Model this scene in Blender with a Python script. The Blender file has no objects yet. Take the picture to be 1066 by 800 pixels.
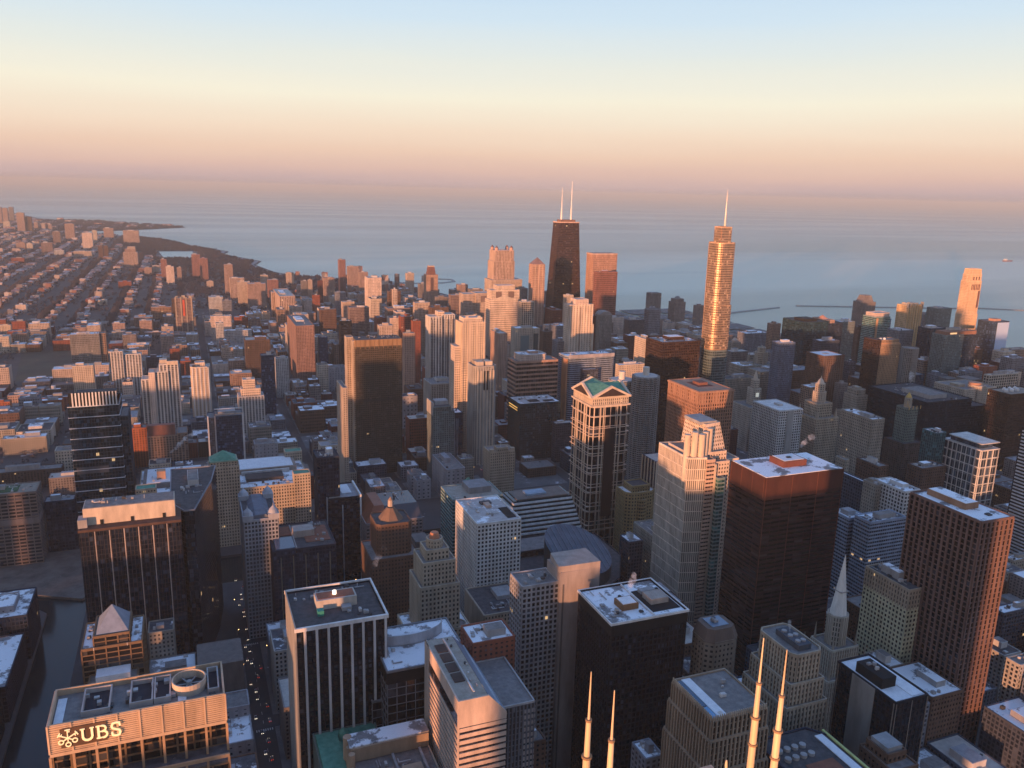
import bpy, math, random
from mathutils import Vector
R=math.radians
sc=bpy.context.scene
# ---------------------------------------------------------------- camera, sky, sun, exposure
cam=bpy.data.cameras.new('camera'); co=bpy.data.objects.new('camera',cam); sc.collection.objects.link(co)
CAM=Vector((12,27,417)); AZ,PIT,ROL=R(21.9),R(13.16),R(1.5)
F=Vector((math.sin(AZ)*math.cos(PIT),math.cos(AZ)*math.cos(PIT),-math.sin(PIT)))
Rt=Vector((math.cos(AZ),-math.sin(AZ),0)); Up=Rt.cross(F)
R2=Rt*math.cos(ROL)+Up*math.sin(ROL); U2=Up*math.cos(ROL)-Rt*math.sin(ROL)
from mathutils import Matrix
M=Matrix((R2,U2,-F)).transposed().to_4x4(); M.translation=CAM
co.matrix_world=M
cam.sensor_width=36; cam.lens=36*858/1066; cam.clip_start=1; cam.clip_end=300000
sc.camera=co
SUN_AZ,SUN_EL=R(229),R(2.3)
w=bpy.data.worlds.new('World'); sc.world=w; w.use_nodes=True
nt=w.node_tree; N=nt.nodes; N.clear(); LK=nt.links.new
out=N.new('ShaderNodeOutputWorld'); bg=N.new('ShaderNodeBackground'); LK(bg.outputs[0],out.inputs[0])
sky=N.new('ShaderNodeTexSky'); sky.sky_type='NISHITA'; sky.sun_disc=False; sky.sun_elevation=SUN_EL; sky.sun_rotation=SUN_AZ
sky.altitude=200; sky.air_density=1.2; sky.dust_density=2.5; sky.ozone_density=2
# Belt of Venus: colours by height above the horizon, laid over the physical sky
tc=N.new('ShaderNodeTexCoord'); sep=N.new('ShaderNodeSeparateXYZ'); LK(tc.outputs['Generated'],sep.inputs[0])
mr=N.new('ShaderNodeMapRange'); mr.inputs['From Min'].default_value=-0.02; mr.inputs['From Max'].default_value=0.6
nm_=N.new('ShaderNodeMapping'); nm_.inputs['Scale'].default_value=(2.2,2.2,26); LK(tc.outputs['Generated'],nm_.inputs[0])
nz=N.new('ShaderNodeTexNoise'); nz.inputs['Scale'].default_value=1.6; nz.inputs['Detail'].default_value=5; LK(nm_.outputs[0],nz.inputs[0])
ns_=N.new('ShaderNodeMath'); ns_.operation='MULTIPLY_ADD'; ns_.inputs[1].default_value=.016; ns_.inputs[2].default_value=-.008; LK(nz.outputs[0],ns_.inputs[0])
na=N.new('ShaderNodeMath'); na.operation='ADD'; LK(sep.outputs[2],na.inputs[0]); LK(ns_.outputs[0],na.inputs[1]); LK(na.outputs[0],mr.inputs['Value'])
cr=N.new('ShaderNodeValToRGB'); LK(mr.outputs[0],cr.inputs[0])
def sr(r,g,b): return tuple(((c/255)/12.92 if c/255<=.04045 else ((c/255+.055)/1.055)**2.4) for c in (r,g,b))
STOPS=[(-1.1,(160,153,159)),(0,(178,162,166)),(.5,(200,174,173)),(1.3,(221,187,174)),(2.4,(235,202,180)),(3.6,(242,218,195)),(5.8,(244,237,216)),(8.2,(228,232,225)),(10.6,(208,226,238)),(13.2,(192,217,240)),(20,(163,197,239)),(33,(128,167,228))]
el=cr.color_ramp.elements
for i,(a,c) in enumerate(STOPS):
    p=(math.sin(R(a))+0.02)/0.62
    e=el[i] if i<2 else el.new(p)
    e.position=max(0,min(1,p)); e.color=(*sr(*c),1)
mul=N.new('ShaderNodeMixRGB'); mul.blend_type='MULTIPLY'; mul.inputs[0].default_value=1; mul.inputs[2].default_value=(.25,.25,.25,1)
LK(sky.outputs[0],mul.inputs[1])
# the warm glow belongs to the sun's half of the sky, the banded colours to the half opposite
dot=N.new('ShaderNodeVectorMath'); dot.operation='DOT_PRODUCT'; LK(tc.outputs['Generated'],dot.inputs[0])
dot.inputs[1].default_value=(math.sin(SUN_AZ),math.cos(SUN_AZ),0)
mr2=N.new('ShaderNodeMapRange'); mr2.inputs['From Min'].default_value=-.15; mr2.inputs['From Max'].default_value=.75; mr2.inputs['To Max'].default_value=.58
LK(dot.outputs['Value'],mr2.inputs['Value'])
mx=N.new('ShaderNodeMixRGB'); LK(mr2.outputs[0],mx.inputs[0]); LK(cr.outputs[0],mx.inputs[1]); LK(mul.outputs[0],mx.inputs[2])
LK(mx.outputs[0],bg.inputs[0]); bg.inputs[1].default_value=.523
sl=bpy.data.lights.new('sun','SUN'); so=bpy.data.objects.new('sun',sl); sc.collection.objects.link(so)
sl.energy=5; sl.angle=R(.6); sl.color=(1,.45,.22)
sd=Vector((math.sin(SUN_AZ)*math.cos(SUN_EL),math.cos(SUN_AZ)*math.cos(SUN_EL),math.sin(SUN_EL)))
so.rotation_euler=sd.to_track_quat('Z','Y').to_euler()
vs=sc.view_settings; vs.view_transform='Standard'; vs.look='None'; vs.gamma=1; vs.use_curve_mapping=False; vs.exposure=1.0
sc.cycles.use_denoising=True; sc.cycles.max_bounces=5; sc.cycles.diffuse_bounces=2; sc.cycles.glossy_bounces=2; sc.cycles.volume_bounces=1
sc.cycles.use_adaptive_sampling=True; sc.cycles.adaptive_threshold=.01

# ---------------------------------------------------------------- materials
MATS={}
def newmat(key):
    m=bpy.data.materials.new(key); m.use_nodes=True; return m,m.node_tree,m.node_tree.nodes['Principled BSDF']
def wall(col,rough=.85,met=0,name='wall'):
    k=('w',col,rough,met)
    if k in MATS: return MATS[k]
    m,t,b=newmat(name); tcn=t.nodes.new('ShaderNodeTexCoord')
    mp=t.nodes.new('ShaderNodeMapping'); mp.inputs['Scale'].default_value=(.12,.12,.03); t.links.new(tcn.outputs['Object'],mp.inputs[0])
    n=t.nodes.new('ShaderNodeTexNoise'); n.inputs['Scale'].default_value=1; n.inputs['Detail'].default_value=6; n.inputs['Roughness'].default_value=.65; t.links.new(mp.outputs[0],n.inputs[0])
    r=t.nodes.new('ShaderNodeValToRGB'); r.color_ramp.elements[0].position=.3; r.color_ramp.elements[1].position=.72
    r.color_ramp.elements[0].color=(*[c*.68 for c in col],1); r.color_ramp.elements[1].color=(*[min(.92,c*1.18) for c in col],1)
    t.links.new(n.outputs[0],r.inputs[0]); t.links.new(r.outputs[0],b.inputs['Base Color'])
    b.inputs['Roughness'].default_value=rough; b.inputs['Metallic'].default_value=met; b.inputs['Specular IOR Level'].default_value=.22
    MATS[k]=m; return m
def glass(col,lit=.006,rough=.12,name='glazing',var=.7):
    """window panes: each pane (bay x floor of its building) gets its own blind brightness; a few are lit"""
    k=('g',col,lit,rough,var)
    if k in MATS: return MATS[k]
    m,t,b=newmat(name); nn=t.nodes.new; L=t.links.new
    tcn=nn('ShaderNodeTexCoord'); s=nn('ShaderNodeSeparateXYZ'); L(tcn.outputs['Object'],s.inputs[0])
    ab=nn('ShaderNodeAttribute'); ab.attribute_type='OBJECT'; ab.attribute_name='bay'
    af=nn('ShaderNodeAttribute'); af.attribute_type='OBJECT'; af.attribute_name='floor'
    oi=nn('ShaderNodeObjectInfo')
    def mth(op,a,bb=None):
        q=nn('ShaderNodeMath'); q.operation=op
        for i,v in enumerate((a,bb)):
            if v is None: continue
            if isinstance(v,(int,float)): q.inputs[i].default_value=v
            else: L(v,q.inputs[i])
        return q.outputs[0]
    u=mth('FLOOR',mth('DIVIDE',mth('ADD',s.outputs[0],mth('MULTIPLY',s.outputs[1],1.0)),ab.outputs['Fac']))
    v=mth('FLOOR',mth('DIVIDE',s.outputs[2],af.outputs['Fac']))
    cb=nn('ShaderNodeCombineXYZ'); L(u,cb.inputs[0]); L(v,cb.inputs[1]); L(mth('MULTIPLY',oi.outputs['Random'],91.7),cb.inputs[2])
    wn=nn('ShaderNodeTexWhiteNoise'); L(cb.outputs[0],wn.inputs[0])
    r=nn('ShaderNodeValToRGB'); e=r.color_ramp.elements; e[0].position=0; e[0].color=(*[c*.55 for c in col],1); e[1].position=1
    e[1].color=(*[min(.8,c*(1+3*var)+.035*var) for c in col],1)
    e2=e.new(.8); e2.color=(*col,1); L(wn.outputs[0],r.inputs[0]); L(r.outputs[0],b.inputs['Base Color'])
    b.inputs['Roughness'].default_value=rough; b.inputs['IOR'].default_value=1.55
    if lit:
        g=mth('GREATER_THAN',wn.outputs[0],1-lit); L(mth('MULTIPLY',g,.38),b.inputs['Emission Strength'])
        b.inputs['Emission Color'].default_value=(1,.62,.28,1)
    MATS[k]=m; return m
def roofmat(kind):
    k=('r',kind)
    if k in MATS: return MATS[k]
    P={'gravel':((.13,.12,.12),(.24,.22,.21),None),'dark':((.035,.035,.04),(.09,.085,.09),None),'snow':((.16,.15,.15),(.26,.25,.26),.42),
       'snowdark':((.05,.05,.06),(.12,.12,.13),.56),'cream':((.4,.36,.32),(.55,.5,.45),None),'pinkroof':((.35,.31,.3),(.5,.45,.43),.52),'snowpink':((.2,.17,.16),(.35,.3,.28),.48),
       'white':((.62,.63,.66),(.78,.78,.8),None),'teal':((.05,.13,.13),(.1,.2,.19),None),'stoneroof':((.2,.17,.14),(.33,.28,.23),None),'darkwhite':((.02,.02,.025),(.06,.06,.07),.64),
       'green':((.05,.2,.14),(.11,.32,.23),None),'greyroof':((.2,.2,.22),(.36,.36,.38),None),'tan':((.25,.22,.18),(.38,.33,.28),None),'rust':((.16,.06,.04),(.26,.1,.06),None)}[kind]
    m,t,b=newmat('roof_'+kind); nn=t.nodes.new; L=t.links.new
    tcn=nn('ShaderNodeTexCoord'); n=nn('ShaderNodeTexNoise'); n.inputs['Scale'].default_value=.25; n.inputs['Detail'].default_value=8; n.inputs['Roughness'].default_value=.7; L(tcn.outputs['Object'],n.inputs[0])
    r=nn('ShaderNodeValToRGB'); r.color_ramp.elements[0].position=.35; r.color_ramp.elements[1].position=.65
    r.color_ramp.elements[0].color=(*P[0],1); r.color_ramp.elements[1].color=(*P[1],1); L(n.outputs[0],r.inputs[0]); last=r.outputs[0]
    if P[2] is not None:
        gm=nn('ShaderNodeNewGeometry'); n2=nn('ShaderNodeTexNoise'); n2.inputs['Scale'].default_value=.055; n2.inputs['Detail'].default_value=7; n2.inputs['Roughness'].default_value=.68; L(gm.outputs['Position'],n2.inputs[0])
        r2=nn('ShaderNodeValToRGB'); r2.color_ramp.elements[0].position=P[2]; r2.color_ramp.elements[1].position=P[2]+.05; L(n2.outputs[0],r2.inputs[0])
        mx=nn('ShaderNodeMixRGB'); L(r2.outputs[0],mx.inputs[0]); L(last,mx.inputs[1]); mx.inputs[2].default_value=(.82,.83,.86,1); last=mx.outputs[0]
    L(last,b.inputs['Base Color']); b.inputs['Roughness'].default_value=.9
    MATS[k]=m; return m
def emit(col,st,name='lamp'):
    k=('e',col,st)
    if k in MATS: return MATS[k]
    m,t,b=newmat(name); b.inputs['Base Color'].default_value=(*col,1); b.inputs['Emission Color'].default_value=(*col,1); b.inputs['Emission Strength'].default_value=st
    MATS[k]=m; return m
CREAM=(.56,.47,.38); CONC=(.42,.39,.36); TAN=(.42,.34,.26); STONE=(.34,.3,.25); GREY=(.3,.3,.31); BROWN=(.14,.085,.065); BRICK=(.26,.085,.055); WHITE=(.68,.66,.63)
DG=(.02,.024,.032); BG=(.03,.05,.08); TG=(.025,.075,.08); NG=(.009,.013,.023); WG=(.1,.1,.11)
# style: wall, glass, bay, floor height, pier share, spandrel share, pier depth, spandrel depth, lit share
ST={
'black':((.015,.017,.024),NG,3.2,3.9,.28,.28,.45,.2,.003),'darkbrown':((.05,.028,.022),(.02,.013,.012),3,3.9,.3,.35,.35,.15,.004),
'nearblack':((.017,.019,.028),NG,3,3.9,.25,.3,.3,.12,.004),'nearblue':((.028,.036,.06),(.014,.022,.042),3.2,3.8,.22,.25,.25,.12,.008),
'navyglass':((.05,.07,.11),(.02,.04,.08),3,3.6,.12,.16,.12,.08,.004),'darkblue':((.07,.08,.11),(.025,.032,.05),3.4,3.8,.3,.35,.25,.12,.005),
'greyblue':((.22,.23,.26),(.06,.065,.08),3.6,3.6,.45,.4,.25,.1,.005),'finsblue':((.16,.2,.28),(.05,.07,.11),2.6,3.6,.4,.3,.5,.1,.004),
'bluebands':((.27,.33,.43),(.02,.03,.05),2.8,3.7,.12,.45,.08,.3,.006),'bluegrid':((.3,.31,.33),(.03,.045,.07),6,12,.06,.05,.3,.28,.01),
'tealglass':((.09,.17,.19),(.02,.075,.09),3.2,3.7,.22,.14,.35,.1,.004),'tealdark':((.022,.05,.065),(.01,.03,.045),3.4,3.8,.2,.24,.25,.12,.012),
'greyteal':((.19,.22,.22),(.05,.075,.08),3.4,3.2,.35,.3,.3,.15,.006),'glassblueold':((.1,.14,.22),(.03,.05,.1),3,3.3,.2,.2,.15,.1,.003),
'cream':(CREAM,DG,3.2,3.4,.5,.42,.35,.2,.006),'creampunch':(CREAM,(.07,.065,.07),3.6,3.5,.55,.5,.3,.28,.006),'creamo':((.74,.52,.34),WG,2.6,3.4,.5,.3,.55,.15,.001),'creamv':(CREAM,WG,2.6,3.4,.5,.3,.55,.15,.004),
'creamgrid':((.5,.44,.37),(.045,.045,.05),5.4,5,.26,.25,.6,.5,.006),'pinkcream':((.5,.4,.33),(.1,.085,.085),3.6,3.1,.55,.42,.3,.22,.003),
'pinkpunch':((.46,.3,.23),(.08,.06,.06),3.4,3.4,.55,.5,.3,.27,.004),'pinkbrown':((.38,.27,.23),(.09,.07,.075),3.6,3.1,.5,.42,.3,.2,.003),
'pinkstripe':((.5,.38,.32),(.12,.08,.08),4.6,3.1,.5,.2,.9,.15,.002),'darkpink':((.3,.16,.14),(.07,.045,.05),3.4,3.1,.5,.4,.3,.2,.002),
'brownpink':((.3,.19,.16),(.07,.05,.055),3.4,3.1,.4,.45,.2,.3,.003),'brownpink2':((.26,.19,.17),(.07,.055,.06),3.6,3.1,.25,.5,.2,.35,.003),
'salmon':((.42,.26,.2),(.16,.1,.085),3.2,3.8,.55,.35,.45,.15,.001),'salmonwhite':((.62,.5,.43),(.2,.16,.15),3.4,3.2,.6,.5,.25,.15,.001),'redgran':((.24,.11,.09),(.05,.028,.03),3.2,3.8,.45,.45,.3,.25,.003),
'brown':(BROWN,(.03,.025,.028),3.6,3.6,.5,.45,.3,.25,.004),'browndark':((.1,.07,.06),(.03,.025,.028),3.8,3.3,.5,.45,.3,.25,.006),'brownorange':((.3,.2,.15),(.05,.045,.05),4,3.6,.45,.4,.3,.2,.006),
'brick':((.14,.05,.045),(.035,.025,.03),3.4,3.2,.5,.45,.3,.28,.004),'redbrick':(BRICK,(.05,.035,.04),3.6,3.4,.55,.5,.3,.28,.006),'redorange':((.36,.12,.06),(.05,.035,.035),3.8,3.6,.5,.45,.3,.28,.01),
'conc':(CONC,DG,3.4,3.7,.45,.38,.4,.3,.006),'conccol':(CONC,(.1,.09,.085),4.2,3,.5,.4,.6,.4,.004),'paletan':((.45,.37,.3),(.06,.055,.055),3.3,3,.45,.45,.35,.5,.006),
'stone':(STONE,(.04,.038,.04),3,3.8,.55,.45,.35,.3,.006),'tanv':(TAN,(.045,.04,.04),2.8,3.8,.5,.35,.6,.2,.004),
'greybrown':((.24,.21,.2),(.06,.055,.06),3.4,3.2,.5,.42,.3,.22,.003),'greywhite':((.5,.49,.48),(.12,.12,.13),3.6,3.1,.5,.4,.45,.2,.003),'greycol':((.3,.28,.26),(.07,.065,.07),3,3.2,.5,.3,.5,.15,.003),
'greyplain':((.36,.35,.37),(.12,.12,.14),6,5,.7,.6,.2,.15,.004),'whitecol':((.62,.58,.54),(.05,.055,.075),5.2,3.1,.42,.25,.9,.2,.004),'whitelat':((.62,.6,.58),(.05,.05,.055),4,4,.3,.32,.5,.4,.006),
'finsdark':((.12,.13,.15),(.04,.045,.055),2.4,3.8,.45,.2,.6,.1,.003),'copperband':((.44,.27,.2),(.03,.02,.022),4.5,7.5,.06,.42,.12,.6,.006),
'bronze':((.085,.068,.052),(.03,.03,.028),2.7,3.1,.36,.42,.35,.25,.003),'bands':((.58,.42,.33),(.03,.025,.03),3,4,.06,.58,.1,.4,.003),
'rust':((.048,.022,.02),(.02,.012,.012),9,4,.06,.5,.1,.3,.003),'redgrid':((.2,.12,.1),(.014,.011,.014),4.6,4.1,.34,.2,.9,.35,.002),'leo':((.35,.2,.14),(.03,.018,.018),3.1,4.3,.4,.3,.7,.5,.003),
'donn':((.62,.5,.41),(.008,.008,.012),7,12,.06,.05,.5,.45,.002),'pale':((.68,.55,.44),(.07,.06,.055),3,3.9,.5,.5,.2,.18,.002),'paleg':((.74,.64,.54),(.3,.27,.24),2.1,10.5,.3,.06,.3,.4,0),
'octa':((.27,.23,.19),(.05,.045,.045),3.2,3.8,.5,.5,.4,.3,.003),'jj':((.3,.23,.17),(.03,.025,.025),2.6,4,.4,.14,1.0,.25,.003),'grid':((.36,.35,.36),(.02,.022,.03),3.6,3.9,.34,.32,.45,.4,.006),
'darkgrid':((.22,.23,.25),(.012,.014,.02),6,6,.09,.08,.3,.25,.003),'yellow':((.62,.58,.4),(.035,.035,.035),3.4,3.9,.42,.4,.35,.3,.006),'white':(WHITE,(.03,.03,.04),3.6,3.9,.4,.36,.45,.4,.004),
'trumpsunlit':((.6,.4,.27),(.2,.15,.11),2.6,3.5,.1,.38,.2,.35,0),'hancock':((.055,.028,.026),(.02,.013,.014),4,3.4,.25,.3,.25,.15,.004),'tealband':((.25,.34,.33),(.02,.085,.085),4,4,.05,.35,.1,.35,.012),
'marinab':((.34,.32,.31),(.012,.012,.016),3,3,.06,.5,.2,.6,0),'marina':((.33,.31,.29),(.03,.03,.035),2.8,3,.24,.3,1.1,.8,.01),'apparel':((.22,.17,.15),(.04,.035,.04),7,4,.14,.42,.5,.4,.004),'stripew':((.7,.7,.72),(.03,.03,.04),50,4,.0,.5,0,.5,0),
'ubsw':((.2,.13,.08),(.02,.018,.018),7,4,.12,.2,.6,.35,.004),'mosart':((.36,.27,.14),(.03,.025,.02),3.4,4,.45,.42,.3,.3,.006),'darktwo':((.018,.022,.035),(.01,.016,.03),3.2,4,.1,.2,.15,.1,.002),
'bronzefin':((.38,.25,.16),(.06,.045,.035),3.3,3.2,.5,.3,.6,.3,.003),'gold935':((.78,.55,.32),(.09,.05,.03),3.6,4,.5,.2,.6,.2,.001),'greenwall':((.16,.2,.18),(.04,.045,.045),3,4,.5,.4,.3,.25,.004),
'trumpshaded':((.12,.16,.17),(.03,.05,.06),4,4,.05,.35,.1,.35,.004),'navyband':((.05,.065,.085),(.008,.018,.03),3.2,4,.1,.1,.1,.08,.006),'gothic':((.47,.42,.35),(.05,.045,.045),2.2,4,.5,.25,.8,.2,.004),'masonry':((.46,.38,.29),(.045,.04,.038),3.1,3.9,.5,.42,.35,.25,.006),'brownmason':((.15,.09,.065),(.035,.028,.028),3,3.9,.5,.45,.35,.28,.006),
'gable':((.3,.27,.27),(.04,.04,.045),4,3.9,.3,.45,.3,.3,.004),'quad':((.32,.33,.36),(.03,.032,.04),3,3.9,.35,.35,.5,.35,.003),'darkfacet':((.03,.035,.045),(.015,.02,.03),3,4,.08,.12,.1,.06,.002),
}
# ---------------------------------------------------------------- mesh helpers
class MB:
    def __init__(s): s.v=[]; s.f=[]
    def box(s,x0,y0,z0,x1,y1,z1):
        n=len(s.v); s.v+=[(x0,y0,z0),(x1,y0,z0),(x1,y1,z0),(x0,y1,z0),(x0,y0,z1),(x1,y0,z1),(x1,y1,z1),(x0,y1,z1)]
        s.f+=[(n,n+3,n+2,n+1),(n+4,n+5,n+6,n+7),(n,n+1,n+5,n+4),(n+1,n+2,n+6,n+5),(n+2,n+3,n+7,n+6),(n+3,n,n+4,n+7)]; return s
    def prism(s,P0,z0,P1,z1,cap0=True,cap1=True):
        n=len(s.v); k=len(P0); s.v+=[(x,y,z0) for x,y in P0]+[(x,y,z1) for x,y in P1]
        for i in range(k):
            j=(i+1)%k; s.f.append((n+i,n+j,n+k+j,n+k+i))
        if cap0: s.f.append(tuple(n+i for i in reversed(range(k))))
        if cap1: s.f.append(tuple(n+k+i for i in range(k)))
        return s
    def cyl(s,cx,cy,r0,z0,r1,z1,n=12,rot=0):
        A=[(cx+r0*math.cos(2*math.pi*i/n+rot),cy+r0*math.sin(2*math.pi*i/n+rot)) for i in range(n)]
        r1=max(r1,.02); B=[(cx+r1*math.cos(2*math.pi*i/n+rot),cy+r1*math.sin(2*math.pi*i/n+rot)) for i in range(n)]
        return s.prism(A,z0,B,z1)
    def strip(s,p,q,P,Q,z0,z1,u0,u1,v0,v1,d):
        """raised strip on the wall panel between bottom edge p-q and top edge P-Q"""
        def pt(u,v,o):
            bx=p[0]+(q[0]-p[0])*u; by=p[1]+(q[1]-p[1])*u; tx=P[0]+(Q[0]-P[0])*u; ty=P[1]+(Q[1]-P[1])*u
            return (bx+(tx-bx)*v+nx*o,by+(ty-by)*v+ny*o,z0+(z1-z0)*v)
        L=math.hypot(q[0]-p[0],q[1]-p[1]) or 1; nx=(q[1]-p[1])/L; ny=-(q[0]-p[0])/L
        n=len(s.v); s.v+=[pt(u0,v0,0),pt(u1,v0,0),pt(u1,v1,0),pt(u0,v1,0),pt(u0,v0,d),pt(u1,v0,d),pt(u1,v1,d),pt(u0,v1,d)]
        s.f+=[(n+4,n+5,n+6,n+7),(n,n+1,n+5,n+4),(n+1,n+2,n+6,n+5),(n+2,n+3,n+7,n+6),(n+3,n,n+4,n+7)]
    def build(s,name,mat,parent=None,loc=None,smooth=False):
        me=bpy.data.meshes.new(name); me.from_pydata(s.v,[],s.f); me.materials.append(mat)
        if smooth: me.shade_smooth()
        o=bpy.data.objects.new(name,me); sc.collection.objects.link(o)
        if parent: o.parent=parent
        if loc: o.location=loc
        return o
def empty(name,loc,label,cat,group=None):
    o=bpy.data.objects.new(name,None); sc.collection.objects.link(o); o.location=loc; o.empty_display_size=5
    o['label']=label; o['category']=cat
    if group: o['group']=group
    return o
def tagm(o,label,cat,group=None):
    o['label']=label; o['category']=cat
    if group: o['group']=group
    return o
def rrect(r=.25,n=5):
    o=[]
    for cx,cy,a0 in ((r,r,180),(1-r,r,270),(1-r,1-r,0),(r,1-r,90)):
        for i in range(n+1): t=math.radians(a0+90*i/n); o.append((cx+r*math.cos(t),cy+r*math.sin(t)))
    return o
def rect(x0,y0,x1,y1): return [(x0,y0),(x1,y0),(x1,y1),(x0,y1)]
def ngon(cx,cy,r,n,rot=0): return [(cx+r*math.cos(2*math.pi*i/n+rot),cy+r*math.sin(2*math.pi*i/n+rot)) for i in range(n)]
def facade(par,P,z0,z1,style,P1=None,cap=True,far=False):
    s=ST[style]; P1=P1 or P; wc,gc,bay,fh,pw,sh,pd,sd_,lit=s
    g=MB().prism(P,z0,P1,z1,cap1=cap); fr=MB(); H=z1-z0; nf=max(1,round(H/fh)); k=len(P)
    if far and nf>8: nf=max(6,int(nf*.75))
    for i in range(k):
        p,q=P[i],P[(i+1)%k]; a,b=P1[i],P1[(i+1)%k]; L=math.hypot(q[0]-p[0],q[1]-p[1])
        if L<.8: continue
        nb=max(1,round(L/bay))
        if pw>0:
            w_=pw*bay/L/2 if L>bay else .12
            for j in range(nb+1):
                c=j/nb; fr.strip(p,q,a,b,z0,z1,max(0,c-w_),min(1,c+w_),0,1,pd)
        if sh>0:
            for j in range(nf+1):
                v=j/nf; v0=max(0,v-sh*.5/nf) if j else 0; v1=min(1,v+sh*.5/nf) if j<nf else 1
                if j==nf: v0=1-sh*.8/nf
                fr.strip(p,q,a,b,z0,z1,0,1,v0,v1,sd_)
    go=g.build('glazing',glass(gc,0 if bay>5 else round(lit*.45,5),var=.08 if style=='paleg' else .7),par); go['bay']=float(bay); go['floor']=float(H/nf)
    if fr.f: fr.build('facade',wall(wc,.47,.8) if style=='trumpsunlit' else wall(wc),par)
def ring(mb,P,z0,z1,t):
    cx=sum(p[0] for p in P)/len(P); cy=sum(p[1] for p in P)/len(P)
    k=len(P)
    for i in range(k):
        p,q=P[i],P[(i+1)%k]
        L=math.hypot(q[0]-p[0],q[1]-p[1]) or 1; nx=(q[1]-p[1])/L; ny=-(q[0]-p[0])/L
        tx,ty=(q[0]-p[0])/L*t,(q[1]-p[1])/L*t
        if k==4 and i%2: p=(p[0]+tx,p[1]+ty); q=(q[0]-tx,q[1]-ty)
        n=len(mb.v); e=.35
        mb.v+=[(p[0]+nx*e,p[1]+ny*e,z0),(q[0]+nx*e,q[1]+ny*e,z0),(q[0]-nx*t,q[1]-ny*t,z0),(p[0]-nx*t,p[1]-ny*t,z0),(p[0]+nx*e,p[1]+ny*e,z1),(q[0]+nx*e,q[1]+ny*e,z1),(q[0]-nx*t,q[1]-ny*t,z1),(p[0]-nx*t,p[1]-ny*t,z1)]
        mb.f+=[(n+4,n+5,n+6,n+7),(n,n+1,n+5,n+4),(n+1,n+2,n+6,n+5),(n+2,n+3,n+7,n+6),(n+3,n,n+4,n+7)]
def inset(P,t):
    cx=sum(p[0] for p in P)/len(P); cy=sum(p[1] for p in P)/len(P); o=[]
    for x,y in P:
        d=math.hypot(x-cx,y-cy); k=max(.1,(d-t*1.3)/d); o.append((cx+(x-cx)*k,cy+(y-cy)*k))
    return o
def roof(par,P,z,kind,style,h=1.3,t=.6):
    MB().prism(inset(P,t*.55),z+.06,inset(P,t*.55),z+.3).build('roof',roofmat(kind),par)
    m=MB(); ring(m,P,z-.4 if False else z+.02,z+h,t); m.build('parapet',wall(ST[style][0]),par)
MW=wall((.34,.33,.33)); MWL=wall((.55,.52,.5)); MD=wall((.07,.07,.075))
def clutter(par,x0,y0,x1,y1,z,rng,n,style,big=True):
    w_=x1-x0; d=y1-y0
    if w_<5 or d<5: return
    if big:
        bw,bd=w_*rng.uniform(.3,.5),d*rng.uniform(.3,.5); bx=x0+rng.uniform(.2,.8)*(w_-bw); by=y0+rng.uniform(.25,.8)*(d-bd); bh=rng.uniform(3,6.5)
        c=rng.choice([wall(ST[style][0]),MW,MWL])
        p=MB().box(bx,by,z+.3,bx+bw,by+bd,z+bh).build('penthouse',c,par)
        MB().box(bx+.4,by+.4,z+bh,bx+bw-.4,by+bd-.4,z+bh+.15).build('penthouse_roof',roofmat(rng.choice(['gravel','snow','greyroof'])),p)
    if n>=6 and w_>12 and d>12:
        for q in range(3):
            x=rng.uniform(x0+2,x1-8); y=rng.uniform(y0+2,y1-4); l=rng.uniform(4,min(14,x1-x-1)) if x1-x>6 else 4; m=MB()
            if q%2: m.box(x,y,z+.5,x+l,y+.7,z+1.1); m.box(x,y+.7,z+.5,x+.7,min(y1,y+4),z+1.1)
            else: yy=min(y1-1,y+l); m.box(x,y,z+.5,x+.6,yy,z+1)
            m.build('duct',rng.choice([MW,MWL]),par)
        for q in range(5): x=rng.uniform(x0+1,x1-1); y=rng.uniform(y0+1,y1-1); MB().cyl(x,y,.2,z+.2,.2,z+rng.uniform(1,2.4),6).build('vent_pipe',MWL,par)
    for i in range(n):
        a=rng.uniform(1.2,3.6); b_=rng.uniform(1.2,3.2); x=rng.uniform(x0+1,x1-a-1); y=rng.uniform(y0+1,y1-b_-1); hh=rng.uniform(1,2.6)
        if big and bx-a<x<bx+bw and by-b_<y<by+bd: continue
        if i%3==2: MB().cyl(x+a/2,y+a/2,a/2,z+.3,a/2*.9,z+hh,10).build('cooling_fan',rng.choice([MW,MD,MWL]),par)
        else:
            m=MB().box(x,y,z+.3,x+a,y+b_,z+hh); m.box(x+.3,y+.3,z+hh,x+a*.5,y+b_-.3,z+hh+.4); m.build('roof_unit',rng.choice([MW,MD,MWL,MW]),par)
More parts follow.
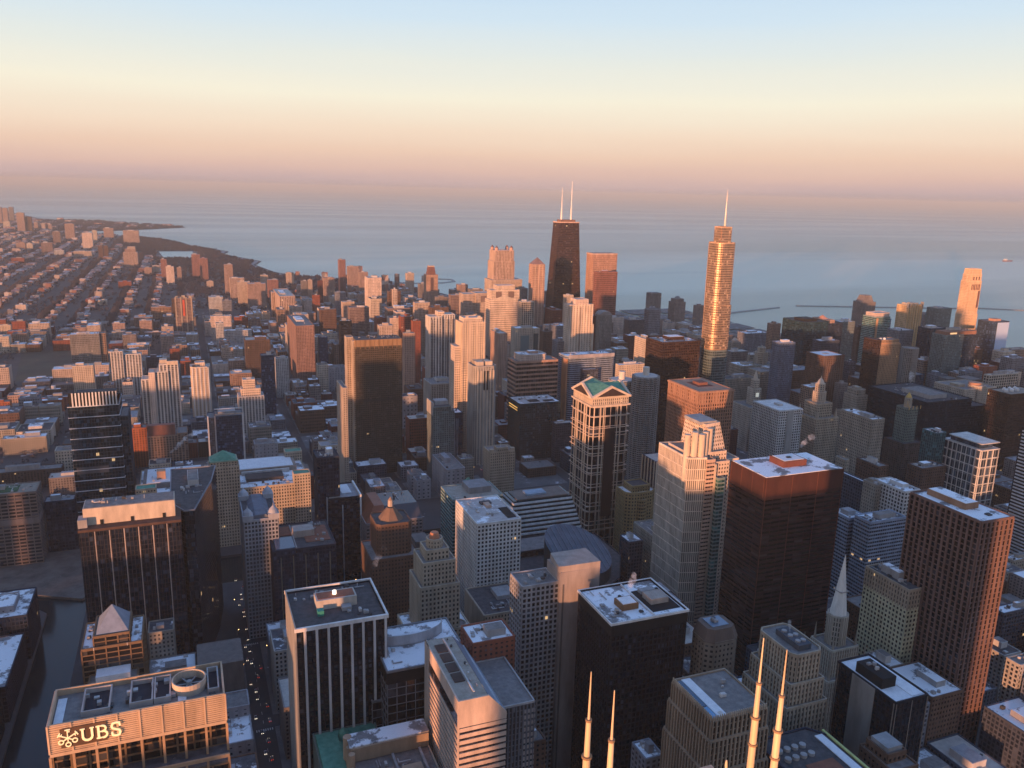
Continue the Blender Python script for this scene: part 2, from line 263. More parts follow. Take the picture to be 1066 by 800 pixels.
OCC=[('t',)+o for o in [  # unseen blocks; those across the river are invented to cast shade
('black viewpoint tower, cut short to shape its shadow, outside the picture',-45,-42,22,10,275,'black'),  # observation tower lowered and shifted to steer its shadow
('tan tower just south of the viewpoint',-40,-190,5,-145,230,'creampunch'),
('added grey shadow block across the river, twentyfirst from the south, outside the picture',-995,649,-959,685,103,'conc'),
('added blue glass shadow block across the river, twentieth from the south, outside the picture',-1014,558,-973,599,149,'navyglass'),
('added cream shadow block across the river, nineteenth from the south, outside the picture',-903,551,-874,579,122,'creampunch'),
('added slate shadow block across the river, eighteenth from the south, outside the picture',-926,464,-891,499,152,'greyblue'),
('added red shadow block across the river, seventeenth from the south, outside the picture',-837,465,-799,503,235,'redbrick'),
('added brown shadow block across the river, sixteenth from the south, outside the picture',-851,400,-837,414,197,'brownpink'),
('added pale shadow block across the river, fifteenth from the south, outside the picture',-785,409,-751,443,215,'greyplain'),
('added grey shadow block across the river, fourteenth from the south, outside the picture',-795,313,-760,348,168,'conc'),
('added blue glass shadow block across the river, thirteenth from the south, outside the picture',-711,331,-683,359,222,'navyglass'),
('added cream shadow block across the river, twelfth from the south, outside the picture',-704,218,-678,243,117,'creampunch'),
('added slate shadow block across the river, eleventh from the south, outside the picture',-615,206,-573,247,150,'greyblue'),
('added red shadow block across the river, tenth from the south, outside the picture',-625,113,-586,152,122,'redbrick'),
('added brown shadow block across the river, ninth from the south, outside the picture',-529,106,-487,148,150,'brownpink'),
('added pale shadow block across the river, eighth from the south, outside the picture',-539,23,-509,54,148,'greyplain'),
('added grey shadow block across the river, seventh from the south, outside the picture',-450,33,-424,58,166,'conc'),
('added blue glass shadow block across the river, sixth from the south, outside the picture',-477,-44,-450,-17,200,'navyglass'),
('added cream shadow block across the river, fifth from the south, outside the picture',-389,-28,-371,-10,202,'creampunch'),
('added slate shadow block across the river, fourth from the south, outside the picture',-423,-86,-414,-77,124,'greyblue'),
('added red shadow block across the river, third from the south, outside the picture',-362,-82,-323,-43,188,'redbrick'),
('added brown shadow block across the river, second from the south, outside the picture',-378,-154,-354,-130,222,'brownpink'),
('added pale shadow block across the river, first from the south, outside the picture',-305,-150,-264,-109,219,'greyplain')]]
HAZE_D=5.0e-5; HAZE_C=(.56,.6,.57,1)
STEAM=[(-165,850,14,5,16,(-.1,.3),'pale steam drifting at the left edge by the river',.12,1),(-20,1180,60,4.5,26,(1.3,.4),'white steam plume in front of the orange tan loft',.2,2,13),
(278,468,156,2.6,12,(.25,.1),'pink steam puff on the snow roofed black tower',.35,3),(516,588,199,3,8,(2.2,.6),'pinkish steam cloud behind the maroon brown tower roof',.3,4,11),
(349,392,155,1,7,(-.1,.1),'small grey steam wisp over the slit windowed tan tower',.25,5),(122,560,152,3,14,(.7,.3),'grey steam at the back corner of the white ribbed black tower',.12,6),
(1100,1000,131,4,14,(.3,.2),'white steam puff at the end of the long black slab',.3,8)]
D={
'pyramid':('office_tower','office tower','',-65.7,583.1,-30.8,613.1,100.0,'x','x'),
'boeing':('office_tower','office tower','',-75.8,708.0,-1.8,738.0,150.0,'x','x'),
'bluetower':('office_tower','office tower','',-118.8,1052.8,-65.9,1128.1,165.0,'x','x'),
'ribs':('office_tower','office tower','',63.6,504.8,121.0,557.4,150.0,'x','x'),
'greenroof':('office_building','office building','',76.2,459.2,105.8,515.3,72.0,'x','x'),
'litbrown':('office_building','office building','',85.6,455.7,132.7,471.3,88.0,'x','x'),
'drum':('office_tower','office tower','',117.3,486.9,154.3,514.8,118.0,'x','x'),
'hslab':('office_tower','office tower','',243.4,503.2,274.6,515.5,163.0,'x','x'),
'thompson':('office_building','office building','',288.1,640.0,365.2,778.7,80.4,'x','x'),
'black':('office_tower','office tower','black steel tower under a square snow covered roof with steaming brown roof house',253.8,442.8,308.3,491.8,152.0,'black','snow'),
'jj':('office_tower','office tower','',256.3,339.7,288.6,381.6,150.0,'x','x'),
'lasalle':('office_tower','office tower','',339.6,374.2,353.0,405.6,150.0,'x','x'),
'octa':('office_tower','office tower','',324.5,433.5,342.0,451.2,135.0,'x','x'),
'temple':('church_tower','church tower','',449.9,453.0,475.9,467.2,95.0,'x','x'),
'blackwhite':('office_tower','office tower','',380.3,334.7,402.9,380.6,135.0,'x','x'),
'brickstep':('office_tower','office tower','',353.8,305.7,369.0,327.6,120.0,'x','x'),
'bottomdark':('office_building','office building','',306.3,308.8,343.4,343.5,120.0,'x','x'),
'bigbrown':('office_tower','office tower','',524.8,411.7,553.9,473.0,200.0,'x','x'),
'yellowlit':('office_tower','office tower','',515.7,453.3,530.5,492.2,128.0,'x','x'),
'bluetwinA':('office_tower','office tower','steel blue banded slab touching the maroon brown tower behind the pale church spire',598.3,600.0,620.0,623.4,115.5,'bluebands','snow'),
'bluetwinB':('office_tower','office tower','steel blue banded slab with dark roof court just left of the reddish grid tower',599.3,575.0,643.6,594.5,121.4,'bluebands','snowdark'),
'daley':('office_tower','office tower','',438.5,540.0,517.6,587.0,198.0,'x','x'),
'crownpale':('office_tower','office tower','',450.6,644.5,491.6,708.5,185.0,'x','x'),
'leo':('office_tower','office tower','',562.5,815.3,609.3,882.2,194.0,'x','x'),
'ww77':('office_tower','office tower','',443.0,845.8,489.4,899.3,185.0,'x','x'),
'marinaE':('apartment_tower','apartment tower','',595.0,985.0,616.4,1023.2,166.0,'x','x'),
'marinaW':('apartment_tower','apartment tower','',579.4,1020.0,599.5,1060.1,150.7,'x','x'),
'ibm':('office_tower','office tower','dark bronze box tower with pinkish snowy roof left of the golden tower',641.0,1020.6,704.0,1066.0,212.0,'darkbrown','snowpink'),
'twinright':('office_tower','office tower','',783.2,931.3,823.8,988.8,125.0,'x','x'),
'wrigleybody':('office_building','office building','',878.0,1121.4,897.5,1152.9,75.0,'x','x'),
'jewel':('office_tower','office tower','',864.1,939.1,893.4,974.7,105.0,'x','x'),
'darkslab1':('office_tower','office tower','long black slab tower behind the gold capped tower, pale edge line along its roof',1027.6,900.0,1119.8,1013.8,126.3,'nearblack','darkwhite'),
'darkslab2':('office_tower','office tower','second black slab with cluttered white flecked roof left of the tower with white domes',1110.7,905.0,1161.8,961.8,111.5,'nearblack','darkwhite'),
'carbide':('office_tower','office tower','',963.5,874.6,981.8,891.0,133.0,'x','x'),
'm333':('office_tower','office tower','slim tan stone tower with rounded shoulders rising over a lower wing near the dark slabs',1002.7,1010.8,1020.6,1034.8,121.0,'stone','stoneroof'),
'm333low':('office_building','office building','low grey stone wing with tall pilasters below the slim tan tower',789.2,770.0,809.2,821.9,153.9,'stone','snow'),
'tealslab':('office_tower','office tower','teal glass tower with vertical stripes touching the white gridded glass tower',888.9,760.0,905.4,781.6,130.9,'tealglass','snow'),
'whitegrid':('office_tower','office tower','',921.8,720.0,946.6,774.0,124.9,'x','x'),
'balls':('office_tower','office tower','',1147.8,860.0,1215.7,897.3,139.6,'x','x'),
'stripes':('office_tower','office tower','',892.9,640.0,948.3,655.2,169.6,'x','x'),
'rcream':('office_building','office building','',1238.2,1010.0,1282.3,1067.4,115.9,'x','x'),
'rwhite':('apartment_tower','apartment tower','pale tower with open white frame crown right of the cream building with round pavilion',1331.2,1040.0,1403.6,1050.6,119.8,'creamgrid','cream'),
'bronzefin':('apartment_tower','apartment tower','',1076.9,1060.0,1129.6,1079.0,186.1,'x','x'),
'graycyl':('apartment_tower','apartment tower','',1204.6,1100.0,1223.9,1117.1,162.2,'x','x'),
'bronze':('apartment_tower','apartment tower','',232.2,1189.8,302.5,1252.6,205.0,'x','x'),
'whiteslim':('apartment_tower','apartment tower','slim pale concrete tower squeezed left of the big bronze tower',197.4,1080.0,203.0,1126.6,160.0,'paletan','gravel'),
'crownhotel':('hotel','hotel','',388.7,1035.0,422.6,1060.3,69.0,'x','x'),
'greyslim':('apartment_tower','apartment tower','',331.7,1130.0,336.0,1242.7,112.8,'x','x'),
'ribgrey':('office_building','office building','',356.7,1180.0,393.2,1200.5,87.8,'x','x'),
'fourcorner':('apartment_tower','apartment tower','',415.2,1180.0,441.5,1240.2,161.5,'x','x'),
'lit480':('apartment_tower','apartment tower','',472.3,1420.0,516.2,1453.7,190.7,'x','x'),
'litmid':('apartment_tower','apartment tower','',434.6,1500.0,484.3,1560.3,187.0,'x','x'),
'smalllit':('apartment_tower','apartment tower','short sunlit concrete slab block in front of the tall striped pair near the bronze tower',380.8,1300.0,422.2,1346.7,103.5,'conccol','gravel'),
'smallwhite470':('apartment_tower','apartment tower','narrow sunlit cream shaft just left of the tallest ribbed cream tower',436.5,1350.0,443.0,1356.6,134.3,'creampunch','cream'),
'pink519':('apartment_tower','apartment tower','short pink sunlit tower with white cornice below the terraced cream tower',573.4,1500.0,591.3,1543.2,147.1,'pinkpunch','cream'),
'white540':('apartment_tower','apartment tower','',625.1,1560.0,686.6,1573.3,146.8,'x','x'),
'copperbands':('office_tower','office tower','',525.6,1290.0,604.1,1341.9,138.3,'copperband','x'),
'bluedark':('office_tower','office tower','dark blue green glass block with pink lit roof left of the green gabled tower',487.7,1180.0,560.4,1249.3,94.9,'tealdark','pinkroof'),
'hexlit':('office_building','office building','',622.0,1290.0,712.1,1309.6,145.2,'x','x'),
'whitelit':('apartment_tower','apartment tower','',713.1,1480.0,764.7,1506.6,211.7,'x','x'),
'whiteturret':('hotel','hotel','cream tower with tiny pointed turret half hidden behind the bright white sunlit tower',881.6,1850.0,901.5,1865.9,171.5,'creamv','cream'),
'graycap':('apartment_tower','apartment tower','',866.8,1640.0,895.7,1663.1,161.6,'greycol','x'),
'darkred':('apartment_tower','apartment tower','thin maroon tower squeezed between the bright white tower and the domed grey tower',857.2,1660.0,868.4,1671.2,148.3,'brick','gravel'),
'cream640':('office_building','office building','low pale stepped hotel block in front of the dark bronze box tower',702.7,1250.0,752.1,1263.8,128.8,'creampunch','snow'),
'white668':('office_building','office building','pale stone slab touching the left side of the dark bronze box tower',775.1,1290.0,790.9,1327.7,164.1,'creampunch','pinkroof'),
'grey690':('apartment_tower','apartment tower','grey square tower with dark roof box standing against the lake',1414.1,2330.0,1452.1,2360.3,106.5,'greybrown','gravel'),
'grey690b':('office_tower','office tower','grey slab with dark upper band under the square grey lakeside tower',1196.5,1980.0,1234.8,2003.0,108.8,'greyblue','gravel'),
'dome705':('hotel','hotel','',1484.9,2300.0,1526.7,2337.6,90.0,'x','x'),
'grey725':('apartment_tower','apartment tower','plain grey brown block behind the left edge of the golden tower',1471.8,2150.0,1497.9,2173.4,88.9,'greybrown','gravel'),
'slate660':('office_tower','office tower','slate grey ribbed office block between the maroon tower and the dark bronze box',1005.2,1750.0,1046.8,1775.0,120.9,'finsdark','gravel'),
'trump':('skyscraper','skyscraper','',724.3,1024.9,755.6,1053.2,357.0,'x','x'),
'hancock':('skyscraper','skyscraper','',968.9,2059.8,1008.2,2115.3,344.0,'x','x'),
'wtp':('skyscraper','skyscraper','square salmon tower with pale roof line just right of the black tapered skyscraper',1029.0,2000.4,1099.7,2020.1,262.0,'salmon','dark'),
'olympia':('office_tower','office tower','reddish granite tower standing right in front of the salmon square tower',988.5,1895.6,1045.8,1915.3,222.0,'redgran','gravel'),
'n900':('skyscraper','skyscraper','',841.6,2233.6,892.8,2273.0,250.0,'x','x'),
'park':('skyscraper','skyscraper','',840.7,1950.6,865.8,1975.5,240.0,'x','x'),
'terr510':('apartment_tower','apartment tower','',638.3,1700.0,705.8,1724.2,214.2,'x','x'),
'terr495':('apartment_tower','apartment tower','broad pink cream block with arched top left of the terraced cream tower',706.6,2000.0,740.4,2112.2,166.4,'pinkcream','cream'),
'onemag':('apartment_tower','apartment tower','short cream tower with open frame crown in front of the slender hip roofed tower',756.3,1830.0,788.1,1849.1,160.7,'creamgrid','cream'),
'grey545':('apartment_tower','apartment tower','grey block with dark roof box left of the slender hip roofed tower',956.4,2350.0,989.8,2373.4,128.2,'greybrown','gravel'),
'dk510':('apartment_tower','apartment tower','narrow grey tower in the shade left of the turreted pink skyscraper',917.3,2500.0,933.7,2513.1,151.2,'greybrown','gravel'),
'dk570':('apartment_tower','apartment tower','small shaded tower in the gap left of the black tapered skyscraper',1050.1,2350.0,1065.9,2365.8,117.5,'greyblue','gravel'),
'brown573':('apartment_tower','apartment tower','brown midrise with sunlit edge right of the short white tower',713.3,1600.0,733.4,1620.1,128.9,'brown','gravel'),
'low580':('office_building','office building','low grey stepped block at the foot of the black tapered skyscraper',808.1,1750.0,838.7,1780.6,113.9,'greyblue','snow'),
'low600':('office_building','office building','low grey podium block left of the bright white sunlit tower',699.6,1500.0,724.4,1524.8,126.6,'greyblue','gravel'),
'o813':('office_tower','office tower','',1093.5,1250.0,1120.8,1318.2,192.6,'x','x'),
'o804':('hotel','hotel','shaded blue hotel block with ridged roof between the gothic tower and the dark green tower',941.0,1130.0,971.8,1151.5,178.6,'finsblue','snow'),
'o838':('office_tower','office tower','',1000.1,1090.0,1044.2,1135.4,162.0,'x','x'),
'o843':('office_tower','office tower','dark brown slab under snow behind the brown tower with flat white roof',1205.1,1330.0,1263.6,1359.3,153.0,'brown','snow'),
'o845':('office_tower','office tower','blue grey block with snowy roof house right behind the brown flat topped tower',1100.1,1210.0,1143.9,1231.9,161.0,'darkblue','snow'),
'o800':('apartment_tower','apartment tower','brown apartment block with orange lit corner left of the dark green tower',1225.5,1500.0,1248.0,1518.0,143.3,'brownorange','cream'),
'o866':('apartment_tower','apartment tower','grey green glass block with pale roof machinery left of the cross braced tower',1256.7,1330.0,1293.5,1355.7,172.9,'greyteal','snow'),
'o889':('apartment_tower','apartment tower','',1630.3,1650.0,1668.0,1683.9,172.7,'x','x'),
'o900':('apartment_tower','apartment tower','',1438.9,1420.0,1486.1,1453.0,172.2,'x','x'),
'o888':('apartment_tower','apartment tower','narrow dark maroon tower in front of the cross braced tower',1454.6,1480.0,1477.3,1498.2,131.7,'brown','gravel'),
'o935':('hotel','hotel','',1552.8,1440.0,1594.2,1469.0,188.0,'x','x'),
'o925':('office_building','office building','grey round cornered block in front of the glowing orange crowned tower',1415.8,1330.0,1458.2,1359.7,149.0,'greyblue','cream'),
'o965':('apartment_tower','apartment tower','plain grey slab with stepped roof line right of the glowing orange crowned tower',1716.8,1500.0,1763.2,1532.5,164.0,'greyteal','gravel'),
'o955':('apartment_tower','apartment tower','thin grey tower in the gap behind the glowing orange crowned tower',1742.3,1560.0,1761.3,1575.2,140.3,'greyblue','gravel'),
'o960':('office_tower','office tower','deep navy glass block in front of the plain grey stepped slab',1462.0,1290.0,1508.2,1322.3,157.9,'nearblue','gravel'),
'o976':('office_tower','office tower','',1407.4,1210.0,1496.7,1219.1,165.2,'x','x'),
'o1005':('skyscraper','skyscraper','',1547.2,1290.0,1592.0,1304.1,265.1,'x','x'),
'o1018':('apartment_tower','apartment tower','pale slab standing at the foot of the tall crowned cream skyscraper',1640.6,1330.0,1661.5,1344.6,142.6,'creampunch','cream'),
'o1024':('office_tower','office tower','',1576.8,1240.0,1621.9,1262.6,180.0,'x','x'),
'o1052':('office_building','office building','low grey building with pale round corner at the right edge above the white domes',1505.1,1130.0,1541.5,1155.5,123.7,'greyblue','snow'),
'o835':('hotel','hotel','dark blue round shouldered block right of the brown flat topped tower',1115.7,1150.0,1130.1,1163.0,132.4,'darkblue','gravel'),
'tribune':('office_tower','office tower','',1035.8,1278.5,1056.1,1310.4,105.0,'x','x'),
'neardome':('hotel','hotel','',1126.0,1500.0,1139.8,1512.4,114.9,'x','x'),
'o770':('apartment_tower','apartment tower','long shaded low block with snow steam right of the golden tower foot',1272.4,1650.0,1338.7,1683.1,94.5,'greyblue','snow'),
'g379':('apartment_tower','apartment tower','tall plain pink tower with stepped cap standing above the bronze tower',498.1,2350.0,536.6,2396.3,166.7,'salmonwhite','cream'),
'g422':('apartment_tower','apartment tower','slender pale pink tower in front of the curved breakwater',805.0,3100.0,832.5,3124.7,102.0,'pinkcream','cream'),
'g441':('apartment_tower','apartment tower','',713.1,2500.0,745.9,2526.2,156.8,'x','x'),
'g436':('apartment_tower','apartment tower','low pink grey tower against the left side of the lantern topped tower',744.0,2700.0,765.3,2719.2,107.3,'greybrown','gravel'),
'g352':('apartment_tower','apartment tower','lone tall maroon slab with bright cap on the shore',592.9,3350.0,618.2,3375.3,132.9,'darkpink','cream'),
'g361':('apartment_tower','apartment tower','square pink slab standing right of the lone maroon slab on the shore',609.1,3250.0,649.4,3274.2,115.4,'pinkbrown','gravel'),
'g373':('apartment_tower','apartment tower','pink slab with dark cap left of the tall plain pink tower',633.1,3150.0,665.8,3169.6,102.7,'pinkbrown','gravel'),
'g297':('apartment_tower','apartment tower','small pink tower alone before the shore left of the paired shore slabs',421.8,3650.0,452.8,3674.8,53.5,'pinkcream','gravel'),
'g270':('apartment_tower','apartment tower','small pale tower behind the wide pink slab at the park edge',287.2,3300.0,313.6,3321.0,81.0,'pinkcream','cream'),
'g278':('apartment_tower','apartment tower','dark faced tower with pale cap behind the striped twin slabs',303.1,3200.0,341.5,3230.7,73.2,'darkpink','cream'),
'g312':('apartment_tower','apartment tower','grey half of a split tower pair near the park edge',397.5,3000.0,419.0,3012.9,89.8,'greybrown','cream'),
'g320':('apartment_tower','apartment tower','bright narrow half of a split tower pair near the park edge',421.0,3000.0,435.8,3013.3,92.8,'pinkcream','cream'),
'g335':('apartment_tower','apartment tower','brown pink block below the lone maroon shore slab',459.7,2900.0,496.5,2925.8,109.6,'pinkbrown','gravel'),
'g331':('apartment_tower','apartment tower','thin red tower left of the brown pink block',433.6,2850.0,449.3,2862.5,105.5,'brick','gravel'),
'g324':('apartment_tower','apartment tower','slim red brick tower amid grey midrises',365.5,2500.0,385.5,2516.0,101.9,'redbrick','gravel'),
'g330':('apartment_tower','apartment tower','brown midrise in front of the slim red brick tower',356.2,2300.0,398.6,2329.7,87.4,'brown','gravel'),
'g311':('apartment_tower','apartment tower','wide grey white slab left of the slim red brick tower',346.0,2700.0,391.1,2722.5,59.1,'greywhite','gravel'),
'g355':('apartment_tower','apartment tower','pale hotel with stepped cap left of the tall plain pink tower',433.5,2400.0,468.4,2421.0,93.4,'pinkcream','cream'),
'g361b':('apartment_tower','apartment tower','brown banded slab in front of the tall plain pink tower',408.2,2150.0,457.7,2179.7,112.1,'brownpink2','gravel'),
'g350':('apartment_tower','apartment tower','shaded block with pale hip roof between pink towers',448.7,2600.0,480.5,2622.3,96.6,'greyblue','cream'),
'g352b':('office_building','office building','black slab tower with pale lit roof left of the bronze tower',313.1,1750.0,336.6,1771.1,141.7,'nearblack','cream'),
'g393':('apartment_tower','apartment tower','pink block with white cap just above the bronze tower roof',396.4,1750.0,426.2,1770.9,128.6,'pinkcream','cream'),
'g401':('apartment_tower','apartment tower','wide two tone brown block above the bronze tower',485.7,2050.0,542.0,2089.4,121.4,'brownpink2','gravel'),
'g405':('apartment_tower','apartment tower','bright cream shaft poking above the wide two tone brown block',509.9,2100.0,521.1,2111.1,163.3,'pinkcream','cream'),
'g403':('apartment_tower','apartment tower','dark brown slab behind the bright cream shaft',534.3,2250.0,567.3,2269.8,139.8,'brown','gravel'),
'g430':('apartment_tower','apartment tower','cream pink block below the lantern topped tower',528.7,1950.0,564.8,1971.7,148.1,'pinkcream','cream'),
'g428':('apartment_tower','apartment tower','small round cornered red block left of the broad striped pair',456.6,1700.0,473.1,1716.5,144.6,'redbrick','gravel'),
'g419':('apartment_tower','apartment tower','pink block with two arched gables right of the bronze tower',382.1,1480.0,401.6,1495.6,157.9,'pinkpunch','cream'),
'g450':('apartment_tower','apartment tower','mottled grey pink midrise right of the lantern topped tower',655.5,2200.0,687.4,2222.4,127.6,'greybrown','gravel'),
'g446b':('apartment_tower','apartment tower','dark roofed midrise behind the broad striped pair',555.3,1900.0,596.8,1929.1,142.7,'brown','gravel'),
'g468':('apartment_tower','apartment tower','brown and cream striped tower behind the ribbed cream tower',682.4,2150.0,718.1,2175.1,138.5,'brownpink2','cream'),
'g475':('apartment_tower','apartment tower','pink square tower with pale roof line right of the breakwater end',832.8,2550.0,863.8,2574.8,119.5,'pinkbrown','cream'),
'g488':('apartment_tower','apartment tower','domed grey topped block left of the turreted pink skyscraper',839.9,2450.0,880.8,2478.6,115.7,'greybrown','gravel'),
'n298':('apartment_tower','apartment tower','brown pink slab pair with thin pale edge at the foot of the gold coast',227.9,1800.0,265.9,1960.6,126.6,'brownpink','gravel'),
'n261':('apartment_tower','apartment tower','wide pink slab with flat pale top at the park corner',215.8,2979.3,274.9,3014.8,85.0,'pinkbrown','cream'),
'n283':('apartment_tower','apartment tower','striped pink twin slab, the nearer one with bright ribs',269.7,2500.0,313.3,2686.2,101.1,'pinkstripe','cream'),
'n283b':('apartment_tower','apartment tower','striped pink twin slab, the farther one behind the bright ribbed one',260.4,2620.0,305.4,2651.6,98.0,'pinkstripe','cream'),
'n233':('apartment_tower','apartment tower','tall slender pink tower with pointed cap beside the park',160.9,3376.8,190.9,3403.9,115.0,'pinkbrown','cream'),
'n240':('apartment_tower','apartment tower','ribbed pink slab in front of the slender pointed tower',171.7,3220.3,220.5,3249.6,80.0,'pinkstripe','cream'),
'n247':('apartment_tower','apartment tower','paler ribbed slab overlapping the ribbed pink slab at the park corner',187.5,3043.5,227.6,3067.5,85.0,'pinkcream','cream'),
'n199':('apartment_tower','apartment tower','left and taller of the paired red towers at the lagoon',52.3,3995.1,87.6,4026.8,105.0,'darkpink','cream'),
'n207':('apartment_tower','apartment tower','right and shorter of the paired red towers at the lagoon',82.7,3848.6,115.0,3877.6,100.0,'darkpink','cream'),
'n215':('apartment_tower','apartment tower','small pink cube tower right of the paired red towers',99.7,3577.8,124.5,3597.6,30.0,'pinkcream','cream'),
'n172':('apartment_tower','apartment tower','bright white slab standing alone in the low blocks',-52.4,3750.2,-21.7,3774.8,75.0,'salmonwhite','cream'),
'n167':('apartment_tower','apartment tower','thin red tower just behind the bright white slab',-74.6,3927.9,-50.4,3949.7,90.0,'darkpink','cream'),
'n158':('apartment_tower','apartment tower','small pale block left of the thin red tower',-116.8,4185.2,-87.1,4209.1,40.0,'pinkcream','cream'),
'n150':('apartment_tower','apartment tower','small stepped pink block left of the small pale block',-150.4,4147.3,-119.0,4172.4,35.0,'pinkbrown','gravel'),
'n184':('apartment_tower','apartment tower','stepped pink brown tower right of the bright white slab',-10.8,3865.9,7.0,3880.2,60.0,'pinkbrown','gravel'),
'n128':('apartment_tower','apartment tower','large reddish striped slab in front of the harbor',-347.2,6261.9,-251.0,6310.0,90.0,'pinkstripe','gravel'),
'n127':('apartment_tower','apartment tower','',-260.2,4594.6,-192.4,4648.8,85.0,'x','x'),
'n85':('apartment_tower','apartment tower','bright pale tower, tallest of the cluster north of the old blocks',-549.2,5759.9,-492.7,5810.7,100.0,'salmonwhite','cream'),
'n95':('apartment_tower','apartment tower','narrow pale tower touching the bright tallest pale tower',-542.2,6323.6,-512.3,6350.6,85.0,'creampunch','cream'),
'n107':('apartment_tower','apartment tower','pink square slab left of the large reddish striped slab',-511.8,6858.4,-447.1,6897.2,75.0,'pinkbrown','gravel'),
'n67':('apartment_tower','apartment tower','pink brown twin shafted tower near the harbor',-747.9,6724.7,-688.9,6771.9,110.0,'pinkbrown','gravel'),
'n54':('apartment_tower','apartment tower','plain brown pink tower left of the twin shafted tower',-771.1,6271.5,-727.4,6306.5,80.0,'brownpink2','gravel'),
'n76':('apartment_tower','apartment tower','broad sunlit pink H shaped block',-536.9,5142.6,-448.7,5186.7,35.0,'pinkcream','cream'),
'n101':('apartment_tower','apartment tower','left of a pair of dark round capped towers',-406.6,5052.6,-384.8,5074.5,70.0,'brown','cream'),
'n107b':('apartment_tower','apartment tower','right of a pair of dark round capped towers',-380.8,5052.7,-358.8,5074.7,70.0,'brown','cream'),
'n42':('apartment_tower','apartment tower','striped brown block at the left above the row houses',-735.3,5474.5,-677.8,5503.2,60.0,'brownpink2','cream'),
'n56':('apartment_tower','apartment tower','low grey pale block right of the striped brown block',-649.6,5284.9,-600.5,5314.3,30.0,'greywhite','cream'),
'n28':('apartment_tower','apartment tower','small yellowish block left of the striped brown block',-852.0,5766.1,-820.1,5791.6,35.0,'creampunch','cream'),
'n16':('apartment_tower','apartment tower','small brown pink block near the left edge',-908.4,5776.1,-861.0,5814.1,40.0,'pinkbrown','gravel'),
'n16b':('apartment_tower','apartment tower','tall pink tower in the far lakeshore row, taller of two',-1187.0,7657.5,-1133.5,7700.3,150.0,'pinkbrown','gravel'),
'n25':('apartment_tower','apartment tower','dark red tower at the right end of the far lakeshore row',-1129.5,7676.2,-1087.3,7710.0,120.0,'brown','gravel'),
'n3b':('apartment_tower','apartment tower','glowing pale block below the far lakeshore row',-1365.8,8147.5,-1316.1,8187.3,60.0,'creampunch','cream'),
'n2':('apartment_tower','apartment tower','hazy pink tower at the far left end of the lakeshore row',-1476.6,8826.1,-1436.4,8858.2,150.0,'pinkbrown','gravel'),
'n8':('apartment_tower','apartment tower','hazy grey tower at the far left of the lakeshore row',-1534.4,9486.1,-1494.5,9518.1,140.0,'greybrown','gravel'),
'n0':('apartment_tower','apartment tower','hazy wide pink block on the left edge of the lakeshore row',-1597.4,9088.0,-1529.2,9142.7,150.0,'pinkbrown','gravel'),
'n34':('apartment_tower','apartment tower','small hazy pink tower before the harbor, left of three',-1121.7,8017.1,-1093.0,8040.1,60.0,'pinkbrown','gravel'),
'n41':('apartment_tower','apartment tower','small hazy pale tower before the harbor, middle of three',-1058.8,7965.0,-1033.3,7985.5,55.0,'pinkcream','gravel'),
'n49':('apartment_tower','apartment tower','small hazy tower before the harbor, right of three',-1003.5,7913.2,-977.8,7933.8,50.0,'pinkbrown','gravel'),
'n190':('apartment_tower','apartment tower','',9.3,2502.4,12.0,2504.5,120.0,'x','x'),
'n178':('apartment_tower','apartment tower','dark brown block hiding behind the tall brown tower with red stripe',-24.5,2708.4,6.0,2732.8,75.0,'browndark','gravel'),
'n157':('apartment_tower','apartment tower','orange and cream slab left of the dark brown block',-84.7,2741.5,-27.1,2764.5,45.0,'brownorange','cream'),
'n219':('apartment_tower','apartment tower','grey ribbed tower behind the stepped white slab',81.8,2718.0,122.6,2750.6,75.0,'greywhite','cream'),
'n231':('apartment_tower','apartment tower','grey blue slab touching the grey ribbed tower',118.3,2670.0,145.1,2691.3,70.0,'greyblue','gravel'),
'n219w':('apartment_tower','apartment tower','stepped white slab lit by the sun beside the diagonal avenue',75.2,2385.5,128.6,2412.2,65.0,'salmonwhite','cream'),
'n224':('apartment_tower','apartment tower','slim white shaft in front of the stepped white slab',82.5,2233.9,100.5,2248.3,70.0,'greywhite','gravel'),
'n233w':('apartment_tower','apartment tower','long low white grey slab below the orange brick block',105.1,2320.9,175.0,2341.8,35.0,'greywhite','snow'),
'n243':('apartment_tower','apartment tower','orange brick block with pale roof house',141.7,2487.6,178.0,2516.6,45.0,'redbrick','cream'),
'n72':('apartment_tower','apartment tower','',-228.8,2048.4,-171.8,2074.1,85.0,'x','x'),
'n75':('office_building','office building','short cream block with deep openings below the wide grey slab',-201.1,1811.5,-164.0,1833.8,60.0,'creampunch','cream'),
'n115':('apartment_tower','apartment tower','left and taller half of the white ribbed pair lit along its top',-126.9,1760.2,-105.9,1776.9,95.0,'whitecol','cream'),
'n128w':('apartment_tower','apartment tower','right and wider half of the white ribbed pair lit along its top',-105.8,1763.9,-74.0,1782.9,88.0,'whitecol','cream'),
'n150w':('apartment_tower','apartment tower','',-55.8,1405.3,-7.5,1429.5,135.0,'x','x'),
'n192':('apartment_tower','apartment tower','',12.5,1537.9,44.0,1559.9,105.0,'x','x'),
'n247l':('apartment_tower','apartment tower','',85.8,1426.3,122.5,1451.9,85.0,'x','x'),
'n255':('apartment_tower','apartment tower','dark brown tower with sunlit orange edge right of the orange brick block',129.8,1883.8,181.4,1925.0,85.0,'browndark','cream'),
'n272':('office_tower','office tower','slim navy glass tower above the stepped cream tower',134.8,1552.0,157.6,1570.2,115.0,'navyglass','gravel'),
'n289':('apartment_tower','apartment tower','small grey ribbed block right of the slim navy glass tower',173.6,1692.4,197.6,1711.6,80.0,'greywhite','gravel'),
'n326':('apartment_tower','apartment tower','dark blue glass shaft with white round cap left of the bronze tower',283.7,1855.3,302.4,1870.3,90.0,'glassblueold','cream'),
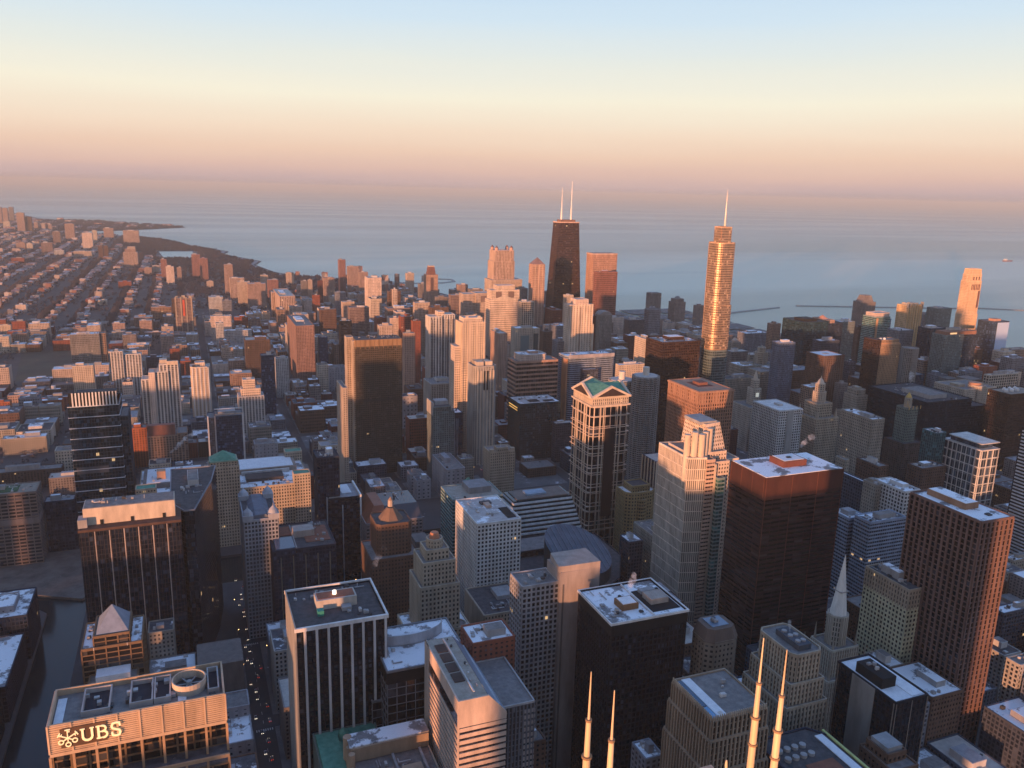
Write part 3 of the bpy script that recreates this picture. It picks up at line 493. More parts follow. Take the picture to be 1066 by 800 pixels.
'n335':('office_building','office building','windowless pale grey block left of the bronze tower',263.6,1718.7,316.8,1745.4,50.0,'greyplain','gravel'),
'n239':('office_building','office building','brown loft block with orange lit corner above the stepped cream tower',88.7,1732.2,129.3,1764.7,45.0,'brownorange','cream'),
'n217b':('office_tower','office tower','',35.2,1267.3,78.2,1301.7,85.0,'x','x'),
'n133':('apartment_building','apartment building','bright red brick block right of the blue glass tower',-78.9,1320.0,-52.2,1341.3,60.0,'redorange','gravel'),
'n153':('apartment_building','apartment building','',-50.1,1275.7,2.5,1312.5,62.0,'x','x'),
'n194l':('office_building','office building','low grey loft block with tall windows below the round fronted cream tower',16.9,1531.9,33.3,1540.1,30.0,'greybrown','snow'),
'n30':('office_building','office building','low orange brick loft with white roof left of the blue glass tower',-250.3,1658.2,-203.9,1676.8,30.0,'redorange','snow'),
'n0r':('apartment_building','apartment building','orange brick block cut by the left edge',-305.4,1582.9,-271.8,1599.6,50.0,'redorange','gravel'),
'n0low':('office_building','office building','old stone warehouse with arched windows and patchy snow at the left',-261.8,1439.3,-202.0,1460.2,25.0,'stone','snow'),
'n0long':('office_building','office building','long brown riverside warehouse with a toothed cornice left of the blue glass tower',-247.0,1268.8,-161.6,1290.1,25.0,'browndark','gravel'),
'apparel':('office_tower','office tower','',-206.6,1013.5,-152.9,1040.3,85.0,'x','x'),
'apparel2':('office_building','office building','lower dark block with white vent dome right of the brown gridded riverside tower',-149.6,1033.9,-119.4,1052.0,60.0,'nearblue','greyroof'),
'n150q':('office_building','office building','low dark block with snow roof behind the white ribbed pair',-76.8,2023.7,-43.2,2040.5,30.0,'darkblue','snow'),
'n180q':('office_building','office building','orange topped low block with teal windows beside the avenue',-22.8,2129.4,11.1,2153.1,35.0,'brownorange','gravel'),
'n176q':('office_building','office building','long low pink school building below the tall brown tower with red stripe',-32.5,2414.7,5.1,2424.1,18.0,'pinkbrown','gravel'),
'n150s':('office_building','office building','long low tan shed left of the long pink school building',-96.2,2461.0,-48.3,2475.3,15.0,'pinkbrown','snow'),
'n140o':('office_building','office building','low pink block with twin stair bumps at the left of the orange and cream slab',-127.3,2635.0,-60.9,2654.9,18.0,'pinkbrown','gravel'),
'n21':('apartment_building','apartment building','long orange brick rowhouse block left of the wide grey slab',-419.1,2632.9,-355.7,2651.9,20.0,'redorange','gravel'),
'n0c':('apartment_building','apartment building','sunlit cream block cut by the left edge',-468.5,2601.6,-434.3,2615.3,25.0,'creampunch','cream'),
'n16w':('apartment_building','apartment building','single bright cream block among the row houses at the left',-490.7,3038.9,-461.9,3061.9,22.0,'salmonwhite','cream'),
'n90':('apartment_building','apartment building','red block with pale roof in the middle of the row houses',-302.0,3164.2,-274.8,3191.5,20.0,'redbrick','cream'),
'n101x':('apartment_building','apartment building','small white fronted block right of the red one in the row houses',-264.0,3162.8,-237.6,3189.2,16.0,'creampunch','cream'),
'n123':('apartment_building','apartment building','flat topped red block with white ground floor in the row houses',-229.9,3664.1,-182.5,3697.2,25.0,'redbrick','cream'),
'n12':('apartment_building','apartment building','flat red slab on a pale base left of the row houses',-786.2,4835.0,-729.2,4863.5,25.0,'redbrick','cream'),
'midtealtwin':('office_tower','office tower','',245.2,915.0,294.8,942.1,53.5,'x','x'),
'sun203':('office_tower','office tower','',242.4,672.7,269.0,761.7,128.0,'x','x'),
'bands203':('office_tower','office tower','',317.4,790.0,414.6,816.1,72.2,'x','x'),
'lowblack':('office_building','office building','',240.4,640.0,269.2,700.8,70.0,'x','x'),
'lasallewacker':('office_tower','office tower','',179.7,609.9,195.5,621.0,146.0,'x','x'),
'randolph':('office_tower','office tower','',167.7,719.4,185.6,739.1,120.0,'x','x'),
'gableglass':('office_building','office building','',171.5,820.0,223.3,834.6,89.9,'x','x'),
'darkcourt':('office_tower','office tower','',79.4,760.0,127.9,942.5,84.9,'x','x'),
'fourdome':('office_tower','office tower','',57.3,700.0,74.4,922.6,144.7,'x','x'),
'whiteedge':('office_tower','office tower','',155.4,905.0,180.1,999.8,76.2,'x','x'),
'mart':('office_building','office building','',62.9,1010.0,138.2,1040.0,72.8,'x','x'),
'darkriver':('office_tower','office tower','dark navy office block on the river with cluttered snowy roof left of the bronze tower',128.8,850.0,151.4,876.5,143.7,'nearblue','darkwhite'),
'clocktower':('clock_tower','clock tower','',341.9,1005.0,354.0,1013.1,34.8,'x','x'),
'bluerow':('office_building','office building','low grey riverside block with blue edged roof behind the white gridded tower',327.4,1040.0,353.4,1109.6,47.4,'greyplain','gravel'),
'mosart':('office_tower','office tower','',467.6,794.5,493.9,805.6,80.0,'x','x'),
'pinstripe':('office_tower','office tower','',506.8,800.0,520.8,819.1,122.5,'x','x'),
'midbelow':('office_building','office building','low tan stone building with stair tower left of the ribbed pale skyscraper base',453.2,700.0,475.2,757.2,68.3,'stone','gravel'),
'nearlow1':('office_building','office building','low pale roofed garage block beside the dark street',2.3,560.0,22.8,590.0,109.6,'greyplain','snow'),
'redlow':('office_building','office building','dark red brick block with snowy roofs between the gridded slab and the pink banded tower',167.9,470.0,196.7,493.4,137.2,'redbrick','snow'),
'right1':('office_building','office building','low dark roofed building right of the reddish grid tower',653.3,470.0,719.4,482.1,72.0,'darkblue','snow'),
'right2':('office_tower','office tower','grey concrete tower corner at the lower right edge',580.0,400.0,619.8,411.1,78.6,'conc','gravel'),
'rlow1':('office_building','office building','pale stone low building with snowy roof at the right edge under the striped tower',783.9,560.0,833.4,571.9,61.3,'stone','snow'),
'yrstone':('office_building','office building','tan brick building with rooftop clutter behind the white lattice block',670.1,640.0,687.1,657.3,127.9,'stone','gravel'),
'whitelattice':('office_building','office building','white lattice block with two bright white roof boxes behind the reddish grid tower',677.7,610.0,698.4,649.4,130.4,'whitelat','snow'),
'brown890':('office_building','office building','plain maroon brown block with sloped parapet behind the tan brick building',735.1,700.0,749.5,733.7,121.5,'brown','gravel'),
'dark877':('office_building','office building','small black block with snow edged roof right of the maroon brown tower',673.4,660.0,678.7,693.8,123.8,'darkblue','snow'),
'tan870':('office_building','office building','thin stained tan block right of the maroon brown tower roof',704.3,720.0,709.9,735.2,126.2,'stone','gravel'),
'grid1040':('office_building','office building','plain brown building under the gold capped tower',802.5,700.0,840.6,721.0,112.2,'brown','gravel'),
'rnearleft':('office_building','office building','white edged low roof corner with stepped roof house at the left edge by the river',-158.9,716.2,-129.6,776.3,60.0,'greyplain','snow'),
'lincoln':('office_building','office building','slim low annex with blue roof beside the dark drum topped tower',110.5,481.3,120.9,519.1,95.0,'greyblue','snow'),
'pinkannex':('office_building','office building','low brown gridded annex right of the pink banded tower',193.8,433.4,204.2,444.3,85.0,'brown','gravel'),
'cornerlow':('office_building','office building','pale blue roofed low banded building left of the sawtooth topped tower',249.9,390.6,261.8,406.6,90.0,'greyblue','snow'),
'rr':('office_building','office building','low dark block with white roof between the octagonal and the tan arched towers',372.5,466.3,402.9,481.8,60.0,'darkblue','snow'),
'wbank1':('office_building','office building','dark low riverside block just below the snow roofed corner at the left edge',-195.0,700.0,-136.0,785.0,30.0,'nearblue','snow'),
'wbank2':('office_building','office building','black riverside block at the lower left edge beside the river',-200.0,600.0,-138.0,690.0,45.0,'nearblack','dark'),
'wbank3':('office_building','office building','taller dark block in the lower left corner across the river',-210.0,500.0,-138.0,590.0,62.0,'darkblue','gravel'),
}
FILL=[(541.8,355.8,577.2,395.2,55.8,8,0, 'tall dark blue building with snowy roof right of the black tower with blank concrete strip'),
(488.5,396.8,518.2,436.2,73.7,7,0, 'tall dark brown brick building with snowy roof right of the black tower with blank concrete'),
(488.5,355.8,518.2,395.2,38.6,8,4, 'mid height dark blue building with pale roof right of the black tower with blank concrete'),
(61.8,644.8,94.2,680.2,53.1,9,3, 'tall grey concrete building with half snowy roof left of the white ribbed black tower'),
(-30.9,681.8,-12.3,701.3,66.5,1,3, 'tall tan stone building with half snowy roof right of the glass pyramid'),
(615.8,437.8,635.3,459.5,57.7,9,2, 'tall grey concrete building with black roof below the reddish grid tower'),
(61.8,582.1,94.2,621.2,42.9,2,4, 'mid height grey brown building with pale roof below the white ribbed black tower'),
(330.1,1247.8,365.9,1271.9,62.2,0,4, 'tall red brick building with pale roof left of the notched grey slim tower'),
(184.8,1429.8,227.2,1464.2,39.3,7,0, 'mid height dark brown brick building with snowy roof below the windowless pale block'),
(540.8,1153.8,571.0,1166.9,63.7,8,4, 'tall dark blue building with pale roof right of the dark teal block'),
(875.3,1179.1,934.2,1202.9,109.8,1,2, 'tall tan stone building with black roof below the gothic buttressed tower'),
(955.8,1065.8,985.5,1087.5,115.8,10,0, 'tall orange tan building with snowy roof below the flat white roofed brown tower'),
(541.8,500.8,577.2,539.9,70.9,4,1, 'tall brown building with gravel roof left of the pale yellow slotted tower'),
(472.8,1100.8,519.2,1134.2,13.7,4,1, 'low brown building with gravel roof right of the gothic parapet block'),
(955.8,1191.8,1016.7,1228.2,115.1,1,1, 'tall tan stone building with gravel roof below the gothic buttressed tower'),
(-30.9,644.8,2.9,680.2,43.9,2,0, 'mid height grey brown building with snowy roof right of the glass pyramid'),
(-174.2,1239.8,-125.8,1263.0,20.7,2,4, 'squat grey brown building with pale roof left of the blue banded tower'),
(228.8,1153.8,271.2,1177.5,25.0,8,0, 'squat dark blue building with snowy roof left of the notched grey slim tower'),
(1018.3,1065.8,1034.6,1077.8,118.3,2,1, 'tall grey brown building with gravel roof left of the slim tan shouldered tower'),
(-249.2,1479.8,-200.8,1527.7,24.2,5,2, 'squat cream building with black roof left of the blue banded tower'),
(95.5,1342.8,128.5,1375.7,41.0,1,3, 'mid height tan stone building with half snowy roof right of the white framed blue block'),
(997.8,718.8,1037.2,754.2,54.3,7,3, 'tall dark brown brick building with half snowy roof left of the white louvred tower'),
(95.5,1247.8,128.5,1271.9,42.2,6,1, 'mid height pale grey building with gravel roof right of the white framed blue block'),
(754.1,500.8,792.2,539.9,62.6,2,0, 'tall grey brown building with snowy roof right of the reddish grid tower'),
(-299.2,1529.3,-250.8,1577.2,43.4,4,3, 'mid height brown building with half snowy roof left of the blue banded tower'),
(292.8,1065.8,312.5,1084.2,26.9,6,3, 'squat pale grey building with half snowy roof left of the little red clock tower'),
(-174.2,1314.0,-125.8,1337.2,36.8,5,1, 'mid height cream building with gravel roof left of the blue banded tower'),
(348.8,1365.8,375.2,1387.2,69.3,6,2, 'tall pale grey building with black roof right of the bronze slab'),
(-232.5,1599.8,-200.8,1623.0,34.3,1,1, 'mid height tan stone building with gravel roof left of the blue banded tower'),
(541.8,541.5,577.2,580.5,46.4,9,3, 'mid height grey concrete building with half snowy roof left of the pale yellow slotted tower'),
(578.8,437.8,614.2,477.2,28.7,3,3, 'squat blue grey building with half snowy roof right of the black tower with blank concrete'),
(4.5,500.8,38.2,539.9,42.0,7,3, 'mid height dark brown brick building with half snowy roof right of the UBS sign tower'),
(367.5,1100.8,387.1,1119.2,39.1,1,3, 'mid height tan stone building with half snowy roof above the little red clock tower'),
(228.8,1065.8,249.2,1099.2,24.4,2,0, 'squat grey brown building with snowy roof above the white edged glass tower'),
(-249.2,1905.8,-200.8,1937.2,36.3,12,0, 'mid height pale pink building with snowy roof below the wide grey slab'),
(250.8,1661.1,271.2,1680.2,69.3,5,2, 'tall cream building with black roof left of the windowless pale block'),
(425.8,500.8,442.2,522.3,56.0,8,2, 'tall dark blue building with black roof right of the chamfered stone tower'),
(61.8,681.8,94.2,717.2,39.2,3,0, 'mid height blue grey building with snowy roof left of the white ribbed black tower'),
(-299.2,1479.8,-250.8,1527.7,29.5,1,3, 'squat tan stone building with half snowy roof left of the blue banded tower'),
(130.1,1299.1,163.2,1323.2,25.2,1,0, 'squat tan stone building with snowy roof right of the white framed blue block'),
(488.5,437.8,504.8,459.5,73.2,1,0, 'tall tan stone building with snowy roof right of the church spire'),
(1018.3,1191.8,1079.2,1228.2,113.3,7,5, 'tall dark brown brick building with grey roof left of the flat white roofed brown tower'),
(488.8,2270.8,519.2,2320.2,117.7,5,2, 'tall cream building with black roof below the plain tall pink tower'),
(905.5,1975.8,934.2,2027.2,116.2,0,1, 'tall red brick building with gravel roof left of the bright white tower'),
(955.8,1247.8,985.5,1284.7,114.2,1,0, 'tall tan stone building with snowy roof left of the gothic buttressed tower'),
(376.8,1429.8,403.2,1464.2,65.2,4,2, 'tall brown building with black roof right of the bronze slab'),
(-357.5,1905.8,-325.8,1937.2,44.8,12,3, 'mid height pale pink building with half snowy roof left of the wide grey slab'),
(292.8,1153.8,319.2,1177.5,17.8,3,0, 'squat blue grey building with snowy roof left of the notched grey slim tower'),
(488.8,1930.5,519.2,1956.2,119.0,0,4, 'tall red brick building with pale roof left of the broad striped pair'),
(184.8,1519.8,227.2,1559.2,29.4,0,3, 'squat red brick building with half snowy roof right of the slim navy tower'),
(1101.8,777.8,1136.2,818.7,59.5,2,5, 'tall grey brown building with grey roof right of the white framed glass tower'),
(228.8,1465.8,271.2,1500.2,34.8,7,0, 'mid height dark brown brick snowy roofed block between the windowless pale block and the bronze'),
(457.1,355.8,486.9,395.2,34.6,3,0, 'mid height blue grey building with snowy roof right of the black tower with blank concrete'),
(-265.9,1599.8,-234.1,1623.0,34.9,1,2, 'mid height tan stone building with black roof left of the blue banded tower'),
(673.8,1975.8,695.1,2004.1,112.7,5,3, 'tall cream building with half snowy roof right of the broad striped pair'),
(1039.1,1388.8,1079.2,1410.2,110.0,2,4, 'tall grey brown building with pale roof left of the gothic buttressed tower'),
(320.8,1179.1,347.2,1202.9,20.9,7,2, 'squat dark brown brick building with black roof below the notched grey slim tower'),
(-299.2,1872.8,-250.8,1904.2,19.4,8,5, 'squat dark blue building with grey roof left of the wide grey slab'),
(-249.2,1529.3,-200.8,1577.2,20.1,7,5, 'squat dark brown brick building with grey roof left of the blue banded tower'),
(-49.2,2219.8,-20.8,2252.2,43.4,13,1, 'mid height brownish pink building with gravel roof below the red striped brown tower'),
(540.8,1377.3,567.5,1410.2,54.5,11,3, 'tall deep red building with half snowy roof right of the dark slotted concrete tower'),
(845.0,1519.8,873.7,1545.5,100.3,1,0, 'tall tan stone building with snowy roof left of the dark bronze box tower'),
(138.8,1465.8,163.2,1500.2,16.6,3,5, 'squat blue grey building with grey roof right of the wedding cake tower'),
(-299.2,2319.8,-250.8,2351.2,25.3,0,2, 'squat red brick building with black roof left of the wide grey slab'),
(754.1,541.5,775.1,563.0,61.5,1,3, 'tall tan stone building with half snowy roof right of the reddish grid tower'),
(905.5,1574.5,934.2,1600.2,116.8,11,0, 'tall deep red building with snowy roof left of the dark bronze box tower'),
(-424.2,2319.8,-392.5,2351.2,40.3,5,4, 'mid height cream building with pale roof left of the wide grey slab'),
(-265.9,1624.5,-234.1,1647.7,44.8,3,3, 'mid height blue grey building with half snowy roof left of the wide grey slab'),
(184.8,1204.5,227.2,1228.2,44.3,5,5, 'mid height cream building with grey roof left of the bronze slab'),
(997.5,1835.1,1037.5,1856.2,114.2,14,3, 'tall bright cream pink building with half snowy roof right of the bright white tower'),
(10.8,1465.8,39.2,1500.2,22.8,8,3, 'squat dark blue building with half snowy roof left of the white framed blue block'),
(540.8,1100.8,567.5,1134.2,27.7,8,1, 'squat dark blue building with gravel roof left of the green gabled tower'),
(18.3,1342.8,39.2,1364.2,24.1,4,4, 'squat brown building with pale roof left of the white framed blue block'),
(60.8,1930.5,93.9,1956.2,25.8,14,5, 'squat bright cream pink building with grey roof above the round fronted cream tower'),
(60.8,1640.5,93.9,1659.5,19.2,9,3, 'squat grey concrete building with half snowy roof left of the wedding cake tower'),
(-374.2,2489.3,-325.8,2512.4,44.1,12,0, 'mid height pale pink building with snowy roof left of the wide grey slab'),
(1407.5,1112.5,1442.5,1134.2,115.9,0,1, 'tall red brick building with gravel roof right of the round pavilion building'),
(-140.9,2319.8,-109.1,2367.7,34.2,2,3, 'mid height grey brown building with half snowy roof above the white ribbed pair'),
(228.8,1619.8,249.2,1638.9,36.4,2,0, 'mid height grey brown building with snowy roof left of the windowless pale block'),
(292.8,1100.8,312.5,1119.2,24.3,6,1, 'squat pale grey building with gravel roof left of the little red clock tower'),
(95.5,1930.5,128.5,1956.2,32.1,13,4, 'mid height brownish pink building with pale roof left of the dark brown orange edged tower'),
(1574.1,1204.5,1609.2,1228.2,119.5,5,4, 'tall cream building with pale roof right of the round pavilion building'),
(-390.9,2352.8,-359.1,2384.2,40.9,10,3, 'mid height orange tan building with half snowy roof left of the wide grey slab'),
(-107.5,2489.3,-75.8,2512.4,43.3,13,4, 'mid height brownish pink building with pale roof left of the red striped brown tower'),
(-174.2,1889.3,-142.5,1912.5,44.2,12,0, 'mid height pale pink building with snowy roof left of the white ribbed pair'),
(-299.2,1719.8,-250.8,1743.0,29.4,13,3, 'squat brownish pink building with half snowy roof left of the wide grey slab'),
(496.8,1286.3,519.2,1323.2,27.9,11,5, 'squat deep red building with grey roof left of the dark teal block'),
(320.8,1875.8,347.2,1915.2,68.8,10,3, 'tall orange tan building with half snowy roof above the windowless pale block'),
(250.8,2390.8,271.2,2440.2,77.6,10,1, 'tall orange tan building with gravel roof below the bright ribbed pink slab'),
(1018.3,1153.8,1079.2,1190.2,79.8,10,5, 'tall orange tan building with grey roof left of the flat white roofed brown tower'),
(-107.5,1719.8,-90.1,1746.1,42.6,14,2, 'mid height bright cream pink building with black roof below the white ribbed pair'),
(-174.2,1864.5,-142.5,1887.7,25.8,2,0, 'squat grey brown building with snowy roof left of the white ribbed pair'),
(-249.2,1872.8,-200.8,1904.2,10.7,2,1, 'low grey brown building with gravel roof below the wide grey slab'),
(-4.2,1342.8,16.7,1364.2,23.7,0,1, 'squat red brick building with gravel roof right of the orange tan loft'),
(-26.7,2046.5,-5.8,2080.2,43.1,0,3, 'mid height red brick building with half snowy roof above the round fronted cream tower'),
(-4.2,1903.1,16.7,1928.9,42.2,0,5, 'mid height red brick building with grey roof above the round fronted cream tower'),
(86.8,2046.5,111.2,2080.2,40.5,12,3, 'mid height pale pink building with half snowy roof left of the dark brown orange edged'),
(1407.5,1247.8,1442.5,1271.9,101.1,10,3, 'tall orange tan building with half snowy roof right of the grey round shouldered tower'),
(250.8,1065.8,271.2,1099.2,16.4,5,1, 'squat cream building with gravel roof left of the little red clock tower'),
(1100.8,1100.8,1154.2,1134.2,112.1,4,1, 'tall brown building with gravel roof above the slim tan shouldered tower'),
(-249.2,1719.8,-200.8,1743.0,21.1,0,3, 'squat red brick building with half snowy roof left of the white ribbed pair'),
(-232.5,2439.8,-200.8,2487.7,42.2,12,0, 'mid height pale pink building with snowy roof above the wide grey slab'),
(-390.9,2319.8,-359.1,2351.2,19.7,1,0, 'squat tan stone building with snowy roof left of the wide grey slab'),
(1370.8,1112.5,1405.9,1134.2,107.4,3,3, 'tall blue grey building with half snowy roof above the round pavilion building'),
(-49.2,1247.8,-20.8,1271.9,25.1,5,2, 'squat cream building with black roof below the orange tan loft'),
(-357.5,2319.8,-325.8,2351.2,18.1,4,0, 'squat brown building with snowy roof left of the wide grey slab'),
(1370.8,1179.1,1396.7,1202.9,87.1,3,2, 'tall blue grey building with black roof right of the grey round shouldered tower'),
(228.8,1100.8,249.2,1134.2,19.7,8,3, 'squat dark blue building with half snowy roof above the white edged glass tower'),
(472.8,1975.8,495.2,2009.5,109.4,14,3, 'tall bright cream pink building with half snowy roof below the plain tall pink tower'),
(457.1,396.8,486.9,436.2,69.9,3,2, 'tall blue grey building with black roof right of the black tower with blank concrete strip'),
(-424.2,2559.8,-392.5,2582.9,40.8,0,3, 'mid height red brick building with half snowy roof left of the wide grey slab'),
(-124.2,2199.8,-75.8,2231.2,28.0,12,0, 'squat pale pink building with snowy roof above the white ribbed pair'),
(367.1,541.5,402.2,580.5,55.7,7,4, 'tall dark brown brick building with pale roof left of the chamfered stone tower'),
(184.8,1273.5,205.2,1297.5,32.4,2,3, 'mid height grey brown building with half snowy roof left of the bronze slab'),
(-140.9,1719.8,-123.4,1746.1,38.7,13,3, 'mid height brownish pink building with half snowy roof below the white ribbed pair'),
(130.1,1377.3,163.2,1410.2,11.7,8,0, 'low dark blue building with snowy roof right of the wedding cake tower'),
(320.8,1204.5,347.2,1228.2,21.7,11,4, 'squat deep red building with pale roof left of the notched grey slim tower'),
(348.8,2579.8,375.2,2634.2,76.6,14,1, 'tall bright cream pink building with gravel roof right of the bright ribbed pink slab'),
(-19.2,1619.8,9.2,1649.2,19.3,5,1, 'squat cream building with gravel roof left of the round fronted cream tower'),
(-49.2,2579.8,-20.8,2634.2,38.9,13,3, 'mid height brownish pink building with half snowy roof left of the red striped brown tower'),
(673.8,2028.8,695.1,2057.1,118.3,0,2, 'tall red brick building with black roof above the broad striped pair'),
(425.8,718.8,442.2,738.3,64.7,8,0, 'tall dark blue building with snowy roof right of the oval drum roof'),
(-124.2,2559.8,-75.8,2607.7,42.0,10,4, 'mid height orange tan building with pale roof left of the red striped brown tower'),
(1100.8,1342.8,1154.2,1375.7,114.2,3,2, 'tall blue grey building with black roof above the gothic buttressed tower'),
(-374.2,2439.8,-325.8,2462.9,30.4,2,3, 'mid height grey brown building with half snowy roof left of the wide grey slab'),
(1230.8,1574.5,1289.2,1600.2,58.8,1,4, 'tall tan stone building with pale roof above the gothic buttressed tower'),
(-174.2,2439.8,-142.5,2462.9,23.3,9,4, 'squat grey concrete building with pale roof right of the wide grey slab'),
(448.8,2011.1,471.2,2044.9,105.0,0,3, 'tall red brick building with half snowy roof below the plain tall pink tower'),
(184.8,1153.8,227.2,1177.5,16.6,1,2, 'squat tan stone building with black roof above the white edged glass tower'),
(112.8,1112.5,163.2,1134.2,32.3,0,3, 'mid height red brick building with half snowy roof right of the green towered vast block'),
(330.1,2099.8,365.9,2132.2,55.5,5,3, 'tall cream building with half snowy roof right of the brown pink slab pair'),
(-107.5,1529.3,-75.8,1577.2,22.4,1,5, 'squat tan stone building with grey roof above the bright red block'),
(292.8,2459.8,328.5,2492.2,75.0,12,3, 'tall pale pink building with half snowy roof right of the bright ribbed pink slab'),
(10.8,2339.8,39.2,2372.2,25.4,12,0, 'squat pale pink building with snowy roof left of the stepped white slab'),
(714.5,500.8,752.5,539.9,39.9,1,1, 'mid height tan stone building with gravel roof right of the reddish grid tower'),
(-299.2,1794.0,-250.8,1817.2,22.1,3,5, 'squat blue grey building with grey roof left of the wide grey slab'),
(1038.8,777.8,1078.2,818.7,41.2,4,1, 'mid height brown building with gravel roof above the white louvred tower'),
(228.8,2390.8,249.2,2440.2,41.2,13,0, 'mid height brownish pink building with snowy roof below the bright ribbed pink slab'),
(60.8,1823.8,111.2,1856.2,10.5,4,3, 'low brown building with half snowy roof right of the round fronted cream tower'),
(-249.2,1794.0,-222.6,1806.8,19.7,4,0, 'squat brown building with snowy roof below the wide grey slab'),
(1690.8,1273.5,1749.2,1297.5,105.0,10,1, 'tall orange tan building with gravel roof right of the round pavilion building'),
(1555.8,1247.8,1570.0,1268.1,117.5,7,0, 'tall dark brown brick building with snowy roof above the round pavilion building'),
(-174.2,2319.8,-142.5,2367.7,12.4,11,4, 'low deep red building with pale roof right of the wide grey slab'),
(-174.2,2464.6,-142.5,2487.7,41.8,13,5, 'mid height brownish pink building with grey roof right of the wide grey slab'),
(1370.8,2150.8,1396.7,2200.2,39.8,14,2, 'mid height bright cream pink building with black roof above the dark bronze box tower'),
(754.5,2270.8,793.2,2320.2,119.9,13,2, 'tall brownish pink building with black roof right of the lantern topped tower'),
(1230.8,1930.5,1269.2,1956.2,53.6,12,1, 'tall pale pink building with gravel roof above the dark bronze box tower'),
(814.8,1100.8,847.2,1119.2,43.7,11,2, 'mid height deep red building with black roof left of the grey gridded tower'),
(60.8,2459.8,85.2,2492.2,39.8,14,2, 'mid height bright cream pink building with black roof left of the stepped white slab'),
(18.3,2099.8,39.2,2149.2,28.8,10,3, 'squat orange tan building with half snowy roof below the stepped white slab'),
(-124.2,2104.6,-75.8,2127.7,32.1,13,3, 'mid height brownish pink building with half snowy roof right of the white ribbed pair'),
(875.3,1574.5,904.0,1600.2,101.6,4,1, 'tall brown building with gravel roof right of the bright white tower'),
(228.8,1377.3,249.2,1410.2,22.2,11,5, 'squat deep red building with grey roof left of the bronze slab'),
(10.8,1429.8,39.2,1464.2,10.1,2,0, 'low grey brown building with snowy roof left of the white framed blue block'),
(112.8,2099.8,137.2,2132.2,26.1,5,0, 'squat cream building with snowy roof left of the dark brown orange edged tower'),
(206.8,1975.8,227.2,2027.2,38.2,10,3, 'mid height orange tan building with half snowy roof left of the brown pink slab pair'),
(184.8,2493.8,212.5,2526.2,38.0,10,3, 'mid height orange tan building with half snowy roof right of the stepped white slab'),
(-265.9,2439.8,-234.1,2487.7,37.4,13,1, 'mid height brownish pink building with gravel roof above the wide grey slab'),
(-19.2,1465.8,9.2,1500.2,19.8,8,1, 'squat dark blue building with gravel roof right of the orange tan loft'),
(-174.2,2129.3,-125.8,2152.4,21.8,5,1, 'squat cream building with gravel roof above the white ribbed pair'),
(250.8,1619.8,271.2,1638.9,18.7,11,4, 'squat deep red building with pale roof below the windowless pale block'),
(-124.2,1599.8,-75.8,1631.2,22.3,1,3, 'squat tan stone building with half snowy roof left of the stepped white framed tower'),
(1398.3,2099.8,1424.2,2149.2,41.4,12,4, 'mid height pale pink building with pale roof left of the golden glass tower'),
(330.1,2459.8,365.9,2492.2,55.4,13,5, 'tall brownish pink building with grey roof right of the bright ribbed pink slab'),
(60.8,1342.8,93.9,1375.7,18.7,2,3, 'squat grey brown building with half snowy roof right of the white framed blue block'),
(-107.5,2369.3,-75.8,2417.2,15.5,3,3, 'low blue grey building with half snowy roof above the white ribbed pair'),
(616.1,1930.5,652.2,1956.2,89.5,13,4, 'tall brownish pink building with pale roof right of the broad striped pair'),
(60.8,2099.8,85.2,2132.2,23.0,7,0, 'squat dark brown brick building with snowy roof below the stepped white slab'),
(1444.1,1089.1,1479.2,1110.9,107.0,5,3, 'tall cream building with half snowy roof right of the round pavilion building'),
(206.8,1342.8,227.2,1375.7,16.9,11,1, 'squat deep red building with gravel roof left of the bronze slab'),
(-299.2,2439.8,-267.5,2487.7,30.9,10,1, 'mid height orange tan building with gravel roof left of the wide grey slab'),
(-357.5,2352.8,-325.8,2384.2,22.9,1,5, 'squat tan stone building with grey roof left of the wide grey slab'),
(228.8,1640.5,249.2,1659.5,44.5,7,0, 'mid height dark brown brick building with snowy roof left of the windowless pale block'),
(488.8,1153.8,505.5,1166.9,11.9,9,0, 'low grey concrete building with snowy roof right of the gothic parapet block'),
(228.8,2579.8,249.2,2634.2,42.2,5,2, 'mid height cream building with black roof left of the bright ribbed pink slab'),
(228.8,1429.8,271.2,1464.2,12.9,8,0, 'low dark blue building with snowy roof left of the bronze slab'),
(-49.2,2373.8,-20.8,2406.2,43.1,12,3, 'mid height pale pink building with half snowy roof left of the red striped brown tower'),
(-4.2,1789.8,16.7,1822.2,13.3,10,2, 'low orange tan building with black roof left of the round fronted cream tower'),
(367.1,582.1,402.2,621.2,70.4,7,5, 'tall dark brown brick building with grey roof above the chamfered stone tower'),
(367.1,500.8,402.2,539.9,45.9,4,3, 'mid height brown building with half snowy roof left of the chamfered stone tower'),
(206.8,1699.8,227.2,1722.2,26.9,14,0, 'squat bright cream pink building with snowy roof right of the slim navy tower'),
(1290.8,1286.3,1349.2,1323.2,86.8,7,1, 'tall dark brown brick building with gravel roof left of the ribbed tower with orange top'),
(60.8,1699.8,85.2,1722.2,14.6,4,2, 'low brown building with black roof right of the round fronted cream tower'),
(60.8,1875.8,93.9,1901.5,10.1,3,0, 'low blue grey building with snowy roof right of the round fronted cream tower'),
(18.3,1975.8,39.2,2009.5,29.9,0,0, 'squat red brick building with snowy roof above the round fronted cream tower'),
(-357.5,2385.8,-325.8,2417.2,25.7,12,3, 'squat pale pink building with half snowy roof left of the wide grey slab'),
(1320.8,1191.8,1349.2,1228.2,88.1,8,1, 'tall dark blue building with gravel roof below the grey round shouldered tower'),
(496.8,2011.1,519.2,2044.9,118.3,14,3, 'tall bright cream pink building with half snowy roof right of the plain tall pink tower'),
(956.8,681.8,996.2,717.2,41.3,9,2, 'mid height grey concrete building with black roof left of the white louvred tower'),
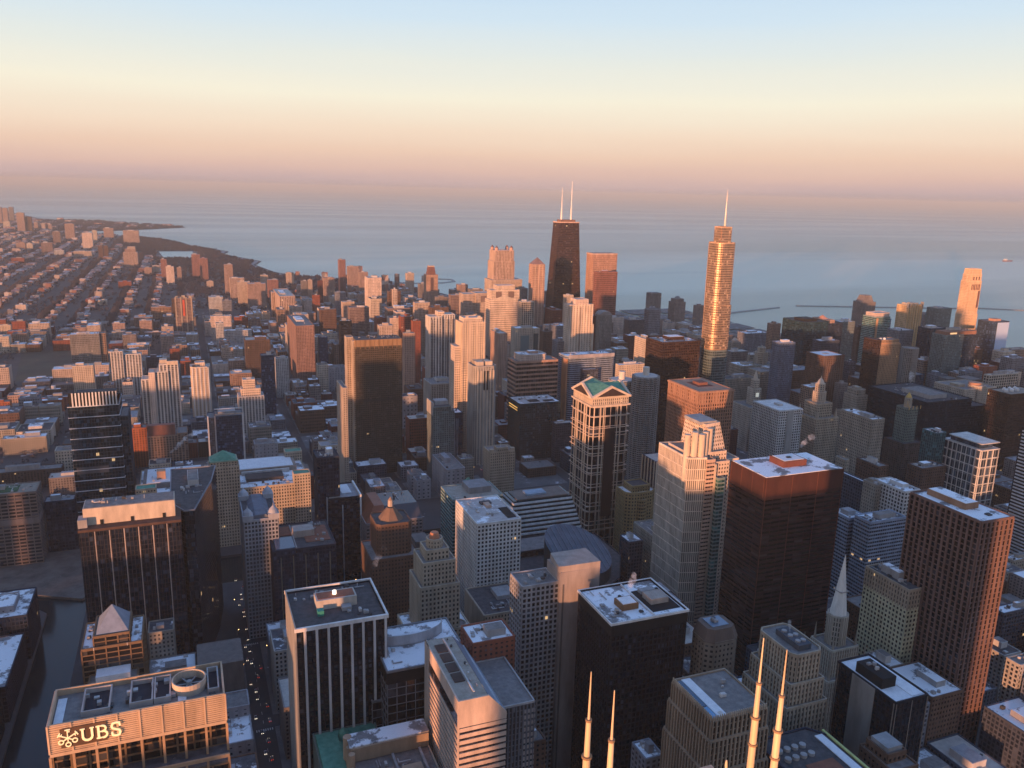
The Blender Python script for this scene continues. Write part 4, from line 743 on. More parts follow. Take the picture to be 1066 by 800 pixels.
(1537.5,1179.1,1572.5,1202.9,103.7,11,4, 'tall deep red building with pale roof right of the round pavilion building'),
(569.0,1429.8,595.7,1464.2,66.1,5,5, 'tall cream building with grey roof left of the copper banded block'),
(330.1,2339.8,365.9,2389.2,36.7,10,3, 'mid height orange tan building with half snowy roof above the brown pink slab pair'),
(1528.3,1112.5,1542.5,1124.4,104.6,3,3, 'tall blue grey building with half snowy roof above the white globed roof'),
(-49.2,2046.5,-28.3,2080.2,24.1,12,4, 'squat pale pink building with pale roof above the stepped white framed tower'),
(10.8,2219.8,39.2,2252.2,18.9,2,0, 'squat grey brown building with snowy roof left of the stepped white slab'),
(206.8,1661.1,227.2,1680.2,27.0,13,1, 'squat brownish pink building with gravel roof right of the slim navy tower'),
(292.8,2011.1,319.2,2044.9,63.6,5,4, 'tall cream building with pale roof right of the brown pink slab pair'),
(-19.2,1247.8,9.2,1271.9,19.1,8,3, 'squat dark blue building with half snowy roof below the orange tan loft'),
(-299.2,2385.8,-250.8,2417.2,25.3,10,0, 'squat orange tan building with snowy roof left of the wide grey slab'),
(292.8,1916.8,319.2,1956.2,39.9,12,2, 'mid height pale pink building with black roof above the windowless pale block'),
(243.5,2099.8,271.2,2149.2,79.3,12,5, 'tall pale pink building with grey roof left of the brown pink slab pair'),
(-357.5,1839.8,-325.8,1871.2,11.7,11,4, 'low deep red building with pale roof left of the wide grey slab'),
(206.8,1619.8,227.2,1638.9,19.9,4,5, 'squat brown building with grey roof right of the slim navy tower'),
(86.8,2167.8,111.2,2200.2,31.3,13,2, 'mid height brownish pink building with black roof below the stepped white slab'),
(-124.2,1665.8,-75.8,1697.2,22.1,10,3, 'squat orange tan building with half snowy roof left of the stepped white framed tower'),
(-174.2,1392.8,-142.5,1424.2,23.6,4,2, 'squat brown building with black roof left of the blue banded tower'),
(214.1,2219.8,241.9,2269.2,17.7,7,3, 'squat dark brown brick building with half snowy roof right of the dark brown orange edged'),
(814.8,1519.8,843.5,1545.5,95.8,3,5, 'tall blue grey building with grey roof left of the dark bronze box tower'),
(714.5,541.5,752.5,580.5,52.3,7,4, 'tall dark brown brick building with pale roof right of the reddish grid tower'),
(292.8,1661.1,347.2,1680.2,32.1,2,3, 'mid height grey brown building with half snowy roof right of the windowless pale block'),
(206.8,2635.8,227.2,2690.2,33.9,5,0, 'mid height cream building with snowy roof left of the bright ribbed pink slab'),
(814.8,1429.8,843.5,1452.2,92.8,7,1, 'tall dark brown brick building with gravel roof left of the dark bronze box tower'),
(569.0,2829.8,595.7,2862.2,59.9,13,1, 'tall brownish pink building with gravel roof left of the plain tall pink tower'),
(214.1,2270.8,241.9,2320.2,23.3,5,4, 'squat cream building with pale roof right of the dark brown orange edged tower'),
(578.8,355.8,614.2,395.2,71.1,3,0, 'tall blue grey building with snowy roof right of the black tower with blank concrete strip'),
(-124.2,1632.8,-75.8,1664.2,22.3,8,2, 'squat dark blue building with black roof left of the stepped white framed tower'),
(955.8,1723.8,995.9,1746.2,82.4,14,0, 'tall bright cream pink building with snowy roof right of the bright white tower'),
(-19.2,2253.8,9.2,2286.2,21.8,5,3, 'squat cream building with half snowy roof below the red striped brown tower'),
(-424.2,2489.3,-375.8,2512.4,25.5,0,5, 'squat red brick building with grey roof left of the wide grey slab'),
(1425.8,1179.1,1451.7,1202.9,87.3,10,0, 'tall orange tan building with snowy roof above the round pavilion building'),
(184.8,1640.5,205.2,1659.5,17.7,9,4, 'squat grey concrete building with pale roof right of the slim navy tower'),
(-299.2,1769.3,-250.8,1792.5,20.6,7,1, 'squat dark brown brick building with gravel roof left of the wide grey slab'),
(-390.9,2584.6,-359.1,2607.7,39.1,2,3, 'mid height grey brown half snowy roofed block between the wide grey slab and the white'),
(-140.9,2514.1,-109.1,2537.2,18.5,8,1, 'squat dark blue building with gravel roof right of the wide grey slab'),
(1370.8,2011.1,1396.7,2044.9,47.7,13,0, 'mid height brownish pink building with snowy roof left of the golden glass tower'),
(1270.8,1875.8,1309.2,1901.5,56.3,5,3, 'tall cream building with half snowy roof left of the golden glass tower'),
(456.8,1179.1,473.5,1192.2,31.9,7,0, 'mid height dark brown brick building with snowy roof above the gothic parapet block'),
(214.1,2150.8,241.9,2200.2,14.7,8,0, 'low dark blue building with snowy roof left of the brown pink slab pair'),
(86.8,1699.8,111.2,1722.2,19.1,2,0, 'squat grey brown building with snowy roof left of the wedding cake tower'),
(18.3,1388.8,39.2,1410.2,18.2,3,3, 'squat blue grey building with half snowy roof left of the white framed blue block'),
(-265.9,2489.3,-234.1,2537.2,39.3,0,3, 'mid height red brick building with half snowy roof above the wide grey slab'),
(1310.8,1975.8,1349.2,2027.2,40.2,13,5, 'mid height brownish pink building with grey roof above the dark bronze box tower'),
(184.8,2390.8,205.2,2440.2,16.3,7,0, 'squat dark brown brick building with snowy roof above the dark brown orange edged tower'),
(184.8,1619.8,205.2,1638.9,14.9,0,2, 'low red brick building with black roof right of the slim navy tower'),
(-19.2,2339.8,9.2,2372.2,25.8,2,1, 'squat grey brown building with gravel roof below the red striped brown tower'),
(292.8,2339.8,328.5,2389.2,69.4,5,4, 'tall cream building with pale roof right of the bright ribbed pink slab'),
(250.8,1100.8,271.2,1134.2,10.9,5,1, 'low cream building with gravel roof left of the little red clock tower'),
(814.8,1812.5,873.7,1833.5,105.3,14,5, 'tall bright cream pink building with grey roof left of the bright white tower'),
(250.8,1342.8,271.2,1375.7,23.5,2,4, 'squat grey brown building with pale roof below the bronze slab'),
(448.8,1574.5,471.2,1600.2,69.1,0,3, 'tall red brick building with half snowy roof below the broad striped pair'),
(206.8,2339.8,227.2,2389.2,22.1,0,3, 'squat red brick building with half snowy roof above the dark brown orange edged tower'),
(-499.2,2634.1,-450.8,2657.2,36.1,0,4, 'mid height red brick building with pale roof left of the wide grey slab'),
(955.8,3017.8,995.9,3050.2,46.0,2,4, 'mid height grey brown building with pale roof right of the lantern topped tower'),
(987.0,1619.8,1016.7,1638.9,106.1,4,1, 'tall brown building with gravel roof above the dark bronze box tower'),
(472.8,2829.8,495.2,2879.2,50.9,5,3, 'tall cream building with half snowy roof below the lone maroon shore slab'),
(-4.2,1723.8,39.2,1746.2,14.4,10,1, 'low orange tan building with gravel roof left of the round fronted cream tower'),
(-357.5,1872.8,-325.8,1904.2,11.0,7,2, 'low dark brown brick building with black roof left of the wide grey slab'),
(714.1,2760.8,752.9,2810.2,53.0,14,1, 'tall bright cream pink building with gravel roof left of the lantern topped tower'),
(184.8,2635.8,205.2,2690.2,31.6,12,0, 'mid height pale pink building with snowy roof right of the stepped white slab'),
(250.8,2339.8,271.2,2389.2,35.0,13,3, 'mid height brownish pink building with half snowy roof left of the brown pink slab pair'),
(754.5,3017.8,793.2,3050.2,53.9,13,0, 'tall brownish pink building with snowy roof left of the lantern topped tower'),
(673.8,1789.8,712.5,1810.9,67.0,12,3, 'tall pale pink building with half snowy roof left of the copper banded block'),
(540.8,2099.8,567.5,2132.2,118.4,10,0, 'tall orange tan building with snowy roof left of the lantern topped tower'),
(496.8,1823.8,519.2,1856.2,37.6,12,5, 'mid height pale pink building with grey roof left of the broad striped pair'),
(-299.2,1905.8,-250.8,1937.2,15.6,2,0, 'low grey brown building with snowy roof left of the wide grey slab'),
(206.8,1299.1,227.2,1323.2,21.6,6,1, 'squat pale grey building with gravel roof left of the bronze slab'),
(540.8,1429.8,567.5,1464.2,41.2,4,5, 'mid height brown building with grey roof right of the dark slotted concrete tower'),
(243.5,2219.8,271.2,2269.2,31.1,5,3, 'mid height cream building with half snowy roof left of the brown pink slab pair'),
(206.8,1640.5,227.2,1659.5,21.0,10,2, 'squat orange tan building with black roof right of the slim navy tower'),
(540.8,2743.8,576.9,2776.2,40.9,2,3, 'mid height grey brown building with half snowy roof below the plain tall pink tower'),
(540.8,1342.8,567.5,1375.7,43.1,3,5, 'mid height blue grey building with grey roof right of the dark slotted concrete tower'),
(367.5,2390.8,403.2,2440.2,74.3,14,1, 'tall bright cream pink gravel roofed block between the bright ribbed pink slab and the brown'),
(138.8,2373.8,163.2,2406.2,35.2,2,4, 'mid height grey brown building with pale roof right of the stepped white slab'),
(60.8,2219.8,74.2,2247.0,17.4,9,0, 'squat grey concrete building with snowy roof below the stepped white slab'),
(673.8,2099.8,689.6,2127.0,88.7,5,1, 'tall cream building with gravel roof above the broad striped pair'),
(-19.2,1650.8,9.2,1680.2,20.8,3,3, 'squat blue grey building with half snowy roof left of the round fronted cream tower'),
(714.1,2654.5,752.9,2690.2,57.7,10,2, 'tall orange tan building with black roof left of the lantern topped tower'),
(569.0,3000.8,595.7,3050.2,39.5,12,4, 'mid height pale pink building with pale roof left of the plain tall pink tower'),
(130.1,1273.5,163.2,1297.5,9.5,5,4, 'low cream building with pale roof above the green towered vast block'),
(-49.2,2287.8,-20.8,2320.2,39.6,13,5, 'mid height brownish pink building with grey roof below the red striped brown tower'),
(184.8,2459.8,212.5,2492.2,16.4,5,0, 'squat cream building with snowy roof above the dark brown orange edged tower'),
(184.8,1465.8,227.2,1500.2,21.8,4,1, 'squat brown building with gravel roof right of the wedding cake tower'),
(184.8,1299.1,205.2,1323.2,20.3,8,4, 'squat dark blue building with pale roof right of the green towered vast block'),
(456.8,2219.8,487.2,2269.2,62.2,12,0, 'tall pale pink building with snowy roof below the plain tall pink tower'),
(60.8,1560.8,85.2,1600.2,13.0,3,3, 'low blue grey building with half snowy roof left of the wedding cake tower'),
(-299.2,2592.8,-250.8,2624.2,20.7,8,5, 'squat dark blue building with grey roof above the wide grey slab'),
(1260.8,1835.1,1289.2,1856.2,59.8,5,3, 'tall cream building with half snowy roof below the golden glass tower'),
(60.8,2635.8,93.9,2690.2,23.1,5,2, 'squat cream building with black roof left of the stepped white slab'),
(616.1,2777.8,652.2,2810.2,54.8,13,1, 'tall brownish pink building with gravel roof right of the plain tall pink tower'),
(456.8,1204.5,473.5,1217.5,31.1,6,3, 'mid height pale grey building with half snowy roof left of the dark teal block'),
(292.8,1273.5,328.5,1297.5,27.0,0,5, 'squat red brick building with grey roof left of the notched grey slim tower'),
(184.8,1179.1,227.2,1202.9,22.7,3,4, 'squat blue grey building with pale roof below the bronze slab'),
(-357.5,2559.8,-325.8,2582.9,22.9,11,4, 'squat deep red building with pale roof left of the wide grey slab'),
(320.8,1975.8,347.2,2009.5,53.3,13,3, 'tall brownish pink building with half snowy roof right of the brown pink slab pair'),
(228.8,1560.8,271.2,1600.2,12.0,9,3, 'low grey concrete building with half snowy roof below the windowless pale block'),
(-4.2,1875.8,16.7,1901.5,10.2,10,0, 'low orange tan building with snowy roof left of the round fronted cream tower'),
(-140.9,1864.5,-109.1,1887.7,31.1,12,3, 'mid height pale pink building with half snowy roof left of the white ribbed pair'),
(1453.3,1179.1,1479.2,1202.9,93.3,6,4, 'tall pale grey building with pale roof above the round pavilion building'),
(214.1,2459.8,241.9,2492.2,22.5,0,1, 'squat red brick building with gravel roof above the dark brown orange edged tower'),
(-19.2,2287.8,9.2,2320.2,23.1,1,1, 'squat tan stone building with gravel roof below the red striped brown tower')]
